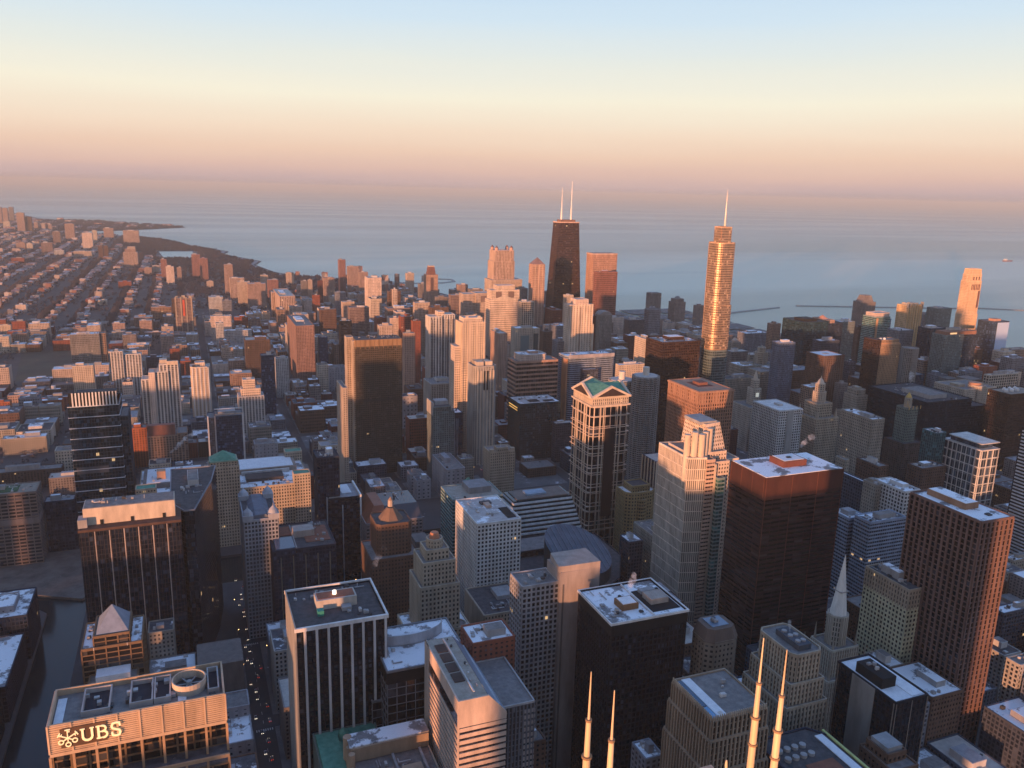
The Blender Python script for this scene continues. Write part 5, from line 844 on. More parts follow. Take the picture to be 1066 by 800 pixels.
REST=[(-66,438,34,39,36),(-31,438,34,39,34),(4,438,34,39,38),(-66,501,34,39,69),(-66,542,34,39,73),(-31,501,34,39,38),(-31,542,19,22,60),(-66,645,34,35,31),(-66,682,19,20,56),(4,645,34,35,51),(4,682,34,35,31),(62,356,32,39,33),(62,397,18,22,66),(130,356,32,39,57),(96,582,32,39,60),(96,645,32,35,49),(96,682,32,35,31),(130,682,18,20,67),(186,356,27,39,35),(214,356,27,39,58),(214,397,27,39,44),(186,501,27,39,65),(186,542,27,39,61),(214,542,27,39,61),(214,582,15,22,51),(243,542,27,39,42),(243,582,15,22,58),(186,645,27,35,28),(186,682,15,20,40),(214,682,15,20,58),(214,719,15,20,44),(294,397,19,22,57),(367,397,35,39,59),(367,438,19,22,60),(294,501,35,39,30),(294,542,35,39,39),(330,501,35,39,43),(330,542,35,39,37),(457,501,16,21,48),(488,501,16,21,42),(488,719,30,35,40),(616,356,35,39,48),(542,582,35,39,37),(579,501,35,39,67),(616,501,35,39,48),(616,542,20,22,65),(542,645,35,35,50),(542,682,35,35,51),(542,719,35,35,35),(579,645,35,35,66),(579,719,35,35,66),(616,645,35,35,59),(616,719,35,35,74),(675,356,38,39,31),(675,438,21,22,63),(714,356,38,39,34),(714,397,38,39,43),(714,438,21,22,51),(754,356,38,39,46),(754,438,38,39,35),(675,501,38,39,52),(675,542,38,39,54),(675,582,21,22,40),(714,582,38,39,39),(754,582,38,39,32),(675,719,21,20,56),(714,645,38,35,69),(754,645,38,35,29),(754,682,38,35,30),(754,719,38,35,73),(816,356,38,39,54),(816,397,38,39,44),(816,438,38,39,50),(856,356,38,39,24),(856,438,38,39,22),(895,356,38,39,39),(895,397,38,39,20),(895,438,38,39,56),(816,501,38,39,37),(856,501,38,39,26),(856,542,38,39,35),(856,582,21,22,26),(895,501,38,39,31),(895,542,38,39,32),(816,645,38,35,21),(856,645,21,20,48),(856,682,38,35,39),(856,719,38,35,25),(895,682,21,20,47),(957,356,39,39,59),(998,356,39,39,36),(998,438,39,39,60),(1039,356,39,39,34),(957,501,39,39,40),(957,542,39,39,22),(998,542,39,39,22),(998,582,39,39,36),(1039,501,39,39,22),(1039,582,39,39,27),(998,645,39,35,24),(998,682,39,35,57),(1039,645,39,35,21),(1039,682,39,35,40),(1039,719,39,35,35),(1102,356,34,39,30),(1102,438,34,39,22),(1138,356,34,39,31),(1138,397,34,39,24),(1138,438,34,39,33),(1174,356,34,39,42),(1174,397,34,39,46),(1174,438,34,39,43),(1102,501,34,39,53),(1102,542,34,39,58),(1102,582,34,39,48),(1138,501,34,39,52),(1138,542,34,39,25),(1174,501,34,39,30),(1174,542,34,39,31),(1102,645,34,35,42),(1138,645,34,35,34),(1138,682,34,35,58),(1138,719,34,35,29),(1174,645,34,35,34),(1174,682,34,35,20),(1174,719,34,35,53),(1232,356,38,39,24),(1232,397,38,39,37),(1271,356,38,39,21),(1271,397,38,39,39),(1271,438,38,39,36),(1310,356,38,39,31),(1310,397,38,39,42),(1310,438,38,39,50),(1232,501,38,39,34),(1232,542,38,39,59),(1232,582,38,39,54),(1271,501,38,39,36),(1271,542,38,39,53),(1271,582,38,39,22),(1310,501,38,39,24),(1310,542,38,39,56),(1310,582,38,39,52),(1232,645,38,35,47),(1232,682,38,35,45),(1232,719,38,35,35),(1271,682,38,35,44),(1271,719,38,35,36),(1310,645,38,35,21),(1310,682,38,35,35),(1310,719,38,35,48),(1372,356,34,39,32),(1372,397,34,39,31),(1372,438,34,39,23),(1408,356,34,39,47),(1408,397,34,39,56),(1408,438,34,39,54),(1444,356,34,39,44),(1444,397,34,39,41),(1444,438,34,39,30),(1372,501,34,39,42),(1372,542,34,39,20),(1372,582,34,39,27),(1408,501,34,39,56),(1408,542,34,39,44),(1408,582,34,39,24),(1444,501,34,39,42),(1444,542,34,39,35),(1444,582,34,39,28),(1372,645,34,35,31),(1372,682,34,35,56),(1372,719,34,35,45),(1408,645,34,35,29),(1408,719,34,35,53),(1444,645,34,35,49),(1444,682,34,35,37),(1444,719,34,35,56),(1502,356,34,39,33),(1502,397,34,39,46),(1502,438,34,39,29),(1538,356,34,39,54),(1538,397,34,39,24),(1538,438,34,39,26),(1574,397,34,39,45),(1502,501,34,39,49),(1502,542,34,39,52),(1502,582,34,39,57),(1538,501,34,39,45),(1538,542,34,39,24),(1574,542,34,39,35),(1574,582,34,39,47),(1502,645,34,35,23),(1502,682,34,35,42),(1502,719,34,35,25),(1538,645,34,35,35),(1538,682,34,35,40),(1538,719,34,35,58),(1574,682,34,35,49),(1574,719,34,35,25),(1632,397,38,39,24),(1632,438,38,39,59),(1671,356,38,39,36),(1671,397,38,39,24),(1671,438,38,39,52),(1710,397,38,39,34),(1632,501,38,39,38),(1632,542,38,39,41),(1671,501,38,39,59),(1671,542,38,39,39),(1710,501,38,39,58),(1710,542,38,39,40),(1632,645,38,35,51),(1632,682,38,35,44),(1632,719,38,35,46),(1671,645,38,35,21),(1671,719,38,35,36),(1710,645,38,35,53),(1710,682,38,35,35),(1710,719,38,35,50),(-66,778,19,22,35),(-66,820,19,22,48),(96,820,18,22,34),(214,778,15,22,70),(542,778,20,22,35),(579,778,20,22,61),(616,820,35,41,46),(675,778,38,41,50),(675,820,38,41,73),(714,778,38,41,55),(714,820,38,41,54),(754,778,21,22,34),(754,820,21,22,61),(816,820,38,41,37),(856,778,21,22,44),(856,820,38,41,22),(957,778,39,41,34),(998,778,39,41,38),(998,820,39,41,57),(1039,820,39,41,58),(1102,820,34,41,27),(1138,778,34,41,23),(1138,820,19,22,49),(1174,778,34,41,36),(1174,820,19,22,32),(1232,778,38,41,53),(1232,820,38,41,34),(1271,778,38,41,43),(1271,820,38,41,38),(1372,778,34,41,26),(1372,820,34,41,30),(1408,778,34,41,51),(1408,820,34,41,30),(1444,778,34,41,45),(1444,820,34,41,45),(1502,778,34,41,30),(1502,820,34,41,38),(1538,778,34,41,27),(1538,820,34,41,22),(1574,778,34,41,42),(1632,820,38,41,40),(1671,778,38,41,22),(1671,820,38,41,25),(1710,778,38,41,44),(1710,820,38,41,29),(-49,1101,21,33,21),(18,1101,21,33,17),(-19,1154,28,36,16),(11,1192,28,36,8),(11,1248,16,13,10),(11,1274,16,13,10),(-27,1366,21,21,10),(18,1366,21,21,16),(-49,1520,43,39,28),(-49,1651,28,29,19),(11,1651,28,29,25),(-49,1748,43,22,23),(-4,1700,43,22,10),(-49,1824,21,32,43),(-27,1790,21,32,19),(-4,1824,21,32,13),(-49,1876,21,26,39),(-27,1876,21,26,8),(-27,1903,21,26,23),(-4,1930,21,26,38),(18,1903,21,26,20),(-27,1976,21,34,16),(-27,2011,21,34,11),(-4,2046,21,34,19),(18,2011,21,34,17),(18,2046,21,34,12),(18,2151,21,49,17),(-49,2254,28,32,20),(-49,2340,28,32,21),(-19,2374,28,32,24),(11,2408,28,32,17),(11,2511,28,49,9),(-19,2580,28,54,30),(11,2580,28,54,36),(11,2636,28,54,37),(61,1154,33,36,21),(130,1154,33,36,25),(130,1192,33,36,15),(96,1274,33,24,24),(96,1299,33,24,18),(130,1248,33,24,13),(61,1377,33,33,14),(96,1377,33,33,8),(130,1343,33,33,8),(61,1466,24,34,19),(87,1466,24,34,38),(113,1466,24,34,18),(61,1520,24,39,19),(87,1520,24,39,20),(87,1561,24,39,18),(139,1520,13,22,9),(96,1640,33,19,17),(96,1661,33,19,20),(130,1640,33,19,38),(61,1724,13,12,20),(61,1748,13,12,21),(139,1700,24,22,32),(139,1724,24,22,28),(139,1748,24,22,18),(96,1876,18,14,14),(96,1903,18,14,17),(130,1930,33,26,18),(61,1976,24,34,20),(61,2011,24,34,17),(61,2046,24,34,16),(87,1976,24,34,14),(87,2011,24,34,13),(113,1976,24,34,18),(113,2011,24,34,19),(139,1976,24,34,28),(87,2100,24,32,10),(87,2134,24,32,14),(113,2134,24,32,26),(139,2100,24,32,26),(139,2168,24,32,17),(61,2271,24,49,8),(113,2220,24,49,12),(113,2271,13,27,12),(139,2220,24,49,9),(61,2528,24,32,24),(87,2528,24,32,13),(113,2460,24,32,37),(113,2528,24,32,12),(139,2460,13,18,19),(139,2528,24,32,12),(61,2580,33,54,12),(96,2636,18,30,40),(130,2580,33,54,17),(185,1248,20,24,20),(229,1248,20,24,15),(229,1274,20,24,24),(229,1299,20,24,13),(251,1299,20,24,15),(229,1343,20,33,14),(185,1561,42,39,15),(229,1520,42,39,13),(185,1661,20,19,12),(229,1661,20,19,28),(185,1724,20,22,23),(207,1724,20,22,10),(207,1748,20,22,21),(229,1700,20,22,17),(229,1724,20,22,14),(229,1748,20,22,15),(251,1700,11,12,27),(185,1812,28,21,37),(185,1835,28,21,12),(207,1903,11,14,36),(185,2029,20,51,12),(207,2029,20,51,19),(229,1976,20,51,16),(229,2029,20,51,24),(251,2029,20,51,19),(185,2100,28,49,16),(185,2151,28,49,25),(244,2151,28,49,23),(185,2220,28,49,23),(244,2271,28,49,28),(185,2340,20,49,10),(207,2391,20,49,17),(229,2340,20,49,14),(185,2528,28,32,22),(214,2494,28,32,24),(214,2528,28,32,26),(244,2494,15,18,39),(244,2528,15,18,31),(185,2580,20,54,22),(229,2636,20,54,17),(377,1154,14,13,15),(330,1274,36,24,10),(330,1299,36,24,12),(368,1274,20,13,24),(293,1389,26,21,17),(321,1343,26,21,20),(349,1343,26,21,12),(377,1366,26,21,35),(321,1466,26,34,19),(293,1520,54,39,21),(293,1561,54,39,16),(349,1520,54,39,17),(349,1561,54,39,63),(293,1620,54,19,17),(293,1640,54,19,21),(349,1640,54,19,23),(293,1700,14,12,11),(349,1700,26,22,25),(377,1700,26,22,54),(293,1812,26,21,25),(293,1835,14,12,30),(321,1812,26,21,15),(349,1812,26,21,53),(377,1835,26,21,20),(293,1876,26,39,16),(321,1917,26,39,49),(349,1917,26,39,29),(293,1976,26,34,31),(321,2011,26,34,13),(349,2011,26,34,13),(377,2011,26,34,52),(293,2168,36,32,14),(330,2168,36,32,34),(368,2100,36,32,30),(368,2168,36,32,23),(293,2220,36,49,38),(293,2271,36,49,56),(330,2271,20,27,14),(330,2494,20,18,36),(368,2460,36,32,27),(368,2528,36,32,28),(321,2580,26,54,62),(377,2636,26,54,17),(321,2710,14,27,49),(377,2761,26,49,53),(321,2830,26,49,34),(349,2830,26,49,43),(377,2830,26,49,53),(377,2881,26,49,36),(293,2984,36,32,38),(293,3018,36,32,54),(330,2984,36,32,56),(368,2950,36,32,32),(368,2984,20,18,30),(368,3018,36,32,36),(457,1154,17,13,23),(473,1248,22,37,15),(473,1286,22,37,28),(473,1343,46,21,11),(425,1430,46,34,13),(425,1547,22,26,18),(497,1520,22,26,20),(425,1620,30,29,23),(457,1620,30,29,31),(457,1651,30,29,12),(425,1700,17,19,10),(489,1736,30,34,25),(425,1824,22,32,34),(449,1790,22,32,13),(449,1824,22,32,33),(473,1790,22,32,14),(497,1790,22,32,21),(425,1930,30,26,61),(457,1876,30,26,26),(457,1903,30,26,57),(489,1903,30,26,47),(425,1976,22,34,72),(425,2011,22,34,51),(449,2046,22,34,83),(473,2011,22,34,53),(425,2100,12,27,54),(473,2151,22,49,48),(497,2151,22,49,41),(489,2220,30,49,66),(457,2340,30,49,35),(425,2460,30,32,20),(425,2494,30,32,37),(457,2460,30,32,22),(489,2494,30,32,44),(425,2617,12,20,58),(425,2654,22,36,56),(449,2654,22,36,41),(473,2654,22,36,26),(497,2617,22,36,49),(497,2654,22,36,22),(425,2710,22,49,44),(449,2761,22,49,34),(497,2761,22,49,44),(425,2950,12,27,32),(449,2950,22,49,55),(449,3001,22,49,51),(473,3001,22,49,45),(597,1066,27,33,11),(597,1204,55,24,28),(597,1248,27,37,19),(626,1248,27,37,28),(597,1377,27,33,60),(569,1466,15,19,14),(626,1466,27,34,10),(569,1561,27,39,22),(541,1620,27,29,17),(626,1620,27,29,17),(626,1651,27,29,61),(541,1736,27,34,12),(597,1736,27,34,43),(541,1790,36,21,41),(578,1812,36,21,14),(616,1812,36,21,30),(616,1876,36,26,10),(616,1903,36,26,45),(541,1976,36,51,38),(569,2100,27,32,54),(597,2100,27,32,93),(626,2100,27,32,87),(578,2271,36,49,76),(616,2271,36,49,98),(541,2340,36,49,56),(541,2391,36,49,49),(616,2391,36,49,26),(541,2460,27,49,49),(569,2460,27,49,52),(626,2511,27,49,53),(569,2636,27,54,19),(597,2580,27,54,42),(597,2636,27,54,45),(626,2580,27,54,49),(626,2636,27,54,53),(578,2744,36,32,61),(578,2778,36,32,57),(616,2710,36,32,40),(616,2744,36,32,19),(541,2864,27,32,37),(541,2898,27,32,28),(569,2864,27,32,41),(569,2898,27,32,49),(597,2898,27,32,61),(626,2864,27,32,34),(541,3001,27,49,24),(626,2950,27,49,18),(674,1112,29,22,61),(734,1089,29,22,13),(764,1089,29,22,34),(674,1192,29,36,61),(734,1192,29,36,46),(734,1299,32,13,65),(674,1389,39,21,20),(714,1389,39,21,34),(754,1389,39,21,50),(674,1430,59,22,28),(674,1454,32,12,27),(674,1478,32,12,56),(754,1561,39,39,21),(734,1651,59,29,15),(674,1700,29,22,32),(674,1748,29,22,32),(704,1700,29,22,65),(734,1748,29,22,24),(714,1812,21,12,44),(714,1835,21,12,64),(754,1812,21,12,41),(674,1876,16,14,27),(674,1930,16,14,45),(764,1876,16,14,51),(754,1976,39,51,74),(704,2100,16,27,40),(734,2100,29,49,95),(764,2151,29,49,74),(674,2271,39,49,89),(714,2271,39,49,50),(674,2340,29,32,18),(704,2408,29,32,55),(734,2408,29,32,23),(764,2408,29,32,46),(674,2528,21,18,19),(674,2580,39,36,40),(674,2617,39,36,51),(714,2580,39,36,59),(754,2580,39,36,27),(674,2710,39,49,19),(674,2761,39,49,39),(714,2710,21,27,58),(754,2761,39,49,49),(674,2864,29,32,47),(674,2898,29,32,45),(704,2864,29,32,53),(734,2864,29,32,48),(764,2830,29,32,44),(764,2864,29,32,37),(674,3018,39,32,36),(714,2984,39,32,44),(754,2950,39,32,40),(754,2984,39,32,44),(875,1066,59,33,47),(815,1204,59,24,36),(815,1248,29,24,32),(845,1248,29,24,80),(875,1274,29,24,89),(906,1274,29,24,53),(815,1366,59,21,49),(845,1454,29,22,66),(875,1454,29,22,72),(906,1454,29,22,33),(815,1547,29,26,79),(845,1547,29,26,70),(875,1547,29,26,36),(906,1547,29,26,26),(815,1651,32,16,32),(875,1700,59,34,82),(875,1736,59,34,66),(815,1835,59,21,29),(815,1876,29,39,62),(845,1917,16,22,86),(875,1876,29,39,93),(906,1917,29,39,57),(875,1976,29,51,71),(875,2029,29,51,118),(906,2029,16,28,37),(845,2100,29,32,50),(875,2134,29,32,66),(906,2134,29,32,68),(845,2340,29,49,47),(875,2391,29,49,24),(815,2460,16,27,46),(875,2511,29,49,18),(815,2636,39,54,41),(896,2636,39,54,52),(815,2710,39,32,46),(815,2778,39,32,52),(855,2778,39,32,45),(815,2881,39,49,40),(855,2830,39,49,42),(896,2830,39,49,36),(845,3001,29,49,32),(875,3001,29,49,51),(906,2950,29,49,27),(906,3001,29,49,25),(956,1089,30,22,38),(1050,1066,16,12,100),(956,1343,40,21,30),(998,1366,40,21,53),(1039,1366,40,21,84),(998,1430,40,22,81),(1039,1430,40,22,17),(956,1520,61,39,52),(1018,1561,61,39,49),(1018,1620,30,19,23),(1050,1640,30,19,54),(998,1700,40,22,91),(998,1724,22,12,43),(956,1790,40,21,81),(956,1812,40,21,106),(956,1876,16,14,100),(987,1876,16,14,114),(1018,1930,30,26,40),(956,1976,30,34,104),(987,2011,30,34,77),(1050,2046,30,34,41),(998,2168,40,32,76),(956,2220,40,49,30),(998,2271,40,49,82),(956,2408,30,32,48),(1050,2374,30,32,37),(956,2511,30,49,26),(1018,2460,30,49,24),(956,2580,30,36,59),(987,2654,30,36,21),(1018,2654,30,36,30),(956,2744,30,32,23),(987,2744,30,32,42),(1018,2778,30,32,54),(1050,2778,30,32,31),(998,2830,40,49,21),(1156,1101,29,18,75),(1156,1154,26,24,50),(1183,1154,26,24,93),(1183,1204,26,24,95),(1156,1248,26,24,85),(1183,1248,26,24,52),(1156,1377,53,33,27),(1128,1466,14,19,40),(1183,1466,26,34,48),(1174,1520,35,39,36),(1101,1640,35,19,30),(1138,1661,35,19,36),(1174,1661,35,19,36),(1138,1700,35,22,21),(1174,1724,35,22,21),(1101,1824,53,32,40),(1101,1876,26,26,44),(1128,1930,26,26,41),(1183,1876,26,26,47),(1128,1976,26,51,20),(1156,2029,26,51,19),(1101,2151,35,49,42),(1174,2100,35,49,23),(1138,2220,35,49,34),(1174,2271,35,49,31),(1101,2408,26,32,60),(1156,2340,26,32,58),(1183,2340,26,32,54),(1128,2460,26,32,40),(1231,1066,16,18,90),(1261,1066,28,33,90),(1291,1066,28,33,33),(1321,1066,28,33,107),(1321,1101,28,33,45),(1261,1154,28,36,63),(1291,1154,28,36,75),(1321,1154,28,36,52),(1231,1286,58,37,56),(1231,1377,58,33,61),(1231,1466,16,19,58),(1321,1466,28,34,54),(1291,1520,58,26,15),(1231,1620,28,29,55),(1291,1620,16,16,50),(1231,1736,58,34,32),(1231,1790,28,21,36),(1261,1812,28,21,54),(1291,1812,28,21,22),(1321,1812,28,21,24),(1311,1876,38,26,59),(1311,1903,38,26,58),(1231,2029,38,51,57),(1271,2029,38,51,20),(1311,2029,38,51,34),(1231,2151,28,49,26),(1291,2100,28,49,58),(1291,2151,28,49,39),(1408,1066,35,22,102),(1444,1112,35,22,61),(1371,1154,26,24,86),(1371,1204,26,24,32),(1371,1248,35,24,26),(1408,1274,35,24,77),(1371,1343,29,18,44),(1371,1478,53,22,23),(1398,1520,26,39,38),(1426,1561,26,39,31),(1371,1651,35,29,47),(1444,1620,35,29,42),(1371,1736,26,34,52),(1426,1700,26,34,39),(1371,1790,53,21,20),(1371,1812,53,21,56),(1426,1790,53,21,39),(1371,1876,26,39,23),(1398,1876,26,39,49),(1426,1876,26,39,25),(1453,1876,26,39,57),(1371,1976,26,34,19),(1371,2046,26,34,35),(1398,1976,26,34,53),(1398,2011,26,34,47),(1426,1976,26,34,53),(1426,2046,26,34,44),(1371,2100,26,49,21),(1398,2151,26,49,30),(1501,1066,26,22,75),(1528,1066,26,22,111),(1556,1066,26,22,116),(1583,1066,26,22,112),(1574,1179,35,24,47),(1528,1248,26,37,43),(1501,1343,53,33,28),(1556,1377,53,33,93),(1528,1430,14,12,22),(1583,1478,26,22,26),(1501,1574,53,26,46),(1501,1620,26,29,42),(1528,1651,26,29,21),(1583,1651,26,29,20),(1556,1700,53,22,60),(1501,1790,26,21,54),(1528,1812,26,21,45),(1556,1835,26,21,25),(1583,1835,26,21,35),(1574,1876,35,39,38),(1671,1066,38,33,69),(1711,1101,38,33,75),(1661,1154,28,36,84),(1721,1154,28,36,89),(1691,1299,58,24,99),(1661,1377,28,33,58),(1721,1343,28,33,116),(1671,1430,38,22,19),(1711,1430,38,22,47),(1631,1520,38,26,33),(1671,1547,38,26,47),(1631,1620,58,19,23),(1691,1661,58,19,52),(1691,1736,58,34,40),(1661,1790,28,32,43),(1691,1824,28,32,50),(1711,1876,38,26,26),(-549,1169,48,23,16),(-499,1144,48,23,37),(-424,1120,32,23,25),(-424,1194,32,23,42),(-358,1120,32,23,20),(-358,1194,32,23,10),(-549,1289,32,23,24),(-516,1289,32,23,14),(-482,1264,32,23,11),(-124,1289,48,23,26),(-549,1384,32,23,12),(-516,1360,32,23,15),(-516,1434,32,23,34),(-482,1409,32,23,38),(-141,1426,32,31,8),(-108,1426,32,31,24),(-174,1480,32,48,14),(-174,1529,32,48,13),(-108,1480,32,48,10),(-299,1649,32,23,26),(-299,1674,32,23,21),(-232,1624,32,23,12),(-174,1600,48,31,15),(-424,1786,32,31,8),(-358,1720,32,31,15),(-358,1786,32,31,16),(-249,1744,48,23,13),(-424,1873,32,31,14),(-391,1873,32,31,9),(-299,1840,48,31,11),(-174,1914,32,23,20),(-141,1914,32,23,22),(-108,1889,32,23,31),(-499,1960,48,31,16),(-174,1960,32,48,14),(-141,2009,32,48,25),(-108,1960,32,48,36),(-549,2080,32,48,30),(-516,2129,32,48,18),(-174,2154,48,23,23),(-124,2080,48,23,23),(-124,2129,48,23,23),(-549,2225,32,23,33),(-516,2225,32,23,20),(-482,2200,32,23,17),(-482,2274,32,23,11),(-174,2200,48,31,15),(-549,2320,48,23,38),(-549,2394,48,23,9),(-499,2369,48,23,20),(-424,2386,32,31,25),(-391,2386,32,31,9),(-249,2386,48,31,13),(-141,2369,32,48,18),(-108,2320,32,48,8),(-549,2473,32,31,18),(-516,2506,32,31,9),(-482,2506,32,31,23),(-424,2514,48,23,17),(-374,2465,48,23,14),(-374,2514,48,23,8),(-299,2489,32,48,16),(-232,2489,32,48,35),(-174,2514,32,23,20),(-141,2440,32,23,18),(-141,2465,32,23,16),(-141,2489,32,23,10),(-108,2514,32,23,43),(-549,2585,48,23,19),(-499,2560,48,23,11),(-424,2585,32,23,24),(-424,2609,18,13,17),(-391,2560,32,23,23),(-391,2609,18,13,16),(-299,2560,48,31,10),(-249,2560,48,31,9),(-249,2626,48,31,18),(-174,2560,48,48,8),(-424,2680,32,31,13),(-391,2680,32,31,25),(-299,2680,32,31,12),(-266,2680,32,31,18),(-232,2680,32,31,13),(-141,2680,32,48,18),(-108,2680,32,48,10)]
# ---------------------------------------------------------------- buildings: metres east (x) and north (y) of the observation tower
def tower(key,far=None):
    name,cat,label,x0,y0,x1,y1,h,style,rk=D[key]
    sp=SP.get(key)
    if sp:
        if sp[0]: label=sp[0]
        if sp[1]: x0,y0,x1,y1=sp[1]
    cx,cy=(x0+x1)/2,(y0+y1)/2; W,DD=x1-x0,y1-y0
    far=cy>1900 if far is None else far
    rng=random.Random(key)
    e=empty(name,(cx,cy,0),label,cat)
    X=lambda f:(f-.5)*W; Y=lambda f:(f-.5)*DD
    if not sp:
        P=rect(-W/2,-DD/2,W/2,DD/2); facade(e,P,0,h,style,far=far); roof(e,P,h,rk,style)
        clutter(e,-W/2+1,-DD/2+1,W/2-1,DD/2-1,h,rng,1 if far else (4 if cy>1100 else 9),style)
        return e
    for o in sp[2]:
        k=o[0]
        if k=='t':
            P=rect(X(o[1]),Y(o[2]),X(o[3]),Y(o[4])); facade(e,P,o[5],o[6],o[7],far=far)
            roof(e,P,o[6],o[8] if len(o)>8 else 'gravel',o[7],h=1.0 if far else 1.3)
        elif k=='p':
            P=[(X(a),Y(b)) for a,b in o[1]]; P1=[(X(a),Y(b)) for a,b in o[6]] if len(o)>6 else None
            facade(e,P,o[2],o[3],o[4],P1,far=far); roof(e,P1 or P,o[3],o[5],o[4])
        elif k=='l':
            P=ngon(X(o[1]),Y(o[2]),o[3],o[7],math.pi/o[7]); facade(e,P,o[4],o[5],o[6],far=far); roof(e,P,o[5],o[8],o[6],h=.9)
        elif k=='b': MB().box(X(o[2]),Y(o[3]),o[6],X(o[4]),Y(o[5]),o[7]).build(o[1],o[8],e)
        elif k=='q': MB().prism([(X(a),Y(b)) for a,b in o[2]],o[3],[(X(a),Y(b)) for a,b in (o[6] if len(o)>6 else o[2])],o[4]).build(o[1],o[5],e)
        elif k=='c': MB().cyl(X(o[2]),Y(o[3]),o[4],o[6],o[5],o[7],o[9],math.pi/o[9]).build(o[1],o[8],e,smooth=o[9]>14 and False)
        elif k=='f':   # separate fins on one face
            _,nm,face,n,wd,dp,z0,z1,mat,u0,u1=o
            for i in range(n):
                u=u0+(u1-u0)*(i/(n-1) if n>1 else .5)
                if face=='S': MB().box(X(u)-wd/2,-DD/2-dp,z0,X(u)+wd/2,-DD/2+.1,z1).build(nm,mat,e)
                else: MB().box(-W/2-dp,Y(u)-wd/2,z0,-W/2+.1,Y(u)+wd/2,z1).build(nm,mat,e)
        elif k=='r':
            _,nm,a,b,c,d,zs,th,dp,mat=o
            m=MB()
            for z in zs: m.box(X(a)-dp,Y(b)-dp,z,X(c)+dp,Y(d)+dp,z+th)
            m.build(nm,mat,e)
        elif k=='g':   # gable roof prism, ridge along axis
            _,nm,a,b,c,d,z0,z1,ax,mat=o
            x0_,y0_,x1_,y1_=X(a),Y(b),X(c),Y(d); m=MB()
            if ax=='x':
                ym=(y0_+y1_)/2; m.v=[(x0_,y0_,z0),(x1_,y0_,z0),(x1_,y1_,z0),(x0_,y1_,z0),(x0_,ym,z1),(x1_,ym,z1)]
                m.f=[(0,3,2,1),(0,1,5,4),(2,3,4,5),(3,0,4),(1,2,5)]
            else:
                xm=(x0_+x1_)/2; m.v=[(x0_,y0_,z0),(x1_,y0_,z0),(x1_,y1_,z0),(x0_,y1_,z0),(xm,y0_,z1),(xm,y1_,z1)]
                m.f=[(0,3,2,1),(1,2,5,4),(3,0,4,5),(0,1,4),(2,3,5)]
            m.build(nm,mat,e)
        elif k=='h':   # hip / pyramid
            _,nm,a,b,c,d,z0,z1,mat=o
            xm,ym=(X(a)+X(c))/2,(Y(b)+Y(d))/2; m=MB(); m.v=[(X(a),Y(b),z0),(X(c),Y(b),z0),(X(c),Y(d),z0),(X(a),Y(d),z0),(xm,ym,z1)]
            m.f=[(0,3,2,1),(0,1,4),(1,2,4),(2,3,4),(3,0,4)]; m.build(nm,mat,e)
        elif k=='k': clutter(e,X(o[3])+1,Y(o[4])+1,X(o[5])-1,Y(o[6])-1,o[2],rng,o[1],style if style in ST else 'conc',len(o)<8)
    return e
mw=lambda c,r=.85,m=0: wall(c,r,m)
WH=mw((.72,.7,.68)); CR=mw((.6,.5,.4)); BK=mw((.02,.02,.022)); COP=mw((.12,.34,.25)); GOLD=mw((.62,.42,.1),.4,.6); STN=mw(STONE); TNN=mw(TAN); GLD=glass((.02,.03,.04),0); SIL=mw((.5,.48,.47),.4,.8); DBR=mw((.1,.055,.04)); SN=roofmat('white')
full=(0,0,1,1)
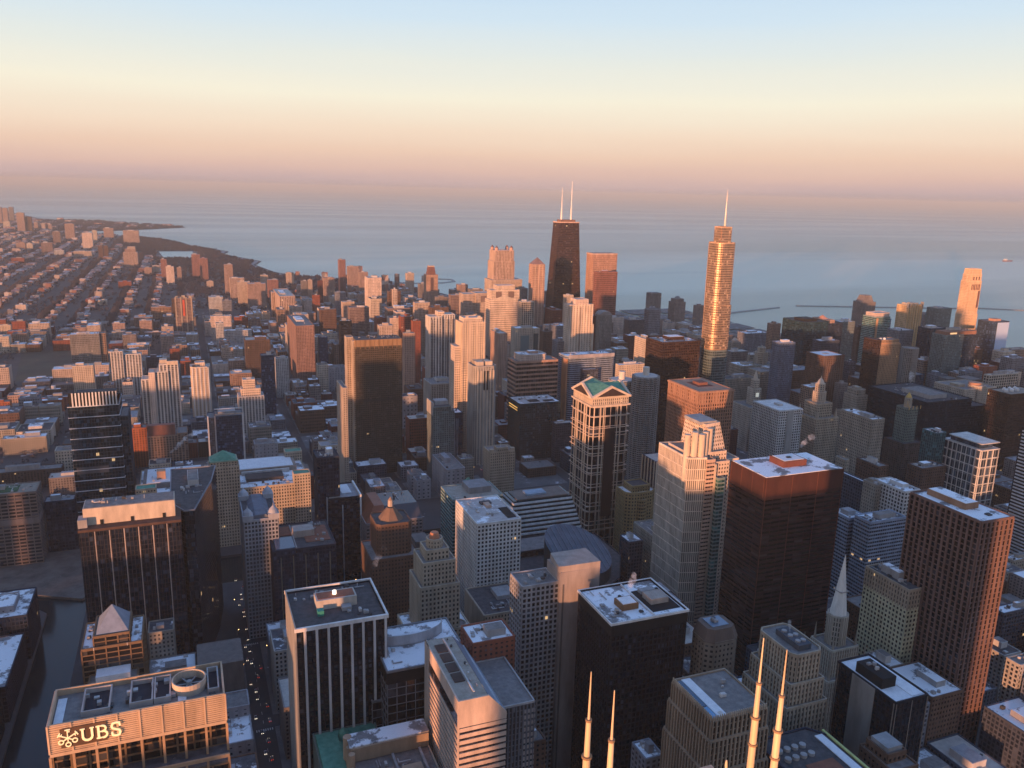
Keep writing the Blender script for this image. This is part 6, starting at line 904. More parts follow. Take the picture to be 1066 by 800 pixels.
SP={
'rnearleft':(None,(-190,795,-134,850),[('t',0,0,1,1,0,42,'nearblue','snow'),('t',.3,.2,.8,.7,42,47,'greyplain','snow')]),
'nearlow1':(None,(2,560,38,610),[('t',0,0,1,1,0,38,'greyplain','snow'),('t',.5,.6,1,1,38,46,'greyplain','gravel'),('k',6,38.3,0,0,1,.6,1)]),
'pyramid':('brown stone office tower crowned by a glass pyramid behind the sign topped tower',(-68,590,-30,640),[
 ('t',0,.25,1,1,0,104,'ubsw','snow'),('t',.2,.3,.8,.9,104,111,'ubsw','gravel'),('b','lit_arcade',.16,.27,.84,.3,98,103,mw((.4,.22,.12))),('h','glass_pyramid',.24,.34,.78,.88,112,127,mw((.26,.3,.36),.25)),
 ('f','pyramid_rib','S',2,.3,.3,110,112,WH,.24,.78),('t',.1,0,.9,.25,0,84,'ubsw','gravel'),('b','sloped_roof',.22,.02,.78,.24,84.5,89,SN),('b','dark_window',.26,-.02,.49,.02,70,82,BK),('b','dark_window',.52,-.02,.75,.02,70,82,BK),('k',6,104,0,.25,.2,1,1),('k',5,104,.8,.25,1,1,1)]),
'boeing':('dark glass tower with pale vertical strips under a long sunlit tan roof house',(-76,708,-2,744),[
 ('t',0,0,1,1,0,148,'darktwo','dark'),('r','roof_band',0,0,1,1,[148.2],2,.6,mw((.1,.06,.05))),('b','penthouse',.04,.25,.95,.85,150,164,CR),('b','penthouse_roof',.05,.27,.94,.83,164,164.4,roofmat('gravel')),
 ('b','door',.2,.235,.23,.25,150,154,BK),('b','door',.5,.235,.53,.25,150,154,BK),('b','door',.82,.235,.85,.25,150,154,BK),('f','light_strip','S',6,.7,.7,0,148,mw((.42,.36,.33)),.15,.86),('f','mullion','S',28,.25,.35,0,148,mw((.07,.05,.05)),.02,.98),('b','stair_house',-.01,.1,.08,.4,150,157,MW),('k',7,164.4,.08,.3,.92,.8,1)]),
'bluetower':('blue glass tower with white horizontal bands and a crown of bright white fins',(-119,1053,-58,1105),[
 ('t',0,0,.86,1,0,165,'navyband','snow'),('t',.86,.1,1,1,0,148,'navyband','gravel'),('f','crown_fin','S',14,1.5,.5,165,181,WH,.09,.83),('b','crown_screen',.02,.04,.84,.09,165,180.5,BK),('b','penthouse',.1,.3,.8,.9,165,174,MD),
 ('r','floor_band',0,0,.86,1,[12,24.7,37.4,50,62.8,75.5,88.2,101,113.7,126.4,139,151.8,164.5],.8,.6,mw((.6,.64,.7))),('b','open_terrace',.05,-.01,.6,.02,84,92,mw((.1,.1,.11))),('k',8,165,0,.1,.86,1,1)]),
'ribs':('black glass tower with bright vertical white ribs and blank pale west wall',(64,505,121,557),[
 ('t',0,0,1,1,0,147,'black','dark'),('b','side_wall',-.015,-.02,.0,1,0,150,mw((.33,.31,.28))),('b','roof_edge',-.02,-.03,1.02,.0,147,149.5,WH),('b','roof_edge',1.0,0,1.02,1.0,147,149.5,WH),('b','roof_edge',-.02,1,1.02,1.02,147,149.5,WH),
 ('f','white_rib','S',8,1.5,1.6,0,147,mw((.6,.58,.57)),.09,.985),('b','penthouse',.28,.42,.74,.66,147.4,154,mw((.5,.46,.41))),('b','penthouse_roof',.3,.45,.72,.63,154,154.3,roofmat('rust')),('b','green_unit',.27,.26,.34,.34,147.4,151,mw((.05,.3,.24))),
 ('c','roof_lamp',.5,.54,1.3,1.3,154.3,156.6,emit((1,.8,.6),1.2),12),('b','low_unit',.55,.3,.66,.4,147.4,150,MW),('k',10,147.2,.02,.68,.98,.98,1),('k',5,147.2,.4,.04,.98,.36,1)]),
'greenroof':('low stone block with flat green copper roof and small green dome',(72,440,112,505),[
 ('t',0,0,1,1,0,72,'greenwall','green'),('c','green_dome',.45,.85,4,3,72,77,roofmat('green'),16),('c','green_dome',.45,.85,3,.5,77,79.5,roofmat('green'),16),('b','dark_skylight',.5,.6,.85,.75,72.3,74.5,BK),('b','mansard_roof',.02,.0,.35,.9,72.3,76,roofmat('green')),('k',6,72.3,.4,0,1,.6,1)]),
'litbrown':('brown stone building with sunlit rounded corner piers and cluttered roofs at the bottom edge',(88,410,136,472),[
 ('t',0,0,1,1,0,80,'masonry','gravel'),('b','parapet_wall',.0,.78,1,1.0,81,90,mw((.36,.26,.18))),('b','parapet_cap',-.01,.8,1.01,1.01,90,90.7,roofmat('snow')),('b','side_wing',.1,.15,.45,.5,81.5,86,mw((.3,.24,.2))),('b','side_wing',.55,.3,.8,.5,81.5,85,mw((.4,.3,.22))),
 ('c','corner_pier',0,.97,2.6,2.6,0,91,mw((.5,.33,.22)),14),('c','corner_pier',0,.85,2,2,0,89,mw((.5,.33,.22)),14),('c','corner_pier',0,.74,2,2,0,89,mw((.5,.33,.22)),14),('b','pipe_rack',.5,.1,.53,.75,81.5,83,MW),('b','pipe_rack',.85,.1,.88,.75,81.5,83,MW),('k',12,81.2,.1,.05,1,.75,1)]),
'drum':('dark gridded office block with snowy roof and a tall curved white roof screen',(117,487,172,540),[
 ('t',0,0,1,1,0,118,'darkgrid','snow'),('b','dark_fascia',-.01,-.01,1.01,1.0,110,117.6,BK),('k',6,118,0,0,.3,1,1),('t',-.12,.3,0,1,0,88,'darkgrid','snow')]),
'lincoln':('slim low annex with blue roof beside the dark drum topped tower',(105,540,116,560),[('t',0,0,1,1,0,80,'greyblue','snow')]),
'hslab':('tall smooth tan concrete slab with rounded shoulder, joined to a gridded wing',(217,504,276,530),[
 ('t',0,.15,.47,1,0,150,'grid','gravel'),('b','smooth_wall',.46,0,.98,.9,0,159,mw((.33,.28,.26))),('q','rounded_shoulder',[(.44,.05),(.5,.02),(.98,0),(.98,.9),(.5,.9)],159,163.5,mw((.36,.3,.27))),('b','edge_notch',.975,.02,1.0,.9,0,150,mw((.06,.06,.07))),('b','dark_slot',.49,-.01,.51,0,0,150,mw((.12,.11,.11))),
 ('k',7,150,.02,.2,.44,.95,1)]),
'thompson':('low dark glass building with a huge sloping oval drum on its roof',(268,640,412,770),[
 ('p',[(0,.0),(.55,.0),(.82,.2),(1,.55),(1,1),(0,1)],0,56,'darkfacet','dark'),('q','teal_slope',[(0,.0),(.24,.0),(.24,.5),(0,.5)],56.4,58,glass((.03,.1,.12),0,.2)),('p',[(.25,.75),(.9,.75),(.9,1),(.25,1)],56,62,'darkfacet','gravel')]),
'black':(None,(252,443,308,490),[
 ('t',0,0,1,1,0,150,'black','snow'),('r','top_band',0,0,1,1,[143],6,.55,BK),('b','roof_edge',-.02,-.02,1.02,0,150,151.6,WH),('b','roof_edge',-.02,1.0,1.02,1.02,150,151.6,WH),('b','roof_edge',-.02,0,.0,1,150,151.6,WH),('b','roof_edge',1,0,1.02,1,150,151.6,WH),
 ('b','penthouse',.26,.28,.48,.52,150.4,154.5,mw((.24,.13,.07))),('b','penthouse_roof',.28,.3,.46,.5,154.5,154.8,SN),('b','roof_pit',.6,.12,.97,.75,150.35,150.7,BK),('b','cooling_tower',.66,.3,.9,.55,150.7,154.6,mw((.35,.32,.29))),('b','cooling_tower',.68,.62,.88,.72,150.7,153,MW),('b','roof_wall',.56,.02,.575,.98,150.3,151.6,WH),('k',12,150.3,.03,.03,.55,.98,1)]),
'jj':('tan stone tower with saw toothed parapet, stepped shoulders and part snowy flat roof',(256,340,291,378),[
 ('t',-.06,-.06,1.06,1.06,0,118,'jj','tan'),('t',-.03,-.03,1.03,1.03,118,137,'jj','tan'),('t',0,0,1,1,137,149,'jj','gravel'),('b','blue_skylight',.03,.3,.12,.95,149.3,149.9,glass((.05,.12,.2),0)),('b','blue_skylight',.03,.02,.12,.28,149.3,149.9,glass((.05,.12,.2),0)),('b','snow_strip',.14,.02,.3,.98,149.3,149.7,SN),('c','roof_dome',.22,.1,1.6,.4,149.7,151,WH,12),
 ('f','parapet_tooth','S',26,.5,.5,148,152,mw((.45,.36,.27)),.02,.98),('f','parapet_tooth','W',26,.5,.5,148,152,mw((.45,.36,.27)),.02,.98),('k',3,149.3,.35,.1,.9,.9,1)]),
'lasalle':('tan art deco tower with rounded shoulders, tall slit windows and dark cooling units on top',(338,374,360,408),[
 ('t',-.25,-.12,1.15,1.1,0,118,'tanv','gravel'),('t',-.1,-.05,1.05,1.05,118,132,'tanv','gravel'),('p',[(.12,0),(.88,0),(1,.1),(1,.9),(.88,1),(.12,1),(0,.9),(0,.1)],132,150,'tanv','gravel'),('b','cooling_block',.3,.12,.72,.75,150.4,154,mw((.08,.09,.11))),('c','cooling_fan',.42,.25,1.6,1.6,154,155,MW,12),('c','cooling_fan',.42,.45,1.6,1.6,154,155,MW,12),('c','cooling_fan',.42,.62,1.6,1.6,154,155,MW,12),('c','cooling_fan',.6,.25,1.6,1.6,154,155,MW,12),('c','cooling_fan',.6,.45,1.6,1.6,154,155,MW,12)]),
'octa':('weathered stone tower with chamfered corners and brown sloped attic, right of the snowy black roof',(322,436,348,458),[
 ('p',[(.2,0),(.8,0),(1,.2),(1,.8),(.8,1),(.2,1),(0,.8),(0,.2)],0,126,'octa','dark'),('q','attic',[(.18,-.02),(.82,-.02),(1.02,.18),(1.02,.82),(.82,1.02),(.18,1.02),(-.02,.82),(-.02,.18)],126.4,135,mw((.16,.12,.1)),[(.25,.1),(.75,.1),(.9,.25),(.9,.8),(.75,.92),(.25,.92),(.1,.8),(.1,.25)]),('b','skylight',.25,.25,.75,.8,135,135.6,glass((.2,.28,.38),0)),('k',3,135.6,.25,.2,.8,.8,1)]),
'temple':('gothic church tower with a tall pale pointed spire',(440,446,476,478),[
 ('t',0,0,1,1,0,66,'gothic','gravel'),('t',.15,.15,.85,.85,66,88,'gothic','gravel'),('l',.5,.5,7.5,88,112,'gothic',8,'gravel'),('c','spire',.5,.5,6.5,.15,112,160,mw((.78,.75,.7)),8),('r','spire_band',.4,.38,.6,.62,[131],.6,.3,mw((.35,.32,.3)))]
 +[('c','pinnacle',a,b,1.5,.1,66,66+t,STN,6) for a in(.05,.95) for b in(.05,.95) for t in(26,)]+[('c','pinnacle',a,b,1.1,.1,88,102,STN,6) for a in(.2,.8) for b in(.2,.8)]+[('c','pinnacle',a,b,1,.1,60,76,STN,6) for a,b in((.5,.02),(.02,.5),(.98,.5),(.5,.98))]),
'blackwhite':('black tower with white roof and a wide blank concrete strip on its west side',(380,335,405,381),[
 ('t',0,0,1,1,0,134,'nearblack','white'),('b','concrete_strip',-.03,.33,-.0,.72,0,134.5,mw((.3,.28,.26))),('b','penthouse',.12,.3,.55,.75,134.3,141,BK),('f','steel_line','W',4,.5,.4,0,134,mw((.3,.25,.22)),.02,.98),('f','steel_line','S',3,.5,.4,0,134,mw((.3,.25,.22)),.02,.98),('b','snow_ridge',.6,.05,.95,.9,134.3,134.8,SN),('c','antenna',.4,.5,.3,.2,141,143.5,MD,6),('k',3,141,.14,.32,.53,.73,1)]),
'brickstep':('brown brick tower with stepped roof houses at the bottom edge, lower right',(350,296,374,330),[
 ('t',0,0,1,1,0,110,'brownmason','gravel'),('t',.05,.3,.8,1,110,117,'brownmason','gravel'),('t',.15,.5,.7,.95,117,122,'brownmason','gravel'),('b','louvre_box',.2,.55,.65,.9,122.3,125.5,mw((.3,.3,.31))),('b','white_unit',.8,.4,.98,.7,110.3,114,MWL),('k',5,110.2,.5,0,1,.3,1)]),
'bottomdark':('dark roof with rounded corner, rows of fans and a lime yellow edge',(296,300,340,352),[
 ('p',[(.0,.0),(1,.0),(1,.8),(.8,1),(.15,1),(0,.85)],0,118,'nearblue','dark'),('b','lime_edge',.965,.05,1.0,.9,118.6,119.4,mw((.5,.52,.2))),('b','snow_ledge',.8,.05,.92,.85,118.5,119,SN),('b','rust_court',.3,.05,.72,.5,118.4,118.8,roofmat('rust'))]+[('c','cooling_fan',.15+.12*i,.62+.14*j,1.9,1.9,118.4,120.2,MW,12) for i in range(4) for j in range(2)]),
'bigbrown':('tall reddish granite tower of square window grid with long tan roof house',(524,408,556,470),[
 ('t',0,0,1,1,0,198,'redgrid','snow'),('b','penthouse',.3,.35,.72,.9,198.4,203,mw((.33,.19,.12))),('b','penthouse_roof',.32,.36,.7,.89,203,203.3,roofmat('snow')),('b','hatch',.5,.12,.62,.18,198.4,199.3,MD)]),
'yellowlit':('pale yellow stone tower with tall black slots on top beside the reddish granite tower',(512,448,530,492),[
 ('t',0,0,1,1,0,112,'yellow','dark'),('t',0,0,1,1,112,128,'tanv','snowdark'),('k',8,128.3,0,0,1,1)]),
'daley':('broad maroon brown steel tower with a snowy roof and low square roof house',(438,534,518,580),[
 ('t',0,0,1,1,0,180,'rust','gravel'),('b','top_screen',-.003,-.005,1.003,1.005,180,197.5,mw((.07,.028,.023))),('b','roof_deck',.01,.015,.99,.985,197.5,197.9,roofmat('snow')),('b','penthouse',.38,.35,.68,.75,197.9,203,mw((.16,.06,.045))),('b','penthouse_roof',.4,.38,.66,.72,203,203.3,SN),('b','hatch',.5,.5,.55,.56,203.3,204,BK),
 ('f','screen_seam','W',4,.4,.5,180,197,mw((.14,.055,.04)),.03,.97),('f','screen_seam','S',4,.4,.5,0,197,mw((.14,.055,.04)),.01,.99)]),
'crownpale':('tall pale peach stone tower with a crown of rounded buttress fins and glassy west wall',(440,640,502,700),[
 ('p',[(.0,.1),(.28,.02),(.28,.9),(.0,.95)],0,178,'paleg','gravel'),('t',.28,.0,.42,.8,0,176,'bands','gravel'),('t',.42,.05,.72,.85,0,172,'pale','gravel'),('t',.62,.2,1,1,0,170,'pale','gravel'),('t',.46,-.06,.58,.08,0,158,'tealband','gravel'),('f','stone_corner','S',1,2.2,.8,0,172,CR,.42,.44),  # west glazing: reflection put into the pale pane colour
 ('t',.08,.15,.72,.8,172,180,'pale','gravel'),('p',[(.34,.2),(.78,.28),(.78,.85),(.34,.85)],180,206,'pale','gravel',[(.36,.25),(.66,.3),(.66,.8),(.36,.8)]),
 ('c','crown_buttress',.03,.2,3.2,3.0,150,200,CR,14),('c','crown_buttress',.12,.14,3.2,3.0,150,203,CR,14),('c','crown_buttress',.22,.1,3.2,3.0,150,201,CR,14),('c','crown_buttress',.32,.16,3.2,3.0,150,202,CR,14),('c','crown_buttress',.42,.2,3,2.8,170,204,CR,14),('b','crown_top',.3,.3,.6,.75,206,209,MW)]),
'leo':('rust brown lattice tower with tall colonnaded top behind the pale crowned tower',(563,812,611,878),[
 ('t',0,0,1,1,0,180,'leo','gravel'),('t',0,0,1,1,180,194,'leo','pinkroof'),('r','cornice',0,0,1,1,[193],1.6,1.2,mw((.4,.24,.17))),('b','roof_pit',.3,.35,.75,.75,194.4,194.9,mw((.12,.05,.04))),('b','penthouse',.4,.45,.66,.65,194.9,198,mw((.2,.09,.07))),('f','top_column','S',13,1.2,.9,181,193,mw((.4,.24,.17)),.02,.98),('f','top_column','W',16,1.2,.9,181,193,mw((.4,.24,.17)),.02,.98)]),
'ww77':('dark glass tower in a white stone lattice with four pediments and green gabled roof',(441,846,491,898),[
 ('p',[(.08,0),(.92,0),(1,.08),(1,.92),(.92,1),(.08,1),(0,.92),(0,.08)],0,176,'donn','dark'),('r','cornice',0,0,1,1,[176.4],1.8,.7,CR),('t',.03,.03,.97,.97,178,186,'creamv','dark'),('r','cornice',0,0,1,1,[186.4],1.6,.9,CR),
 ('g','green_roof',.03,.03,.97,.97,188.2,199,'x',roofmat('green')),('g','green_roof',.03,.031,.97,.969,188.2,199.05,'y',roofmat('green')),
 ('g','pediment',-.03,-.03,1.03,.03,187.9,200.8,'y',CR),('g','tympanum',.12,-.036,.88,-.0,188.7,198,'y',mw((.05,.035,.035))),('g','pediment',-.03,-.03,.03,1.03,187.95,200.9,'x',CR),('g','tympanum',-.036,.12,.0,.88,188.7,198,'x',mw((.05,.035,.035))),
 ('g','pediment',-.03,.97,1.03,1.03,187.9,200.8,'y',CR),('g','pediment',.97,-.03,1.03,1.03,187.95,200.9,'x',CR),
 ('f','white_pier','S',2,.8,.8,0,176,CR,.24,.32),('f','white_pier','S',2,.8,.8,0,176,CR,.68,.76),('f','white_pier','W',2,.8,.8,0,176,CR,.24,.32),('f','white_pier','W',2,.8,.8,0,176,CR,.68,.76),('b','dark_bay',.36,-.014,.64,-.0,40,150,mw((.02,.015,.018))),
 ('r','double_band',0,0,1,1,[24,30,48,54,72,78,96,102,120,126,144,150,165],.7,.6,mw((.6,.48,.39)))]),
'marinaE':('right hand and more visible of the pair of round petal balconied towers',(590,987,622,1019),[
 ('l',.5,.5,10,0,170,'marina',20,'gravel'),('c','roof_disc',.5,.5,16.3,16.3,170,171.6,mw((.5,.49,.48)),32),('c','core_top',.5,.5,4.6,4.6,171.6,183,mw((.6,.56,.5)),20)]+[('l',.5+.5*math.cos(i*math.pi/8),.5+.5*math.sin(i*math.pi/8),3.3,20,170,'marinab',8,'gravel') for i in range(16)]),
'marinaW':('left hand round tower of the petal balconied pair, mostly behind the green gabled tower',(573,1024,605,1056),[
 ('l',.5,.5,10,0,157,'marina',20,'gravel'),('c','roof_disc',.5,.5,16.3,16.3,157,158.6,mw((.5,.49,.48)),32),('c','core_top',.5,.5,4.6,4.6,158.6,170,mw((.6,.56,.5)),20)]+[('l',.5+.5*math.cos(i*math.pi/8),.5+.5*math.sin(i*math.pi/8),3.3,20,157,'marinab',8,'gravel') for i in range(16)]),
'twinright':('square grey white gridded office tower with flat grey roof and small vent house',(783,931,824,989),[
 ('t',0,0,1,1,0,124,'white','greyroof'),('b','corner_panel',.36,-.02,.62,.0,0,124,mw((.42,.4,.38))),('r','roof_edge',0,0,1,1,[123],1.4,.7,WH),('b','vent_house',.45,.4,.62,.6,124.4,127.5,MWL)]),
'wrigleybody':('white terracotta clock tower building with pointed lantern beside the gridded grey tower',(876,1112,922,1160),[
 ('t',0,.0,1,1,0,75,'creampunch','gravel'),('t',.35,.3,.68,.65,75,103,'creampunch','gravel'),('b','clock_face',.45,.285,.58,.3,90,97,emit((.7,.7,.6),.25)),('t',.42,.37,.62,.58,103,118,'cream','gravel'),('c','lantern',.52,.47,4,2.6,118,127,CR,8),('c','lantern_tip',.52,.47,2.4,.1,127,135,CR,8)]),
'jewel':('ornate stone tower with corner turrets and tall pale domed cupola near the river bend',(858,938,899,982),[
 ('t',0,0,1,1,0,104,'masonry','gravel'),('t',.18,.18,.82,.82,104,124,'masonry','gravel'),('l',.5,.5,9,124,140,'creamv',12,'gravel'),('l',.5,.5,6.5,140,152,'creamv',12,'gravel'),('c','dome',.5,.5,6,3,152,158,CR,14),('c','dome',.5,.5,3,.4,158,161,CR,14),('c','finial',.5,.5,.8,.1,161,164,CR,6)]+[('c','turret',a,b,3,.6,104,118,TNN,8) for a in(.08,.92) for b in(.08,.92)]),
'carbide':('dark slender tower with a glowing gold stepped cap',(961,872,985,898),[
 ('t',-.2,-.2,1.3,1.2,0,78,'browndark','dark'),('t',.1,.1,.9,.9,0,128,'greenwall','dark'),('l',.5,.5,4.6,128,142,'gothic',8,'dark'),('c','gold_cap',.5,.5,5,4.2,129,144,mw((.6,.4,.12),.45,.3),12),('c','gold_cap',.5,.5,4,.6,144,150,mw((.6,.4,.12),.45,.3),12),('f','crown_pinnacle','S',4,1,.3,128,133,mw((.6,.42,.16)),.05,.95)]),
'm333':(None,None,[('t',-.1,-.1,1.1,1.1,0,112,'stone','stoneroof'),('p',[(.12,0),(.88,0),(1,.1),(1,.9),(.88,1),(.12,1),(0,.9),(0,.1)],112,121,'stone','stoneroof'),('b','roof_house',.25,.25,.75,.75,121,125,STN),('t',-.9,-.7,-.1,.9,0,85,'stone','gravel'),('t',1.1,-.6,2.0,1.0,0,72,'stone','snow')]),
'whitegrid':('dark glass tower wrapped in a bright white frame under a plate like roof',(920,718,950,774),[
 ('t',0,0,1,1,0,118,'bluegrid','snow'),('r','frame_top',0,0,1,1,[117.5],1.6,.8,WH),('f','white_frame','S',4,.9,.8,0,118,WH,.02,.98),('f','white_frame','W',9,.9,.8,0,118,WH,.02,.98),('r','white_frame',0,0,1,1,[6+11.2*i for i in range(10)],1.1,.7,mw((.66,.66,.64))),('t',.12,.12,.88,.88,118,124,'navyglass','snow'),('b','roof_plate',-.04,.0,1.0,.86,126,127.2,mw((.6,.58,.55))),('c','roof_dome',.5,.95,5,3.4,118,124,MWL,14),('c','roof_dome',.8,.9,5,3.4,118,123,MW,14)]),
'balls':('very dark brown tower with a cluster of white globes on its flat roof',None,[
 ('t',0,0,1,1,0,140,'darkbrown','stoneroof'),('k',5,140.3,0,0,1,.4,1)]+[('c','white_globe',.18+.085*i,.45+.22*(i%2),2.9,2.9,140.6,143.4,WH,12) for i in range(6)]+[('c','white_globe_top',.18+.085*i,.45+.22*(i%2),2.9,1,143.4,145.4,WH,12) for i in range(6)]),
'stripes':('dark tower wrapped in bright white horizontal louvres cut by the right edge',(896,600,960,655),[
 ('t',0,0,1,1,0,168,'nearblack','dark'),('r','white_louvre',.0,-.0,1,.96,[8+4*i for i in range(40)],1.7,.7,mw((.66,.66,.67)))]),
'rcream':('broad cream building topped by a round windowed pavilion, right of the long black slab',(1225,1000,1300,1060),[
 ('t',0,0,1,1,0,110,'creampunch','gravel'),('t',.38,-.05,.62,.3,0,114,'creamv','cream'),('c','round_pavilion',.5,.2,10,10,114,119,mw((.42,.24,.17)),20),('b','side_house',.1,.3,.3,.6,110,115,TNN),('b','side_house',.7,.3,.9,.6,110,114,TNN)]),
'bronzefin':('brown ribbed tower with glowing orange top and steaming white vents above the black slab',(1078,1055,1128,1080),[
 ('t',-.12,-.1,.08,1,0,192,'darkbrown','gravel'),('t',.08,0,1,1,0,183,'bronzefin','gravel'),('t',.12,.1,.96,.9,183,190,'bronzefin','gravel'),('b','sun_tinted_screen',.1,.05,.98,.95,183,186,mw((.55,.3,.16))),('c','vent',.25,.3,2.4,2,190,194,WH,10),('c','vent',.42,.3,2.4,2,190,194,WH,10)]),  # screen under the vents: evening sun on the top put into its colour
'graycyl':('smooth grey round shouldered tower directly below the glowing orange crowned tower',(1200,1100,1228,1124),[('p',[(.25,0),(.75,0),(.93,.15),(1,.5),(.75,1),(.25,1),(0,.5),(.07,.15)],0,162,'greycol','gravel')]),
'bronze':('huge bronze glass slab with sunlit top and orange lit west edge in the centre left',(233,1186,303,1220),[
 ('t',.03,0,1,1,0,193,'bronze','gravel'),('r','top_screen',.03,0,1,1,[193],11,.3,mw((.3,.19,.11))),('t',0,.15,.03,1,0,201,'paletan','gravel'),('t',-.1,.5,.03,1,0,205,'paletan','gravel'),('f','screen_rib','S',11,.7,.7,191,204,mw((.24,.15,.09)),.04,.99),('b','roof_deck',.05,.04,.98,.96,203.6,204.2,roofmat('dark')),('r','mech_band',.03,0,1,1,[112],4,.35,mw((.05,.045,.045))),('k',12,204.2,.1,.1,.95,.9,1)]),
'crownhotel':('short tan masonry tower with gothic parapet and flagpole left of the dark teal block',(388,1035,424,1062),[
 ('t',0,0,1,1,0,68,'masonry','gravel'),('t',.28,.0,.72,.5,68,73,'masonry','gravel'),('b','corner_block',0,0,.16,.2,68,72,TNN),('b','corner_block',.84,0,1,.2,68,72,TNN),('c','flagpole',.5,.3,.3,.15,73,86,WH,6),('b','flag',.5,.3,.56,.31,82.5,85.5,WH)]),
'greyslim':('slender pale grey tower with a notched sloping top right of the bronze tower',(334,1128,367,1160),[
 ('t',0,0,.8,1,0,112,'greyteal','dark'),('t',.8,.12,1,1,0,104,'greyteal','dark'),('q','sloped_crown',[(0,0),(.85,0),(.85,.2),(0,.2)],106,111,mw((.4,.39,.38))),('b','penthouse',.2,.4,.8,.9,112,118,MW),('b','west_screen',-.02,0,.02,1,100,119,mw((.42,.4,.38)))]),
'ribgrey':('low dark office box with pale vertical ribs on its lit face',(357,1180,396,1206),[('t',0,0,1,1,0,86,'nearblue','snow'),('f','pale_rib','S',12,.7,.7,10,78,mw((.4,.4,.42)),.04,.8),('k',5,86.3,0,0,1,1)]),
'fourcorner':('tall concrete tower with chamfered crown of dark slots in front of the ribbed cream tower',(414,1180,450,1216),[
 ('p',[(.15,0),(.85,0),(1,.15),(1,.85),(.85,1),(.15,1),(0,.85),(0,.15)],0,156,'conccol','gravel'),('f','corner_rib','S',6,1.6,1.3,0,150,CR,.15,.85),('b','crown_block',.15,.15,.45,.45,156,163,CR),('b','crown_block',.55,.15,.85,.45,156,163,CR),('b','crown_block',.15,.55,.85,.85,156,162,TNN),('b','dark_slot',.4,-.045,.46,-.03,120,150,BK),('b','dark_slot',.54,-.045,.6,-.03,120,150,BK)]),
'lit480':('tallest ribbed cream tower, fully sunlit, at the middle left',(416,1250,456,1282),[
 ('t',0,0,1,1,0,212,'pale','cream'),('f','rib','S',10,1.3,1.2,0,216,CR,.05,.95),('t',.12,.12,.88,.88,212,219,'pale','cream'),('f','rib','W',6,1.3,1.1,0,214,CR,.08,.92),('b','crown_tooth',.2,.1,.3,.2,219,223,CR),('b','crown_tooth',.7,.1,.8,.2,219,223,CR),('t',-.25,.1,0,1,0,174,'pale','cream')]),
'litmid':('broad cream and grey vertically striped pair of slabs with sunlit tops',(436,1500,485,1530),[
 ('t',0,0,.46,1,0,184,'whitecol','cream'),('t',.5,.1,1,1,0,187,'whitecol','cream'),('t',.36,.2,.6,.9,184,192,'pale','cream'),('f','dark_strip','S',5,1.4,1.1,0,180,mw((.14,.13,.14)),.1,.9)]),
'white540':('squat white and teal tower with arched glass bays beside the short pink tower',(632,1556,686,1582),[
 ('t',0,0,.7,1,0,146,'creampunch','snow'),('t',.7,.15,1,1,0,144,'creampunch','snow'),('b','glass_bay',.2,-.03,.55,0,20,132,glass((.12,.17,.18),0)),('b','glass_bay',.76,.13,.95,.16,10,134,glass((.12,.17,.18),0)),('k',4,146.3,0,0,1,1)]),
'copperbands':('copper and glass banded hotel block with rounded roof house, sunlit pink',(527,1290,604,1330),[
 ('t',0,0,1,1,0,136,'copperband','gravel'),('p',[(.15,.1),(.7,.1),(.75,.2),(.75,.8),(.7,.9),(.15,.9),(.1,.8),(.1,.2)],136,146,'salmonwhite','snowpink'),('k',6,146.3,.2,.2,.7,.8)]),
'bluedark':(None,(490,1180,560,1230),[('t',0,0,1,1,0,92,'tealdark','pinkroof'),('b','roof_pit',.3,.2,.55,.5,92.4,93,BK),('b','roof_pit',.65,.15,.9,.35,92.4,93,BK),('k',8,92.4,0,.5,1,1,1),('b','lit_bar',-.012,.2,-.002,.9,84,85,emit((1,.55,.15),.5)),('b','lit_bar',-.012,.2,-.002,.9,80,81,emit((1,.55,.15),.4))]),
'hexlit':('blue grey banded office block with an orange lit rounded left end',(622,1290,712,1325),[
 ('p',[(.0,.3),(.06,.0),(.55,.0),(.6,-.08),(1,.0),(1,1),(0,1)],0,140,'bluebands','snow'),('b','sun_tinted_bay',-.01,.05,.02,.6,20,136,mw((.5,.26,.15))),('b','parapet_band',.02,-.1,1.0,-.02,138,144,mw((.38,.36,.38))),('t',.28,-.35,.6,-.1,0,118,'darkblue','snow'),('k',6,140.4,.1,.1,.95,.9,1)]),  # bay at the left end: orange sunlight put into its colour
'whitelit':('bright white sunlit tower with stepped top in front of the black tapered skyscraper',(714,1480,766,1506),[
 ('t',0,0,1,1,0,201.5,'pale','cream'),('t',.28,.0,.78,1,201.5,212,'salmonwhite','cream'),('f','white_pier','S',9,1.3,1,0,203.6,mw((.7,.61,.52)),.03,.97),('b','side_bay',.95,-.1,1.03,.5,0,163,CR),('b','dark_slot',.45,-.05,.47,-.0,78,198,mw((.25,.2,.18)))]),
'graycap':('grey tower with rounded barrel top right of the bright white sunlit tower',(867,1640,897,1665),[('t',0,0,1,1,0,154,'greycol','gravel'),('q','barrel_top',[(0,0),(1,0),(1,1),(0,1)],154,158,mw((.28,.26,.25)),[(.08,0),(.92,0),(.92,1),(.08,1)]),('q','barrel_top',[(.08,0),(.92,0),(.92,1),(.08,1)],158,162,mw((.28,.26,.25)),[(.28,0),(.72,0),(.72,1),(.28,1)])]),
'dome705':('grey stone hotel with stepped domed top on the lake horizon',(1485,2300,1527,2335),[('t',0,0,1,1,0,80,'greybrown','gravel'),('t',.12,.12,.88,.88,80,90,'greybrown','gravel'),('c','dome',.5,.5,12,5,90,98,mw((.26,.24,.22)),12)]),
'trump':('tallest golden glass tower with rounded corners, stepped crown and thin spire',(723,1020,757,1052),[
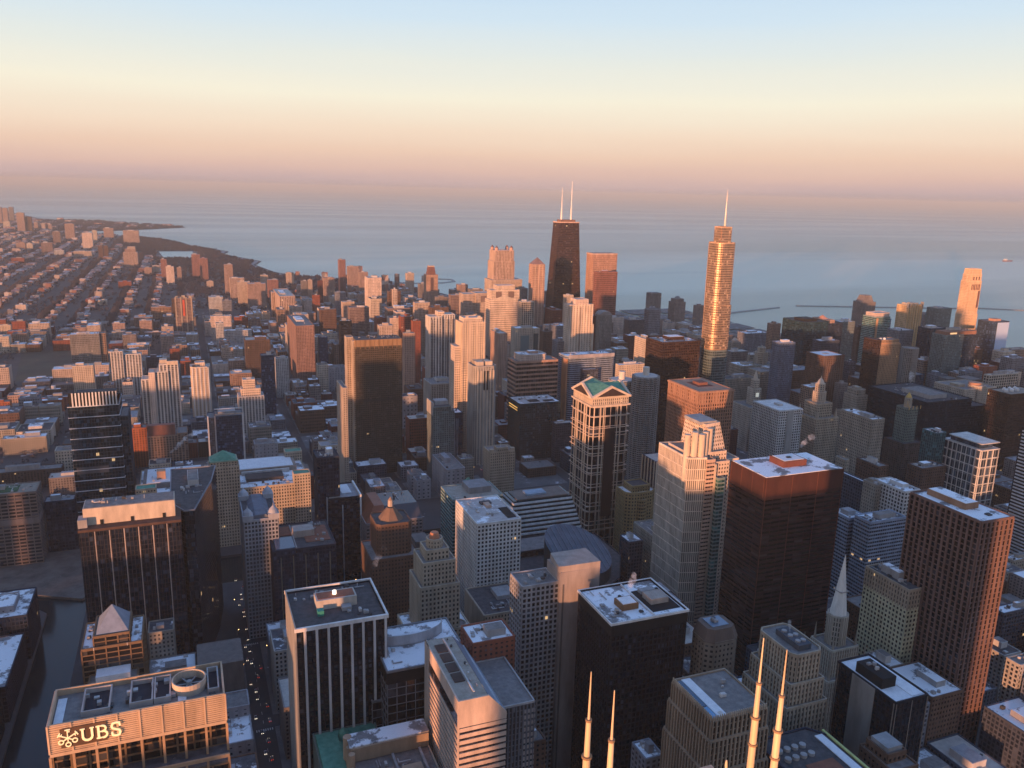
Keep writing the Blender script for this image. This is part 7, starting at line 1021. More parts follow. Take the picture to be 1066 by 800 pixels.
 ('p',rrect(.3),0,196,'trumpshaded','gravel'),('p',rrect(.3),199,262,'trumpsunlit','gravel'),('p',[(x*.93,y) for x,y in rrect(.3)],262,352,'trumpsunlit','gravel'),('q','setback_band',rrect(.31),196,199,mw((.3,.2,.13))),('p',[(.2,.2),(.7,.2),(.7,.75),(.2,.75)],352,374,'trumpsunlit','gravel'),('b','crown_block',.25,.25,.45,.6,374,376,mw((.3,.18,.12))),('c','spire',.5,.45,2.4,1.4,352,385,mw((.7,.62,.56),.5,.3),12),('c','spire',.5,.45,1.3,.25,385,427,mw((.75,.66,.6),.5,.3),10)]),  # sunset gold put into the upper wall colour, shade into the lower
'hancock':('black tapered skyscraper with twin white antennas',(936,2060,1034,2110),[
 ('p',[(0,0),(1,0),(1,1),(0,1)],0,337,'hancock','dark',[(.2,.12),(.8,.12),(.8,.88),(.2,.88)]),('b','light_band',.19,.1,.81,.12,338,341,mw((.55,.4,.34))),('b','light_band',.185,.1,.195,.9,338,341,mw((.55,.4,.34))),('b','roof_house',.28,.25,.72,.75,338.3,346,mw((.2,.12,.1))),
 ('c','antenna',.35,.5,2.6,2,346,375,WH,10),('c','antenna',.35,.5,1.3,.5,375,430,WH,8),('c','antenna',.64,.5,2.6,2,346,378,WH,10),('c','antenna',.64,.5,1.3,.5,378,447,WH,8)]),
'wtp':(None,(1029,2000,1100,2040),[('t',0,0,1,1,0,258,'salmon','dark'),('r','cornice',0,0,1,1,[258],4,.8,mw((.5,.36,.3)))]),
'n900':('pink skyscraper with four small corner turrets, tallest left of the black tapered one',(838,2234,894,2280),[
 ('t',-.25,-.3,1.4,1,0,170,'pinkcream','cream'),('t',-.08,0,1.05,1,170,222,'pinkstripe','cream'),('t',0,0,1,1,222,252,'pinkstripe','cream')]+[p for a in(.1,.9) for b in(.12,.88) for p in(('c','turret',a,b,5,5,252,260,mw((.46,.3,.25)),8),('c','turret_cap',a,b,5,.3,260,266,mw((.16,.1,.1)),8))]),
'park':('slender sunlit tower with a dark hip roof left of the black tapered skyscraper',(834,1948,866,1976),[('t',0,0,1,1,0,238,'pinkpunch','gravel'),('f','rib','S',3,1.6,1,0,238,mw((.55,.4,.3)),.2,.8),('h','hip_roof',0,0,1,1,238.3,256,mw((.24,.16,.15)))]),
'terr510':('broad terraced cream tower with square lit openings on top, sunlit',(706,1898,791,1935),[
 ('t',-.05,0,.8,1,0,158,'pale','cream'),('t',.8,.2,1.1,1,0,149,'pinkcream','cream'),('t',0,.05,.85,1,158,181,'pale','cream'),('t',.18,.1,.72,.9,181,192,'pale','cream'),('b','dark_opening',.12,.03,.3,.05,163,178,mw((.2,.14,.12))),('b','dark_opening',.5,.03,.68,.05,163,178,mw((.2,.14,.12))),('g','gable',-.02,-.02,.78,.2,158,169,'y',CR)]),
'terr495':(None,(700,2000,745,2040),[('t',0,0,1,1,0,162,'pinkcream','cream'),('b','dark_arch',.3,-.02,.75,0,140,156,mw((.2,.15,.14))),('t',-.7,.1,0,1,0,160,'pinkcream','cream')]),
'o813':('very dark green black glass twin block behind the gothic tower',(1092,1250,1150,1310),[('t',0,0,1,1,0,190,'tealdark','dark'),('t',1,.1,1.7,1,0,184,'nearblue','dark'),('b','penthouse',.2,.2,.7,.7,190,195,BK),('h','orange_cap',1.1,.3,1.5,.9,184,198,mw((.5,.26,.18))),('t',1.15,.2,1.45,.9,184,190,'pinkpunch','gravel')]),
'o838':('brown gridded tower with a flat snow white roof left of the ribbed orange topped tower',(1000,1090,1044,1132),[('t',0,0,1,1,0,161,'brown','white'),('f','steel_line','S',10,.5,.4,0,160,mw((.2,.16,.15)),.03,.97),('b','roof_pit',.4,.4,.6,.6,161.4,162,MW)]),
'o889':('grey tower with a pale X braced facade and notched top against the lake',(1628,1648,1668,1684),[('t',0,0,1,1,0,162,'greybrown','gravel'),('p',[(.1,.1),(.9,.1),(.9,.9),(.1,.9)],162,178,'greybrown','gravel',[(.25,.2),(.75,.2),(.75,.8),(.25,.8)])]),
'o900':('teal glass tower with orange sunlit corner and bright roof band',(1438,1420,1488,1456),[('t',0,0,.9,1,0,164,'tealband','gravel'),('t',.9,.1,1.05,1,0,158,'bluebands','gravel'),('t',.1,.1,.9,.9,164,172,'salmonwhite','cream'),('b','sun_tinted_corner',.1,-.03,.2,0,60,162,mw((.55,.32,.18)))]),  # corner strip: orange sunlight put into its colour
'o935':('tower with a glowing orange crenellated crown of tall fins',(1552,1438,1596,1470),[('t',0,0,1,1,0,184,'gold935','gravel'),('f','crown_fin','S',6,2.6,1.6,60,188,mw((.6,.4,.2)),.04,.96),('b','crown_top',.15,.2,.45,.8,184,190,CR),('b','crown_top',.55,.2,.85,.8,184,190,CR),('b','corner_post',-.02,-.05,.08,.1,180,193,CR),('b','corner_post',.92,-.05,1.02,.1,180,193,CR)]),
'o976':('wide dark glass tower with an orange lit attic at the right',(1410,1208,1500,1240),[('t',0,0,.55,1,0,160,'greyteal','gravel'),('t',.55,.1,1,1,0,156,'nearblue','gravel'),('b','lit_attic',.05,.05,.95,.9,160,167,mw((.3,.15,.1))),('b','attic_window',.15,.04,.35,.05,162,165,emit((1,.55,.25),.5)),('k',4,167.2,.1,.1,.9,.9)]),
'o1005':('tallest tower at the right, tapered cream crown with dark arched openings, glowing orange',(1557,1290,1588,1314),[
 ('t',-.06,-.04,1.04,1,0,186,'creamo','cream'),('t',0,0,1,1,186,256,'creamo','cream'),('t',.05,.05,.97,.95,256,270,'creamo','cream'),('p',[(.08,.08),(.95,.08),(.95,.92),(.08,.92)],270,281,'creamo','cream',[(.1,.1),(.93,.1),(.93,.9),(.1,.9)])]
 +[('b','dark_opening',.1+.14*i,-.045,.16+.14*i,.0,238,250,mw((.16,.08,.08))) for i in range(6)]+[('b','dark_opening',.2+.25*i,.0,.28+.25*i,.06,259,266,mw((.12,.06,.06))) for i in range(3)]+[('b','dark_slot',.8,-.045,.95,.0,200,236,mw((.16,.09,.09)))]),
'o1024':('dark glass tower with pale blue south face and small orange roof house at the right',(1577,1240,1625,1275),[('t',0,0,1,1,0,176,'navyglass','gravel'),('b','pale_face',.3,-.015,1,0,0,175,glass((.14,.18,.25),0,.25,'pale_face')),('b','roof_house',.35,.3,.75,.7,176,181,mw((.5,.28,.2)))]),
'tribune':('gothic stone tower with ring of flying buttresses around its crown',(1016,1279,1062,1318),[
 ('t',-.1,-.1,1.4,1.1,0,66,'gothic','gravel'),('t',0,0,1,1,0,106,'gothic','gravel'),('l',.5,.5,12,106,128,'gothic',8,'gravel'),('l',.5,.5,7.5,128,137,'gothic',8,'gravel'),('c','crown_tip',.5,.5,4,.4,137,142,STN,8)]+[('c','buttress',.5+.55*math.cos(a*math.pi/4+.39),.5+.62*math.sin(a*math.pi/4+.39),2.2,1,80,122,STN,6) for a in range(8)]),
'neardome':('slim beige tower topped by a small onion dome beside the golden tower',(1124,1500,1144,1518),[('t',0,0,1,1,0,106,'stone','gravel'),('b','dark_band',-.03,-.03,1.03,1.03,60,64,MD),('c','onion_dome',.5,.5,6,7,106,110,mw((.55,.42,.33)),14),('c','onion_dome',.5,.5,7,1,110,116,mw((.55,.42,.33)),14),('c','finial',.5,.5,.5,.1,116,120,CR,6)]),
'g441':('pink granite tower topped with a dark mansard lantern on the gold coast',(712,2498,748,2530),[('t',0,0,1,1,0,158,'pinkpunch','cream'),('b','dark_bay',.35,-.04,.6,0,110,150,mw((.12,.08,.08))),('p',[(.15,.15),(.85,.15),(.85,.85),(.15,.85)],158,182,'redgran','gravel',[(.25,.25),(.75,.25),(.75,.75),(.25,.75)]),('b','lantern_cap',.25,.25,.75,.75,182.2,186,CR)]),
'n127':('stepped pink brown tower standing alone above the row houses at left',(-258,4595,-194,4640),[('t',0,0,1,1,0,70,'pinkstripe','cream'),('t',.12,.1,.88,.9,70,86,'pinkbrown','cream'),('t',.3,.2,.85,.8,86,97,'pinkcream','cream')]),
'n190':('tall brown tower with a glowing red stripe down its middle',(-14,2450,32,2480),[('t',0,0,1,1,0,108,'brownpink2','gravel'),('f','tan_pier','S',4,3.2,1.2,0,112,mw((.42,.33,.26)),.06,.94),('b','red_stripe',.44,-.05,.56,-.0,60,104,mw((.62,.12,.07))),('b','crown_tooth',.05,.1,.2,.4,108,114,TNN),('b','crown_tooth',.4,.1,.6,.4,108,116,TNN),('b','crown_tooth',.8,.1,.95,.4,108,114,TNN)]),
'n72':('wide grey slab of fine horizontal bands with a sunlit patch standing over the playing field',(-228,2048,-170,2076),[('t',0,0,1,1,0,84,'greycol','snow'),('t',1,.15,1.22,1,0,84,'brownorange','gravel'),('r','grey_band',0,0,1,1,[4*i+2 for i in range(20)],1.3,.5,mw((.3,.3,.31))),('k',5,84.3,0,0,1,1)]),
'n150w':('white framed dark glass tower in stepped slabs, sunlit left edge, beside the avenue',(-58,1400,-4,1432),[('t',0,.1,.2,1,0,115,'whitecol','cream'),('t',.2,0,.36,1,0,126,'salmonwhite','cream'),('t',.36,.1,.72,1,0,126,'whitecol','cream'),('t',.5,.2,1,1,0,137,'whitecol','cream'),('b','roof_frame',.7,.15,1,.2,137,143,CR),('b','roof_house',.5,.4,.7,.9,137,144,CR)]),
'n192':('round fronted cream tower, sunlit, above the low loft with tall windows',(14,1530,46,1560),[('p',[(0,.2),(.15,.0),(.85,.0),(1,.2),(1,1),(0,1)],0,104,'pale','cream'),('f','white_pier','S',5,1.5,1.1,0,104,WH,.1,.9),('t',.25,.3,.75,.9,104,110,'pale','cream'),('b','dark_crown',.1,.05,.25,.2,104,108,MD)]),
'n247l':('stepped cream tower like a wedding cake, sunlit top, above the domed mart',(86,1425,126,1455),[('t',0,0,1,1,0,72,'whitecol','cream'),('t',.12,.1,.88,.9,72,84,'pale','cream'),('t',.2,.2,.68,.8,84,99,'pale','cream'),('h','cap',.3,.3,.6,.6,99,103,CR)]),
'n217b':('blue glass office block in a white frame with open roof pergola above the domed mart',(33,1265,82,1300),[('t',0,.05,.2,1,0,82,'navyglass','gravel'),('t',.2,0,1,1,0,84,'navyglass','gravel'),('b','white_frame',-.02,.0,.02,.1,0,86,WH),('b','white_frame',.18,-.02,.22,.0,0,86,mw((.4,.4,.42))),('b','white_frame',.97,-.02,1.02,.05,0,88,WH),('b','pergola',.2,-.02,1,.02,87,88.5,mw((.5,.36,.28))),('b','pergola',.2,.6,1,.64,90,91,WH),('b','penthouse',.3,.3,.8,.9,84,89,MW)]),
'n153':('orange tan loft tower with blank roof wall and big dark windows beside the red block',(-50,1276,4,1312),[('t',0,0,.75,1,0,58,'brownorange','gravel'),('b','blank_wall',.02,.1,.7,.4,58,74,mw((.28,.13,.1))),('t',.75,.0,1,1,0,60,'brownorange','gravel')]),
'apparel':('brown gridded riverside tower with plants and clutter on its roof at the left edge',(-215,1008,-152,1042),[('t',0,0,1,1,0,83,'apparel','stoneroof'),('r','solid_band',0,0,1,1,[48],6,.7,mw((.23,.19,.18))),('b','roof_garden',.4,.2,.7,.8,83.4,84,mw((.06,.12,.06))),('k',12,83.4,.05,.05,.95,.95)]),
'midtealtwin':('teal green banded glass office block with tan flat roof behind the white gridded tower',(262,800,318,850),[('p',[(0,.15),(.15,.15),(.15,0),(.8,0),(.8,.15),(1,.15),(1,1),(0,1)],0,98,'tealband','tan'),('b','penthouse',.4,.4,.85,.9,98,105,mw((.25,.25,.26))),('k',5,98.3,0,0,1,.4,1)]),
'sun203':('white gridded office tower with pink sunlit flat roof in the centre',(242,673,284,735),[('t',0,0,1,1,0,127,'white','pinkroof'),('b','roof_pit',.75,.1,.95,.5,127.5,128,BK),('b','roof_pit',.45,.7,.7,.8,127.5,129,MD),('b','penthouse',.5,.55,.62,.7,127.5,130,mw((.5,.35,.28))),('k',6,127.4,.1,.2,.7,.9,1)]),
'bands203':('dark glass building stepped back in white and black horizontal bands behind the white gridded tower',(318,790,412,850),[('t',0,0,1,1,0,40,'nearblue','dark')]
 +[('b','white_band',.018*i,.045*i,1-.006*i,1,40+4*i,42+4*i,mw((.74,.74,.74))) for i in range(11)]+[('b','glass_band',.018*i+.008,.045*i+.02,1-.006*i-.004,.99,42+4*i,44+4*i,glass((.015,.03,.035),0,.2)) for i in range(11)]+[('b','roof_deck',.24,.5,.9,.97,84,85,mw((.2,.17,.15))),('b','roof_frame',.4,.62,.65,.85,85,87,mw((.3,.4,.5)))]+[('b','west_band',-.01,0,0,.9,2+4*i,4+4*i,mw((.55,.56,.56))) for i in range(10)]+[('b','south_band',0,-.012,1,0,2+4*i,4+4*i,mw((.72,.72,.72))) for i in range(10)]),
'lowblack':('squat stone office block with black roof well beside the white gridded tower',(228,612,268,662),[('t',0,0,1,1,0,72,'tanv','dark'),('b','blank_wall',-.02,0,.0,1,0,73,mw((.36,.3,.24))),('b','roof_house',.5,.45,.9,.8,72.3,76,MW),('k',8,72.3,0,0,1,.45,1)]),
'lasallewacker':('slender tan art deco tower with softly glowing sunlit crown in the centre foreground',(166,600,206,640),[
 ('t',-.1,.1,1.2,1.1,0,68,'masonry','snow'),('t',.1,.0,.9,.85,68,112,'masonry','gravel'),('t',.17,.08,.83,.78,112,131,'masonry','gravel'),('t',.27,.2,.73,.66,131,139,'masonry','gravel'),('l',.5,.43,6.5,139,146,'masonry',8,'gravel'),('c','rust_cap',.5,.43,4.5,3.2,146,151,mw((.45,.2,.12)),10),('l',.9,.12,7,0,74,'masonry',12,'gravel'),('l',.12,.12,5,0,74,'masonry',12,'gravel')]),
'randolph':('dark brown stepped tower with pointed cap left of the teal banded block',(160,716,196,752),[
 ('t',-.15,-.15,1.1,1.1,0,88,'brownmason','gravel'),('p',[(.15,.05),(.85,.05),(.95,.15),(.95,.85),(.85,.95),(.15,.95),(.05,.85),(.05,.15)],88,118,'brownmason','dark'),('c','sloped_cap',.5,.5,12,3.5,118.4,129,mw((.2,.13,.09)),8),('c','lantern',.5,.5,2.6,2.4,130,136,mw((.45,.36,.3)),8),('c','finial',.5,.5,2.4,.1,136,139,mw((.3,.2,.14)),8)]),
'gableglass':('wide block with a sloped reddish attic behind the dark brown stepped tower',(172,818,232,868),[('t',0,0,1,1,0,78,'gable','gravel'),('q','red_attic',[(0,0),(.35,0),(.35,1),(0,1)],78.4,94,mw((.28,.1,.06),.4),[(.18,.2),(.35,.2),(.35,1),(.18,1)]),('q','dark_attic',[(.35,0),(1,0),(1,1),(.35,1)],78.4,92,glass((.06,.06,.07),0,.2),[(.35,.25),(.95,.25),(.95,1),(.35,1)]),('k',6,92,.4,.3,.9,.95,1)]),
'darkcourt':('dark office block with rust red roof courts and tan roof house',(72,740,128,800),[
 ('t',0,0,1,1,0,96,'nearblue','dark'),('b','rust_court',.1,.55,.36,.9,96.5,97,roofmat('rust')),('b','rust_court',.55,.2,.95,.8,96.5,97,roofmat('rust')),('b','roof_house',.38,.42,.72,.66,96.5,103,mw((.38,.33,.3))),('b','roof_wall',.36,.0,.38,.9,96.5,98.4,MW),('b','glass_roof',.05,.02,.35,.45,96.5,98,glass((.09,.14,.2),0)),('f','tan_rib','S',5,.8,.5,0,90,mw((.22,.2,.15)),.12,.9),('k',12,97,.4,.05,.97,.95,1)]),
'fourdome':('grey tower with four silvery domed corner turrets and an arched roof by the domed mart',(50,766,80,828),[('t',0,0,1,1,0,118,'quad','dark'),('q','arched_roof',[(.2,.05),(.8,.05),(.8,.95),(.2,.95)],118.4,122,mw((.16,.18,.22)),[(.35,.05),(.65,.05),(.65,.95),(.35,.95)])]
 +[p for a in(.12,.88) for b in(.07,.93) for p in(('b','turret',a-.16,b-.08,a+.16,b+.08,118,123,mw((.36,.37,.4))),('c','turret_dome',a,b,4.6,3.6,123,126,mw((.4,.42,.46)),12),('c','turret_dome',a,b,3.6,.3,126,129.5,mw((.4,.42,.46)),12),('c','finial',a,b,.3,.1,129.5,132,WH,6))]),
'whiteedge':('dark glass tower with bright white corner edge and slotted white stripe',(138,846,172,890),[('t',0,0,1,1,0,99,'darktwo','greyroof'),('b','white_edge',.98,-.03,1.03,.0,0,102,WH),('b','white_edge',.98,0,1.03,1,99,102,WH),('f','white_slot','S',1,1.0,.6,0,92,mw((.5,.5,.52)),.4,.5),('b','roof_terrace',.05,.05,.4,.9,99.4,100.5,mw((.3,.28,.25))),('b','snow_patch',.5,.3,.8,.9,99.5,100,SN),('b','west_wall',-.03,-.0,.0,1,60,101,mw((.35,.36,.38)))]),
'mart':('vast tan stone block with green pyramid roofed tower, its right end sunlit',(-50,992,140,1092),[
 ('t',0,0,1,1,0,68,'masonry','snow'),('t',.4,-.04,.575,.22,0,98,'masonry','gravel'),('p',[(.41,-.02),(.565,-.02),(.565,.2),(.41,.2)],98,104,'masonry','gravel'),('h','green_roof',.405,-.03,.57,.21,104.4,115,roofmat('green')),('t',.9,-.03,1.0,.12,0,80,'masonry','green'),('t',.9,.86,1.01,1.02,0,80,'masonry','green'),('t',-.01,-.03,.1,.12,0,80,'masonry','green'),
 ('b','roof_court',.62,.2,.85,.42,68.4,72,mw((.07,.06,.06))),('b','white_wall',.6,.45,.9,.48,68.4,73,MWL),('b','upper_block',.55,.5,.95,.95,68.4,74,mw((.3,.24,.2))),('b','snow_roof',.57,.53,.93,.92,74,74.4,SN),('b','upper_block',.02,.3,.38,.9,68.4,74,mw((.2,.17,.16))),('b','snow_roof',.04,.34,.36,.86,74,74.4,SN),('b','lit_cupola',.1,.45,.15,.55,74.4,84,mw((.5,.3,.2))),('k',14,74.4,.05,.35,.36,.86,1),('k',12,68.3,.6,.02,.9,.2,1)]),
'clocktower':('small dark red clock tower with green hip roof by the river',(342,1003,354,1015),[('t',0,0,1,1,0,38,'brick','gravel'),('h','green_roof',-.05,-.05,1.05,1.05,38.3,47,roofmat('green')),('c','clock_face',.5,-.02,.1,.1,30,30.1,WH,6),('b','clock_face',.35,-.03,.65,-.01,28,32,emit((.8,.75,.6),.3))]),
'mosart':('yellowish brown tower with curved balconies left of the pinstriped slab',(462,790,500,815),[('p',[(.15,0),(.5,-.06),(.85,0),(1,.2),(1,1),(0,1),(0,.2)],0,88,'mosart','snow'),('p',[(.2,.1),(.8,.1),(.8,.9),(.2,.9)],88,95,'mosart','dark'),('l',.5,.05,6,0,80,'mosart',14,'gravel'),('c','vent',.8,.5,2,1.6,88,93,MWL,10)]),
'pinstripe':('pale pinstriped slab with thin vertical white lines left of the peach crowned tower',(500,796,528,826),[('t',0,0,1,1,0,120,'nearblue','cream'),('f','white_rib','S',4,1.3,.9,0,121,CR,.05,.95),('f','white_rib','W',5,1.3,.9,0,121,CR,.05,.95)]),
}
# ---------------------------------------------------------------- the ground, the lake and the river
def kind(o,k='structure'): o['kind']=k; return o
def groundmat(name,a,b,sc_,snow=None,rough=.95):
    m,t,bs=newmat(name); nn=t.nodes.new; L=t.links.new
    g=nn('ShaderNodeNewGeometry'); n=nn('ShaderNodeTexNoise'); n.inputs['Scale'].default_value=sc_; n.inputs['Detail'].default_value=9; n.inputs['Roughness'].default_value=.7; L(g.outputs['Position'],n.inputs[0])
    r=nn('ShaderNodeValToRGB'); r.color_ramp.elements[0].position=.35; r.color_ramp.elements[1].position=.68; r.color_ramp.elements[0].color=(*a,1); r.color_ramp.elements[1].color=(*b,1); L(n.outputs[0],r.inputs[0]); last=r.outputs[0]
    if snow:
        n2=nn('ShaderNodeTexNoise'); n2.inputs['Scale'].default_value=snow[0]; n2.inputs['Detail'].default_value=8; n2.inputs['Roughness'].default_value=.75; L(g.outputs['Position'],n2.inputs[0])
        r2=nn('ShaderNodeValToRGB'); r2.color_ramp.elements[0].position=snow[1]; r2.color_ramp.elements[1].position=snow[1]+.04; L(n2.outputs[0],r2.inputs[0])
        mx=nn('ShaderNodeMixRGB'); L(r2.outputs[0],mx.inputs[0]); L(last,mx.inputs[1]); mx.inputs[2].default_value=(.6,.62,.66,1); last=mx.outputs[0]
    L(last,bs.inputs['Base Color']); bs.inputs['Roughness'].default_value=rough; return m
def flat(name,P,z,mat,depth=0):
    m=MB()
    if depth: m.prism(P,z-depth,P,z)
    else: m.v=[(x,y,z) for x,y in P]; m.f=[tuple(range(len(P)))]
    return kind(m.build(name,mat))
# water
m,t,bs=newmat('lake_water'); nn=t.nodes.new; L=t.links.new
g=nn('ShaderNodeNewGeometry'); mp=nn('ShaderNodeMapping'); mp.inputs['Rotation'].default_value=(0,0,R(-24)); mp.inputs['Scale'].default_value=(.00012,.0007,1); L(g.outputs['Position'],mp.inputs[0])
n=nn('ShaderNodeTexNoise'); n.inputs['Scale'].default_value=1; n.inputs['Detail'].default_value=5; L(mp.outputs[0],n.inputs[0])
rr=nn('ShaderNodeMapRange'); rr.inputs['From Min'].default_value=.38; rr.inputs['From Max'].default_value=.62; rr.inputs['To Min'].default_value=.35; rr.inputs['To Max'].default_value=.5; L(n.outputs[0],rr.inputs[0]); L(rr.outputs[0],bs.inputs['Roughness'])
cr_=nn('ShaderNodeValToRGB'); cr_.color_ramp.elements[0].position=.4; cr_.color_ramp.elements[0].color=(.42,.44,.33,1); cr_.color_ramp.elements[1].position=.6; cr_.color_ramp.elements[1].color=(.78,.77,.58,1); L(n.outputs[0],cr_.inputs[0]); L(cr_.outputs[0],bs.inputs['Base Color'])  # pale base and streaks put the sky's reflection into the water colour
bs.inputs['IOR'].default_value=1.33; bs.inputs['Specular IOR Level'].default_value=.4; LAKE=m
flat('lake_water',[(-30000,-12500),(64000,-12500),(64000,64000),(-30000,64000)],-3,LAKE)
m,t,bs=newmat('river_water'); bs.inputs['Base Color'].default_value=(.005,.016,.02,1); bs.inputs['Roughness'].default_value=.12; bs.inputs['Specular IOR Level'].default_value=.25; RIVER=m
ASPH=groundmat('asphalt',(.035,.035,.04),(.07,.068,.072),.02,(.03,.66))
PAVE=groundmat('pavement',(.1,.095,.095),(.18,.17,.17),.05,(.05,.6)); GRASS=groundmat('winter_grass',(.045,.04,.03),(.085,.075,.05),.02,(.012,.66)); WOOD=groundmat('park_ground',(.07,.06,.058),(.14,.125,.12),.012,(.008,.6)); LOTS=groundmat('yard_ground',(.045,.04,.042),(.09,.078,.075),.012,(.02,.62))
flat('land_loop',[(-98,-12000),(1850,-12000),(1850,892),(-98,892)],0,ASPH,6)
flat('land_west',[(-12000,-12000),(-133,-12000),(-133,880),(-152,905),(-205,1010),(-330,1240),(-450,1500),(-560,2200),(-900,3000),(-1500,4200),(-12000,5200)],0,LOTS,6)
SHORE=[(1850,962),(1850,1400),(2850,1410),(2850,1440),(1900,1460),(2250,1560),(2250,1900),(1900,2050),(1500,2230),(1330,2330),(1180,2560),(1090,2850),(1016,3206),(960,3500),(865,3765),(769,3861),(603,4013),(482,4118),(431,4265),(375,4638),(425,4872),(330,5141),(250,5380),(290,5589),(169,5930),(82,6114),(11,6515),(-109,6845),(-249,7077),(-370,7194),(-520,7450),(-691,7564),(-700,7900),(-449,8040),(-287,8227),(53,8634),(60,8740),(37,8822),(-413,9345),(-792,9702),(-1188,10076),(-1402,10400),(-1900,12000),(-3500,17000),(-9000,26000)]
flat('land_north',[(-98,962)]+SHORE+[(-9000,5600),(-1480,4330),(-860,3050),(-505,2230),(-395,1520),(-275,1250),(-160,1010),(-125,962)],0,LOTS,6)
flat('river_water',[(-160,-12000),(-90,-12000),(-90,880),(1860,880),(1860,975),(-90,975),(-140,1020),(-265,1260),(-380,1530),(-490,2240),(-850,3070),(-1490,4300),(-8900,5550),(-8900,5250),(-1510,4180),(-910,2980),(-575,2190),(-465,1490),(-345,1230),(-215,1000),(-160,905)],-2.6,RIVER)
flat('park',[(40,3300),(250,3350),(560,3350),(800,3700),(560,3960),(440,4080),(395,4240),(340,4600),(380,4860),(290,5120),(210,5390),(240,5560),(130,5900),(40,6100),(-30,6500),(-150,6830),(-290,7060),(-400,7150),(-420,6400),(-200,5400),(-60,4400)],.05,WOOD)
flat('harbor_point',[(-691,7950),(-449,8070),(-287,8260),(20,8640),(10,8790),(-440,9300),(-820,9650),(-1180,10000),(-1000,8800)],.05,WOOD)
flat('pond',[(-118,5600),(74,5600),(95,5154),(10,5080),(-86,5165)],.12,LAKE)
flat('playing_field',[(-330,1980),(-238,1980),(-250,2330),(-370,2330)],.06,GRASS); flat('schoolyard',[(-150,1100),(-60,1100),(-60,1240),(-150,1240)],.06,GRASS)
flat('river_plaza',[(-205,1010),(-192,948),(-104,902),(-88,925),(-88,978),(-60,985),(-50,1095),(-220,1105)],.06,groundmat('plaza_gravel',(.07,.06,.055),(.16,.14,.125),.06,(.05,.64)),6)
m=MB(); S_=[(x-14,y-8) for x,y in SHORE[12:32]]
for a_,b_ in zip(S_,S_[1:]):
    k=len(m.v); m.v+=[(a_[0]-22,a_[1]-10,.3),(a_[0],a_[1],.3),(b_[0],b_[1],.3),(b_[0]-22,b_[1]-10,.3)]; m.f.append((k,k+1,k+2,k+3))
kind(m.build('beach',mw((.36,.34,.33))))
m=MB(); S_=[(x-90,y-50) for x,y in SHORE[12:26]]
for a_,b_ in zip(S_,S_[1:]):
    k=len(m.v); m.v+=[(a_[0]-26,a_[1]-10,.3),(a_[0],a_[1],.3),(b_[0],b_[1],.3),(b_[0]-26,b_[1]-10,.3)]; m.f.append((k,k+1,k+2,k+3))
kind(m.build('lakeshore_road',mw((.13,.125,.13))))
def pier(name,pts,w_,label,z=1.2):
    m=MB()
    for a,b in zip(pts,pts[1:]):
        L_=math.hypot(b[0]-a[0],b[1]-a[1]); nx,ny=-(b[1]-a[1])/L_*w_/2,(b[0]-a[0])/L_*w_/2
        P=[(a[0]-nx,a[1]-ny),(b[0]-nx,b[1]-ny),(b[0]+nx,b[1]+ny),(a[0]+nx,a[1]+ny)]; m.prism(P[::1],-5,P,z)
    return tagm(m.build(name,mw((.4,.4,.4))),label,'breakwater')
pier('breakwater',[(865,3765),(980,3668),(1116,3668),(1192,3719),(1204,3802),(1146,3831)],10,'curved hook shaped breakwater reaching into the lake behind the pink towers')
pier('breakwater',[(1790,2500),(1921,2557),(2184,2636)],8,'straight breakwater right of the golden glass tower')
pier('breakwater',[(2290,2665),(2320,2652),(2885,2471),(3037,2441),(3300,2280),(3700,2150)],8,'long dark breakwater line crossing behind the towers at the right')
e=empty('harbor_boat',(5798,4472,-3),'tiny boat alone on the lake at the far right','boat')
MB().prism([(-45,-9),(30,-9),(48,0),(30,9),(-45,9)],-1,[(-45,-10),(34,-10),(55,0),(34,10),(-45,10)],8).build('hull',mw((.3,.14,.11)),e); MB().box(-38,-7,8,-14,7,20).build('cabin',WH,e)
# streets: asphalt is the ground; raised pavement blocks between them, painted lines on the two canyons one can look into
XS=[-78,50,174,282,414,530,663,804,945,1090,1220,1360,1490,1620,1760]; YS=[55,200,344,489,633,766]; YN=[1056,1144,1238,1333,1420,1510,1610,1690,1780,1866,1966,2090,2210,2330,2450,2570,2700]
m=MB()
def blocks():
    for xs,ys in ((XS,YS),([-60]+XS[1:],YN)):
        for i in range(len(xs)-1):
            for j in range(len(ys)-1):
                yield xs[i]+8,ys[j]+8,xs[i+1]-8,ys[j+1]-8
for b in blocks(): m.box(b[0],b[1],.004,b[2],b[3],.14)
kind(m.build('sidewalks',PAVE))
m=MB()
for x in (50,174,282):
    for yy in range(200,880,12): m.v+=[(x-.12,yy,.009),(x+.12,yy,.009),(x+.12,yy+4,.009),(x-.12,yy+4,.009)]; n_=len(m.v); m.f.append((n_-4,n_-3,n_-2,n_-1))
for x in (50,174,282):
    for yc in YS[1:]:
        for k in range(8):
            a=x-6.2+k*1.7; m.v+=[(a,yc-11,.009),(a+.7,yc-11,.009),(a+.7,yc-8.2,.009),(a,yc-8.2,.009)]; n_=len(m.v); m.f.append((n_-4,n_-3,n_-2,n_-1))
kind(m.build('road_markings',mw((.55,.55,.52))))
# ---------------------------------------------------------------- build every tower of the table
for k_ in D:
    if k_ in ('ubs','pink','pinkext','hgrid','spires'): continue
    tower(k_)
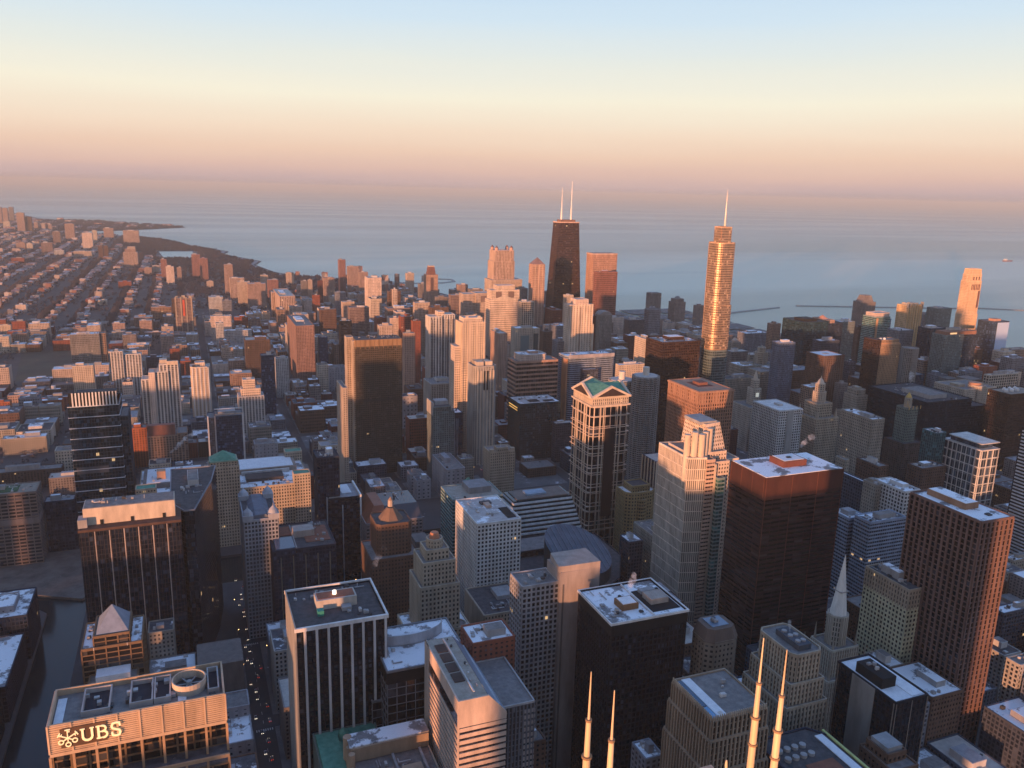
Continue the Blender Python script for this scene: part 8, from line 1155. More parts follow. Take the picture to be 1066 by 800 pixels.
# sign topped tower at the lower left
def ubs():
    x0,y0,x1,y1=-51,370,18,398; cx,cy=(x0+x1)/2,(y0+y1)/2; e=empty('office_tower',(cx,cy,0),'tan louvred office tower carrying illuminated UBS letters in the lower left corner','office tower')
    W,Dp=x1-x0,y1-y0; a,b=-W/2,-Dp/2
    facade(e,rect(a,b+5,-a,-b),0,183,'ubsw'); 
    bn=mw((.5,.36,.25)); fas=mw((.55,.4,.28))
    MB().box(a,b,184.5,-a,-b,186).build('top_slab',bn,e)
    m=MB(); m.box(a,b+.5,186,-a,b+1.3,199); m.box(a,-b-1,186,-a,-b-.3,199); m.box(a,b+1.3,186,a+.8,-b-1,199); m.box(-a-.8,b+1.3,186,-a,-b-1,199); m.build('crown_wall',bn,e)
    m=MB()
    for i in range(13): m.box(a-.25,b+.1,186.3+i*.98,-a+.25,b+.5,186.75+i*.98)
    for i in range(13): m.box(a-.4,b+.5,186.3+i*.98,a,-b-.4,186.75+i*.98)
    m.build('louvres',fas,e)
    for i in range(9):
        u=a+W*i/8; MB().box(u-.35,b-.15,186,u+.35,b+.1,199).build('louvre_pier',fas,e)
    MB().box(a+.8,b+1.3,195.2,-a-.8,-b-1,196).build('roof',roofmat('gravel'),e)
    def well(u0,u1,nm='roof_well'):
        X0,X1=a+W*u0,a+W*u1; m=MB(); Y0,Y1=b+7,-b-3
        m.box(X0,Y0,196,X1,Y0+.6,198.6); m.box(X0,Y1-.6,196,X1,Y1,198.6); m.box(X0,Y0+.6,196,X0+.6,Y1-.6,198.6); m.box(X1-.6,Y0+.6,196,X1,Y1-.6,198.6); o=m.build(nm,mw((.4,.37,.36)),e)
        MB().box(X0+.6,Y0+.6,196.05,X1-.6,Y1-.6,196.3).build('well_floor',mw((.04,.04,.05)),o)
    well(.17,.33); well(.44,.575); well(.58,.68); well(.9,.97)
    rg=random.Random(3)
    for i in range(22):
        X0=a+3+rg.random()*(W-9); Y0=b+3+rg.random()*(Dp-9); MB().box(X0,Y0,196.3,X0+rg.uniform(1,3),Y0+rg.uniform(1,3),196.3+rg.uniform(.6,2)).build('roof_unit',rg.choice([MW,MD,MWL]),e)
    for sx in (.02,.72): MB().box(a+W*sx,b+2,196.02,a+W*(sx+.05),-b-4,196.25).build('snow_patch',SN,e)
    # round cooling drum
    cxd=a+W*.79; m=MB(); n=28
    A=ngon(cxd,1,7.2,n); B=ngon(cxd,1,6.7,n)
    for i in range(n):
        j=(i+1)%n; k=len(m.v); m.v+=[(*A[i],196),(*A[j],196),(*A[j],201),(*A[i],201),(*B[i],196),(*B[j],196),(*B[j],201),(*B[i],201)]
        m.f+=[(k,k+1,k+2,k+3),(k+5,k+4,k+7,k+6),(k+3,k+2,k+6,k+7)]
    dr=m.build('cooling_drum',mw((.55,.45,.36)),e); MB().cyl(cxd,1,6.6,196.3,6.6,197,24).build('drum_floor',MD,dr); MB().cyl(cxd,1,1.4,197,1.2,199.5,10).build('fan_hub',MW,dr)
    for k in range(6):
        m=MB(); c_,s_=math.cos(k*math.pi/3),math.sin(k*math.pi/3); m.prism([(cxd+c_*1-s_*.3,1+s_*1+c_*.3),(cxd+c_*1+s_*.3,1+s_*1-c_*.3),(cxd+c_*6+s_*.3,1+s_*6-c_*.3),(cxd+c_*6-s_*.3,1+s_*6+c_*.3)],198,[(cxd+c_*1-s_*.3,1+s_*1+c_*.3),(cxd+c_*1+s_*.3,1+s_*1-c_*.3),(cxd+c_*6+s_*.3,1+s_*6-c_*.3),(cxd+c_*6-s_*.3,1+s_*6+c_*.3)],198.3); m.build('fan_blade',MW,dr)
    # recess under the crown: columns, terrace, lower frame
    MB().box(a+1,b+5.2,168,-a-1,b+7,184.5).build('recess_wall',BK,e)
    MB().box(a,b-7,170,-a,b+5,171).build('terrace',roofmat('snowdark'),e)
    for i in range(9):
        u=a+W*i/8; MB().box(u-.5,b-.2,171,u+.5,b+1,184.5).build('crown_column',mw((.4,.26,.16)),e); MB().box(u-.5,b-7.6,0,u+.5,b-6.9,174).build('front_pier',mw((.34,.22,.14)),e)
    facade(e,rect(a,b-7,-a,b+4.9),0,170,'ubsw')
    MB().box(a-.3,b-7.9,173,-a+.3,b-7,174.6).build('front_beam',mw((.4,.27,.17)),e)
    # sign: emblem of three crossed keys and the letters
    S_=emit((.9,.7,.42),.28,'sign_light'); zc=192.6; yf=b-.35
    MB().box(a+W*.065,yf+.0,zc-4.4,a+W*.315,yf+.22,zc+4.4).build('sign_panel',mw((.12,.07,.045)),e)
    def stroke(m,pts,wd,closed=False):
        pp=pts+[pts[0]] if closed else pts
        for (x_,z_),(X_,Z_) in zip(pp,pp[1:]):
            L_=math.hypot(X_-x_,Z_-z_) or 1; nx,nz=-(Z_-z_)/L_*wd/2,(X_-x_)/L_*wd/2
            ex,ez=(X_-x_)/L_*wd*.25,(Z_-z_)/L_*wd*.25
            q=[(x_-nx-ex,z_-nz-ez),(X_-nx+ex,Z_-nz+ez),(X_+nx+ex,Z_+nz+ez),(x_+nx-ex,z_+nz-ez)]; n=len(m.v)
            m.v+=[(u,yf-.5,v) for u,v in q]+[(u,yf-.05,v) for u,v in q]; m.f+=[(n,n+1,n+2,n+3),(n,n+4,n+5,n+1),(n+1,n+5,n+6,n+2),(n+2,n+6,n+7,n+3),(n+3,n+7,n+4,n)]
    kx=a+W*.105
    for ang in (0,60,-60):
        m=MB(); c_,s_=math.cos(R(ang)),math.sin(R(ang)); T=lambda u,v:(kx+u*c_+v*s_,zc-u*s_+v*c_)
        stroke(m,[T(0,-2.0),T(0,4.0)],.34); stroke(m,[T(.1,3.8),T(1.0,3.8)],.4); stroke(m,[T(.1,2.9),T(.8,2.9)],.32); stroke(m,[T(-.1,3.8),T(-.8,3.8)],.34)
        stroke(m,[T(.95*math.sin(q*math.pi/5),-2.95+.95*math.cos(q*math.pi/5)) for q in range(10)],.36,True); m.build('key_emblem',S_,e)
    X0=a+W*.185; H_=5.6; z0=zc-H_/2
    m=MB(); stroke(m,[(X0,z0+H_)]+[(X0,z0+1.8)]+[(X0+1.75-1.75*math.cos(q*math.pi/6),z0+1.8-1.6*math.sin(q*math.pi/6)) for q in range(7)]+[(X0+3.5,z0+H_)],.85); stroke(m,[(X0-.8,z0+H_),(X0+.8,z0+H_)],.4); stroke(m,[(X0+2.8,z0+H_),(X0+4.2,z0+H_)],.4); m.build('letter_u',S_,e)
    X0+=5.9; m=MB(); stroke(m,[(X0,z0),(X0,z0+H_)],.9); stroke(m,[(X0-.8,z0+H_),(X0+1.6,z0+H_)],.45); stroke(m,[(X0-.8,z0+.1),(X0+1.8,z0+.1)],.45); stroke(m,[(X0,z0+H_*.53),(X0+1.7,z0+H_*.53)],.45)
    stroke(m,[(X0+1.5+1.3*math.sin(q*math.pi/6),z0+H_*.765+H_*.235*math.cos(q*math.pi/6)) for q in range(7)],.7); stroke(m,[(X0+1.7+1.5*math.sin(q*math.pi/6),z0+H_*.27+H_*.27*math.cos(q*math.pi/6)) for q in range(7)],.75); m.build('letter_b',S_,e)
    X0+=6.6; m=MB(); 
    P_=[(1.45,.78),(1.3,1.02),(.0,1.05),(-1.1,1.0),(-1.5,.8),(-1.2,.6),(0,.5),(1.2,.4),(1.5,.2),(1.1,0),(0,-.03),(-1.3,.02),(-1.5,.25)]
    stroke(m,[(X0+u*1.05,z0+v*H_) for u,v in P_],.75); m.build('letter_s',S_,e)
    for i in range(5): MB().box(a+3+i*.0,b+2,199,a+3.2,b+2.2,199.4) if False else None
ubs()
# sunlit banded tower in the foreground centre
def pink():
    x0,y0,x1,y1=140,412,168.5,480; cx,cy=(x0+x1)/2,(y0+y1)/2; W,Dp=x1-x0,y1-y0; a,b=-W/2,-Dp/2; H=140
    e=empty('office_tower',(cx,cy,0),'pale stone tower with sunlit window bands and sloping gabled roof, foreground centre','office tower')
    fx=.62; zs=128
    g=MB(); n0=0
    # pentagonal section extruded north
    sec=[(a,0),(-a,0),(-a,zs),(a+W*fx,H),(a,H)]
    g.v=[(x,b,z) for x,z in sec]+[(x,-b,z) for x,z in sec]; g.f=[(0,1,2,3,4),(9,8,7,6,5),(0,5,6,1),(1,6,7,2),(2,7,8,3),(3,8,9,4),(4,9,5,0)]
    o=g.build('glazing',glass((.03,.025,.03),.004),e); o['bay']=3.; o['floor']=4.
    st=mw((.6,.46,.37)); m=MB(); z=1.0
    while z<zs-6: m.box(a-.5,b-.5,z,-a+.1,b,z+2.35); m.box(a-.5,b,z,a,-b,z+2.35); z+=4.0
    m.build('stone_band',st,e)
    # gable wall on the south, plain attic on the west
    g=MB(); s2=[(a-.55,zs-4),(-a+.1,zs-4),(-a+.1,zs+.3),(a+W*fx,H+.9),(a-.55,H+.9)]
    g.v=[(x,b-.55,z) for x,z in s2]+[(x,b+.5,z) for x,z in s2]; g.f=[(0,1,2,3,4),(9,8,7,6,5),(0,5,6,1),(1,6,7,2),(2,7,8,3),(3,8,9,4),(4,9,5,0)]; g.build('gable_wall',st,e)
    MB().box(a-.55,b+.5,zs+4,a+.4,-b,H+.9).build('west_attic',st,e)
    MB().box(a-.6,-b-9,0,a+.0,-b,H+.9).build('blank_bay',st,e)
    MB().box(a-.58,b-.58,0,a+.3,b+.6,H).build('corner_pier',st,e)
    MB().box(a+.4,b+.5,H+.02,a+W*fx-.2,-b-.3,H+.3).build('roof',roofmat('tan'),e)
    for i in range(4): MB().box(a+W*.12,b+18+i*11,H+.3,a+W*.34,b+27+i*11,H+.9).build('roof_louvre',mw((.07,.05,.045)),e)
    MB().box(a+W*.37,b+6,H+.3,a+W*.4,-b-2,H+1.1).build('roof_curb',mw((.5,.5,.5)),e)
    m=MB()
    m.v=[(a+W*fx,b+.6,H-.0+.25),(-a,b+.6,zs+.25),(-a,-b,zs+.25),(a+W*fx,-b,H+.25)]; m.f=[(0,1,2,3)]
    m.build('sloped_glass_roof',glass((.09,.11,.14),0,.15,'sloped_roof'),e)
    MB().box(-a-5,b+1,zs+.0,-a-3.4,-b-1,zs+5).build('roof_rail',mw((.4,.42,.45)),e)
    rg=random.Random(8)
    for i in range(10): X0=a+W*.42+rg.random()*4; Y0=b+2+rg.random()*(Dp-6); MB().box(X0,Y0,H+.3,X0+rg.uniform(.5,1.6),Y0+rg.uniform(.5,2),H+.3+rg.uniform(.4,1.4)).build('roof_unit',rg.choice([MW,MWL,MD]),e)
    facade(e,rect(-a+.1,b+8,-a+21,b+58),0,124,'bands' if False else 'finsdark'); MB().box(-a+.2,b+8.5,124.05,-a+20.5,b+57.5,124.5).build('east_wing_roof',roofmat('gravel'),e)
    m=MB(); z=2
    while z<122: m.box(-a+14,b+7.5,z,-a+21.6,b+8,z+2.2); z+=4
    m.build('wing_band',mw((.3,.27,.26)),e)
    m=MB(); ring(m,rect(-a+.6,b+8,-a+21,b+58),124,125.3,.6); m.build('wing_parapet',mw((.4,.38,.37)),e)
pink()
# curved white screen on the drum block
def screen():
    m=MB(); n=18; cx,cy=139,528; pts=[]
    for i in range(n+1):
        t_=math.pi*(1.0+i/n*1.0) ; pts.append((cx+26*math.cos(t_)*1.0,cy+14*math.sin(t_)+0))
    for (x_,y_),(X_,Y_) in zip(pts,pts[1:]):
        L_=math.hypot(X_-x_,Y_-y_); nx,ny=-(Y_-y_)/L_*.6,(X_-x_)/L_*.6; k=len(m.v)
        m.v+=[(x_,y_,118.2),(X_,Y_,118.2),(X_+nx,Y_+ny,118.2),(x_+nx,y_+ny,118.2),(x_,y_,126),(X_,Y_,126),(X_+nx,Y_+ny,126),(x_+nx,y_+ny,126)]
        m.f+=[(k,k+1,k+5,k+4),(k+2,k+3,k+7,k+6),(k+4,k+5,k+6,k+7)]
    p=[o for o in bpy.data.objects if o.get('label','').startswith('dark gridded office block with snowy roof')][0]
    m2=MB(); m2.v=[(x-p.location.x,y-p.location.y,z) for x,y,z in m.v]; m2.f=m.f; m2.build('curved_screen',mw((.5,.48,.48)),p)
    MB().prism([(x-p.location.x,y-p.location.y) for x,y in pts],118.25,[(x-p.location.x,y-p.location.y) for x,y in pts],119.2).build('inner_roof',SN,p)
screen()
# slanted oval drum on the low glass building
def oval():
    p=[o for o in bpy.data.objects if o.get('label','').startswith('low dark glass building with a huge')][0]
    cx,cy=352-p.location.x,690-p.location.y; n=36; A=[];B=[]
    for i in range(n):
        t_=2*math.pi*i/n; x=cx+33*math.cos(t_); y=cy+33*math.sin(t_); A.append((x,y,50)); B.append((x,y,82-.32*(x-cx)*.6-.0+.36*(y-cy)))
    m=MB(); m.v=A+B; m.f=[(i,(i+1)%n,n+(i+1)%n,n+i) for i in range(n)]; m.build('drum_wall',mw((.06,.06,.065)),p)
    m=MB(); m.v=[(x,y,z+.05) for x,y,z in B]; m.f=[tuple(range(n))]; m.build('drum_roof',mw((.1,.12,.15),.35,.3),p)
    for i in range(11):
        x=-30+i*6; h_=math.sqrt(max(0,33*33-x*x))-1; zf=lambda y:82-.192*x+.36*y
        m=MB(); m.v=[(cx+x-.3,cy-h_,zf(-h_)+.1),(cx+x+.3,cy-h_,zf(-h_)+.1),(cx+x+.3,cy+h_,zf(h_)+.1),(cx+x-.3,cy+h_,zf(h_)+.1),(cx+x-.3,cy-h_,zf(-h_)+.7),(cx+x+.3,cy-h_,zf(-h_)+.7),(cx+x+.3,cy+h_,zf(h_)+.7),(cx+x-.3,cy+h_,zf(h_)+.7)]
        m.f=[(0,3,2,1),(4,5,6,7),(0,1,5,4),(1,2,6,5),(2,3,7,6),(3,0,4,7)]; m.build('roof_rib',mw((.2,.22,.25)),p)
oval()
# wedge of dark glass following the river bend
e=empty('office_tower',(10,770,0),'dark blue glass tower angled along the river bend, snowy roof edge catching light','office tower')
P=[(-9,-43),(-1,-43),(15,28),(20,70),(-20,70),(-20,-20)]; facade(e,P,0,149,'darkfacet'); roof(e,P,149,'dark','greyblue'); clutter(e,-14,-10,8,60,149,random.Random(5),8,'greywhite')
# spired tower just below the window: crown and four finials
e=empty('skyscraper',(121,162,0),'granite tower whose four gilded needle spires rise from the bottom edge','skyscraper')
facade(e,rect(-24,-22,24,20),0,262,'masonry'); GS=mw((.78,.6,.38),.5,.15)
MB().box(-24,-22,262,24,20,264).build('roof',roofmat('gravel'),e)
for gx in (-3,8): MB().prism([(gx-6,14),(gx+6,14),(gx+6,20),(gx-6,20)],264,[(gx-4,15),(gx+4,15),(gx+4,19),(gx-4,19)],272).build('crown_gable',mw((.6,.42,.3)),e)
for gx in (-14,-7,16): MB().cyl(gx,18,1.2,264,.2,273,8).build('small_finial',GS,e)
for x,y in ((-25,19),(-23.4,10.5),(24,18),(26,11.5)):
    sp=MB().cyl(x,y,1.0,262,.92,284,12).build('spire',GS,e); MB().cyl(x,y,.75,284,.62,294,12).build('spire_shaft',GS,sp); MB().cyl(x,y,.32,294,.12,307,8).build('spire_needle',GS,sp)
    for zz in (276,284,294): MB().cyl(x,y,1.3 if zz<290 else .8,zz-.3,1.3 if zz<290 else .8,zz+.3,12).build('spire_collar',mw((.3,.2,.12)),sp)
# ---------------------------------------------------------------- unseen shadow casters: two towers by the viewpoint, the rest added
for nm,lb,x0,y0,x1,y1,h,st in OCC:
    e=empty('office_tower' if h>100 else 'office_building',((x0+x1)/2,(y0+y1)/2,0),lb,'office tower'); P=rect(-(x1-x0)/2,-(y1-y0)/2,(x1-x0)/2,(y1-y0)/2)
    facade(e,P,0,h,st,far=True); roof(e,P,h,'gravel',st)
# ---------------------------------------------------------------- infill blocks between the named towers
FST=['redbrick','stone','greybrown','greyblue','brown','creampunch','greyplain','brownmason','darkblue','conc','brownorange','brick','pinkcream','pinkbrown','salmonwhite']
FRF=['snow','gravel','dark','snowdark','cream','greyroof']
for i,(x0,y0,x1,y1,h,s_,r_,lb) in enumerate(FILL):
    st=FST[s_]; nm='office_building' if h>38 else 'loft_building' if h>16 else 'low_building'
    e=empty(nm,((x0+x1)/2,(y0+y1)/2,0),lb,'building','infill buildings between the towers'); w_,d_=(x1-x0)/2,(y1-y0)/2
    P=rect(-w_,-d_,w_,d_); facade(e,P,0,h,st,far=y0>1200); roof(e,P,h,FRF[r_],st,h=1)
    clutter(e,-w_+1,-d_+1,w_-1,d_-1,h,random.Random(i),3 if y0<900 else 1,st,h>14)
# unseen remainder of the city blocks as one mass
m=MB()
for x0,y0,w_,d_,h in REST: m.box(x0,y0,.15,x0+w_,y0+d_,h)
o=kind(m.build('backstreet_buildings',mw((.2,.17,.155))),'stuff'); o['label']='low roofs filling the back streets between the towers'; o['category']='buildings'
# ---------------------------------------------------------------- far neighbourhoods: row houses, park trees
def citymat():
    m,t,bs=newmat('row_house_walls'); nn=t.nodes.new; L=t.links.new
    g=nn('ShaderNodeNewGeometry'); v=nn('ShaderNodeTexVoronoi'); v.inputs['Scale'].default_value=.045; L(g.outputs['Position'],v.inputs['Vector'])
    s=nn('ShaderNodeSeparateColor'); L(v.outputs['Color'],s.inputs[0]); r=nn('ShaderNodeValToRGB'); r.color_ramp.interpolation='CONSTANT'
    C_=[(.2,.09,.07),(.34,.26,.22),(.15,.08,.075),(.42,.34,.3),(.2,.18,.19),(.28,.14,.11),(.5,.44,.42),(.13,.11,.12)]
    el=r.color_ramp.elements
    for i,c in enumerate(C_):
        e_=el[i] if i<2 else el.new(i/8); e_.position=i/8; e_.color=(*c,1)
    L(s.outputs[0],r.inputs[0]); 
    sn=nn('ShaderNodeSeparateXYZ'); L(g.outputs['Normal'],sn.inputs[0]); up=nn('ShaderNodeMath'); up.operation='GREATER_THAN'; up.inputs[1].default_value=.5; L(sn.outputs[2],up.inputs[0])
    r2=nn('ShaderNodeValToRGB'); r2.color_ramp.interpolation='CONSTANT'; e2=r2.color_ramp.elements; e2[0].color=(.1,.095,.1,1); e2[1].position=.3; e2[1].color=(.24,.22,.22,1); e3=e2.new(.72); e3.color=(.6,.6,.63,1); L(s.outputs[1],r2.inputs[0])
    mx=nn('ShaderNodeMixRGB'); L(up.outputs[0],mx.inputs[0]); L(r.outputs[0],mx.inputs[1]); L(r2.outputs[0],mx.inputs[2]); L(mx.outputs[0],bs.inputs['Base Color']); bs.inputs['Roughness'].default_value=.9
    return m
CM=citymat(); rg=random.Random(77)
def inview(x,y,z=0,m_=30):
    d=Vector((x,y,z))-CAM; zz=d.dot(F)
    if zz<1: return None
    px=533+858*d.dot(R2)/zz; py=400-858*d.dot(U2)/zz
    return (px,py) if -m_<px<1066+m_ and -m_<py<800+m_ else None
def shore_x(y):
    S=SHORE[12:]; 
    for (xa,ya),(xb,yb) in zip(S,S[1:]):
        if ya<=y<yb: return xa+(xb-xa)*(y-ya)/(yb-ya)
    return -1e9
def inpark(x,y):
    P=[(40,3300),(250,3350),(560,3350),(800,3700),(560,3960),(440,4080),(395,4240),(340,4600),(380,4860),(290,5120),(210,5390),(240,5560),(130,5900),(40,6100),(-30,6500),(-150,6830),(-290,7060),(-400,7150),(-420,6400),(-200,5400),(-60,4400)]
    c=False; j=len(P)-1
    for i in range(len(P)):
        if (P[i][1]>y)!=(P[j][1]>y) and x<(P[j][0]-P[i][0])*(y-P[i][1])/(P[j][1]-P[i][1])+P[i][0]: c=not c
        j=i
    return c
NB=[(D[k][3]-8,D[k][4]-8,D[k][5]+8,D[k][6]+8) for k in D if D[k][4]>1900]
def taken(x,y,w_,d_):
    return any(x+w_>a and x<c and y+d_>b and y<dd for a,b,c,dd in NB)
cand=[]
y=2740
while y<15500:
    far=y>4200; vf=y>7500; bl=300 if vf else 200; row=110 if not vf else 200
    x=-math.floor(3000/bl)*bl
    while x<1150:
        for side in (0,1):
            hx=x+16+side*(bl/2-14); wx=22 if not far else (34 if not vf else 70)
            yy=y+10
            while yy<y+row-14:
                ln=rg.uniform(9,16) if not far else rg.uniform(16,34)*(1 if not vf else 2.2)
                h_=rg.uniform(7,12) if rg.random()<.87 else rg.uniform(13,26)
                if x>250 and y<3600: h_*=rg.choice((1.5,2.2,4))
                X_=hx+rg.uniform(0,8); 
                if rg.random()<.86 and inview(X_,yy,h_,10) and not(270<X_<1100 and yy<3060) and not inpark(X_+10,yy) and not taken(X_,yy,wx,ln) and X_+wx<(1000 if yy<3206 else shore_x(yy)-60):
                    if not(-380<X_<-225 and 1960<yy<2340): cand.append((X_,yy,wx*rg.uniform(.7,1.3),ln*.94,h_))
                yy+=ln+(0 if rg.random()<.85 else 14)
        x+=bl
    y+=row+(0 if vf else 0)
cand.sort(key=lambda c:-(c[2]*c[4]+c[2]*c[3]*.12)/(c[1]**2))
NIND=285
for c in cand[:NIND]:
    m=MB().box(0,0,.05,c[2],c[3],c[4]); m.box(c[2]*.2,c[3]*.3,c[4],c[2]*.45,c[3]*.7,c[4]+1.6)
    o=m.build('row_house',CM,None,(c[0],c[1],0)); tagm(o,'small flat roofed brick house in the dim grid of row houses beyond the towers','house','row houses of the far neighbourhood')
m=MB()
for c in cand[NIND:]: m.box(c[0],c[1],.05,c[0]+c[2],c[1]+c[3],c[4])
o=kind(m.build('distant_rooftops',CM),'stuff'); o['label']='endless small roofs of the neighbourhoods fading towards the north'; o['category']='buildings'
# bare winter trees: ragged clumps of twigs, too many to count
TW=groundmat('bare_twigs',(.022,.02,.03),(.06,.05,.06),.08)
def clump(m,x,y,z,r,h,rg,k=9):
    for i in range(k):
        a=rg.uniform(0,6.28); rr=r*math.sqrt(rg.random()); px,py,pz=x+rr*math.cos(a),y+rr*math.sin(a),z+h*rg.uniform(.3,1)
        s=r*rg.uniform(.3,.6); n=len(m.v)
        m.v+=[(px-s,py-s*.4,pz-s*.5),(px+s*.7,py-s,pz-s*.3),(px+s*.2,py+s,pz-s*.4),(px+rg.uniform(-.3,.3)*s,py,pz+s*.9)]
        m.f+=[(n,n+1,n+3),(n+1,n+2,n+3),(n+2,n,n+3),(n,n+2,n+1)]
m=MB(); q=0
for i in range(26000):
    x=rg.uniform(-480,820); y=rg.uniform(3280,7150)
    if inpark(x,y) and not(-130<x<100 and 5070<y<5610): 
        clump(m,x,y,0,9+(y-3300)/900,11,rg,4); q+=1
    if q>3300: break
for i in range(1500):
    x=rg.uniform(-1150,30); y=rg.uniform(7950,9900)
    if x>-1188+(y-7950)*.0 and x< 60-(abs(y-8700)*.75) : clump(m,x,y,0,20,12,rg,4)
o=kind(m.build('park_trees',TW),'stuff'); o['label']='dark leafless woods of the lakeshore park'; o['category']='trees'
m=MB()
for i in range(15000):
    y=2700*math.exp(rg.random()*1.3); x=rg.uniform(-2600,700)
    x=round(x/100)*100+rg.uniform(-5,5) if rg.random()<.75 else x
    if inview(x,y,0,5) and not inpark(x,y) and x<(950 if y<3206 else shore_x(y)-40) and not(-370<x<-238 and 1980<y<2330): clump(m,x,y,0,7+y/900,10,rg,4)
for i in range(1500):
    y=rg.uniform(1000,2700); x=rg.uniform(-500,-60) 
    if inview(x,y,0,5) and not(-370<x<-238 and 1980<y<2330): clump(m,x,y,0,4,8,rg,6)
o=kind(m.build('street_trees',TW),'stuff'); o['label']='bare street trees lining the northern avenues'; o['category']='trees'
# ---------------------------------------------------------------- cars and lamps in the street canyons
HL=emit((1,.85,.62),2,'headlight'); TLt=emit((1,.08,.04),1,'tail_light')
def car_proto(col,nm='car'):
    e=empty(nm,(0,0,0),'x','car'); m=MB(); m.prism([(-.9,-2.2),(.9,-2.2),(.9,2.2),(-.9,2.2)],.35,[(-.86,-2.1),(.86,-2.1),(.86,2.1),(-.86,2.1)],.95); m.build('body',mw(col,.35),e)
    MB().prism([(-.8,-1.5),(.8,-1.5),(.8,1),(-.8,1)],.95,[(-.62,-1.1),(.62,-1.1),(.62,.4),(-.62,.4)],1.45).build('cabin',glass((.03,.03,.035),0,.15,'cabin_glass'),e)
    for x in (-.86,.66):
        for y_ in (-1.4,1.4): MB().box(x,y_-.32,0.02,x+.2,y_+.32,.64).build('wheel',MD,e)
        MB().box(x+(.1 if x<0 else -.1),-2.36,.5,x+(.45 if x<0 else .25),-2.2,.8).build('headlight',HL,e)
        MB().box(x+(.1 if x<0 else -.1),2.2,.55,x+(.4 if x<0 else .25),2.3,.8).build('tail_light',TLt,e)
    return e
protos=[car_proto(c) for c in ((.5,.5,.52),(.03,.03,.035),(.2,.03,.03),(.08,.1,.16))]
def copytree(o):
    r=o.copy(); sc.collection.objects.link(r)
    for c in o.children:
        d=c.copy(); sc.collection.objects.link(d); d.parent=r
    return r
first=set(); spots=[]
for x,names,ya,yb,n in ((50,'the canyon left of the ribbed black tower',560,900,30),(174,'the street right of the ribbed black tower',560,880,8),(414,'the street before the striped stepped building',1150,1420,12)):
    for i in range(n):
        s=rg.choice((-1,1)); spots.append((x+s*rg.choice((2,5.2)),ya+(yb-ya)*(i+rg.random()*.6)/n,0 if s<0 else math.pi,'small car with lit lamps in '+names))
for x,y,rz,lb in spots:
    k=rg.randrange(4)
    o=protos[k] if k not in first else copytree(protos[k]); first.add(k)
    o.location=(x,y,.01); o.rotation_euler=(0,0,rz); o['label']=lb; o['category']='car'; o['group']='cars '+lb[25:]
LM=emit((1,.55,.2),5,'lamp_glow')
lp=empty('street_lamp',(0,0,0),'x','street lamp'); MB().cyl(0,0,.1,0,.07,8,6).build('pole',MD,lp); MB().box(-.05,-.05,7.9,1.6,.05,8).build('arm',MD,lp); MB().box(1.2,-.2,7.65,1.9,.2,7.9).build('lamp_head',LM,lp)
lots=[(39,y) for y in range(215,880,62)]+[(61,y) for y in range(240,880,62)]+[(-88,y) for y in range(560,880,36)]+[(163,y) for y in range(560,870,70)]+[(403,y) for y in range(1150,1400,40)]+[(-170,y) for y in range(560,900,60)]
for i,(x,y) in enumerate(lots):
    o=lp if i==0 else copytree(lp); o.location=(x,y,.14); o['label']='street lamp glowing orange beside the '+('river walk' if x<-60 else 'dark street canyon at lower left' if x<100 else 'street right of the white ribbed tower' if x<300 else 'street north of the river'); o['category']='street lamp'; o['group']='lamps '+('by the river' if x<-60 else 'in canyon' if x<100 else 'second street' if x<300 else 'north street')
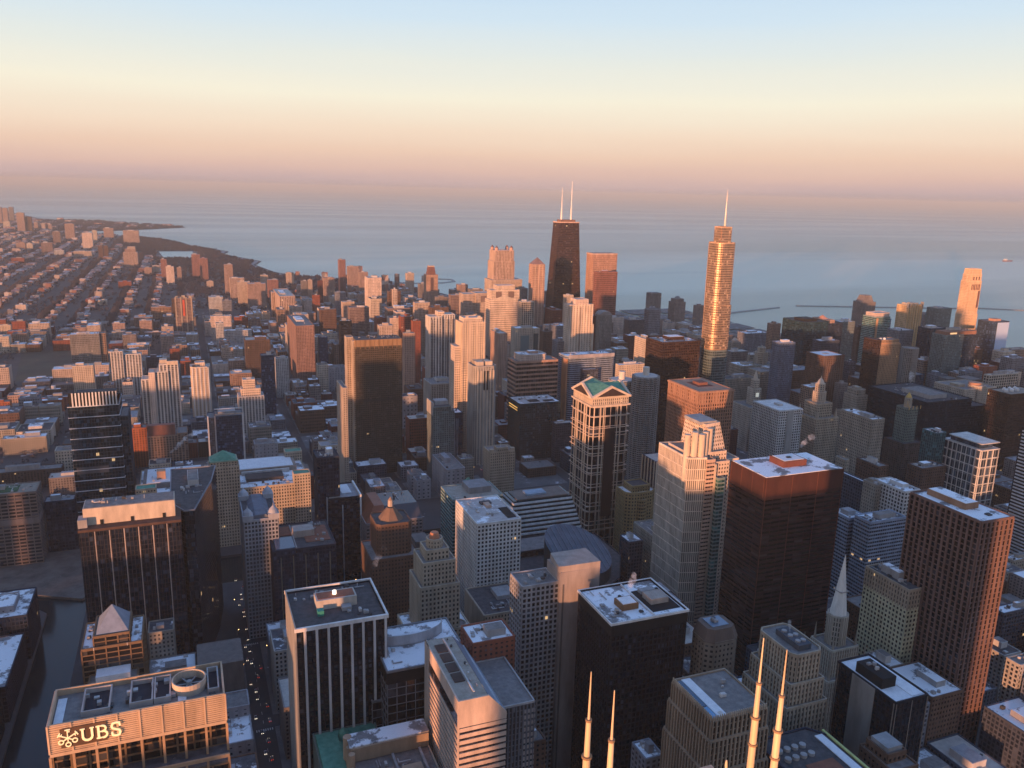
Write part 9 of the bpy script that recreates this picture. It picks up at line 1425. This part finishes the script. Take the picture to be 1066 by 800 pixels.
# ---------------------------------------------------------------- steam from roof vents
def steam(x,y,z,r,h,lean,label,dens=.5,seed=1,n=9):
    rgn=random.Random(seed); m=MB()
    for i in range(n):
        f=i/(n-1); cx,cy,cz=x+lean[0]*f*h+rgn.uniform(-.3,.3)*r*f,y+lean[1]*f*h+rgn.uniform(-.3,.3)*r*f,z+h*f
        rr=r*(.45+.75*f)*rgn.uniform(.75,1.15); k=len(m.v); U,V=10,6
        m.v.append((cx,cy,cz-rr))
        for a in range(1,V):
            th=math.pi*a/V
            for b in range(U):
                ph=2*math.pi*b/U; q=rr*rgn.uniform(.82,1.15); m.v.append((cx+q*math.sin(th)*math.cos(ph),cy+q*math.sin(th)*math.sin(ph),cz-q*math.cos(th)))
        m.v.append((cx,cy,cz+rr)); top=len(m.v)-1
        for b in range(U): m.f.append((k,k+1+(b+1)%U,k+1+b)); m.f.append((top,k+1+(V-2)*U+b,k+1+(V-2)*U+(b+1)%U))
        for a in range(V-2):
            for b in range(U): p=k+1+a*U; m.f.append((p+b,p+(b+1)%U,p+U+(b+1)%U,p+U+b))
    key=('steam',dens)
    if key not in MATS:
        mt=bpy.data.materials.new('steam'); mt.use_nodes=True; t=mt.node_tree; t.nodes.clear(); o_=t.nodes.new('ShaderNodeOutputMaterial'); v=t.nodes.new('ShaderNodeVolumePrincipled'); v.inputs['Density'].default_value=dens; v.inputs['Color'].default_value=(.95,.95,.95,1); v.inputs['Anisotropy'].default_value=.1; t.links.new(v.outputs[0],o_.inputs['Volume']); MATS[key]=mt
        g_=t.nodes.new('ShaderNodeNewGeometry'); n_=t.nodes.new('ShaderNodeTexNoise'); n_.inputs['Scale'].default_value=.16; n_.inputs['Detail'].default_value=4; t.links.new(g_.outputs['Position'],n_.inputs[0])
        r_=t.nodes.new('ShaderNodeMapRange'); r_.inputs['From Min'].default_value=.46; r_.inputs['From Max'].default_value=.62; r_.inputs['To Max'].default_value=dens*.9; t.links.new(n_.outputs[0],r_.inputs[0]); t.links.new(r_.outputs[0],v.inputs['Density'])
    o=m.build('steam_plume',MATS[key]); tagm(o,label,'steam'); o['kind']='thing'; return o
for a in STEAM: steam(*a)
# ---------------------------------------------------------------- the evening haze over city and lake
hz=MB().box(-31000,-12600,-9,65000,65000,470)
mt=bpy.data.materials.new('haze'); mt.use_nodes=True; t=mt.node_tree; t.nodes.clear(); o_=t.nodes.new('ShaderNodeOutputMaterial'); v=t.nodes.new('ShaderNodeVolumePrincipled')
v.inputs['Density'].default_value=HAZE_D; v.inputs['Color'].default_value=HAZE_C; v.inputs['Anisotropy'].default_value=0; t.links.new(v.outputs[0],o_.inputs['Volume'])
o=hz.build('haze',mt); o['kind']='stuff'; o['label']='thin mauve evening haze'; o['category']='haze'
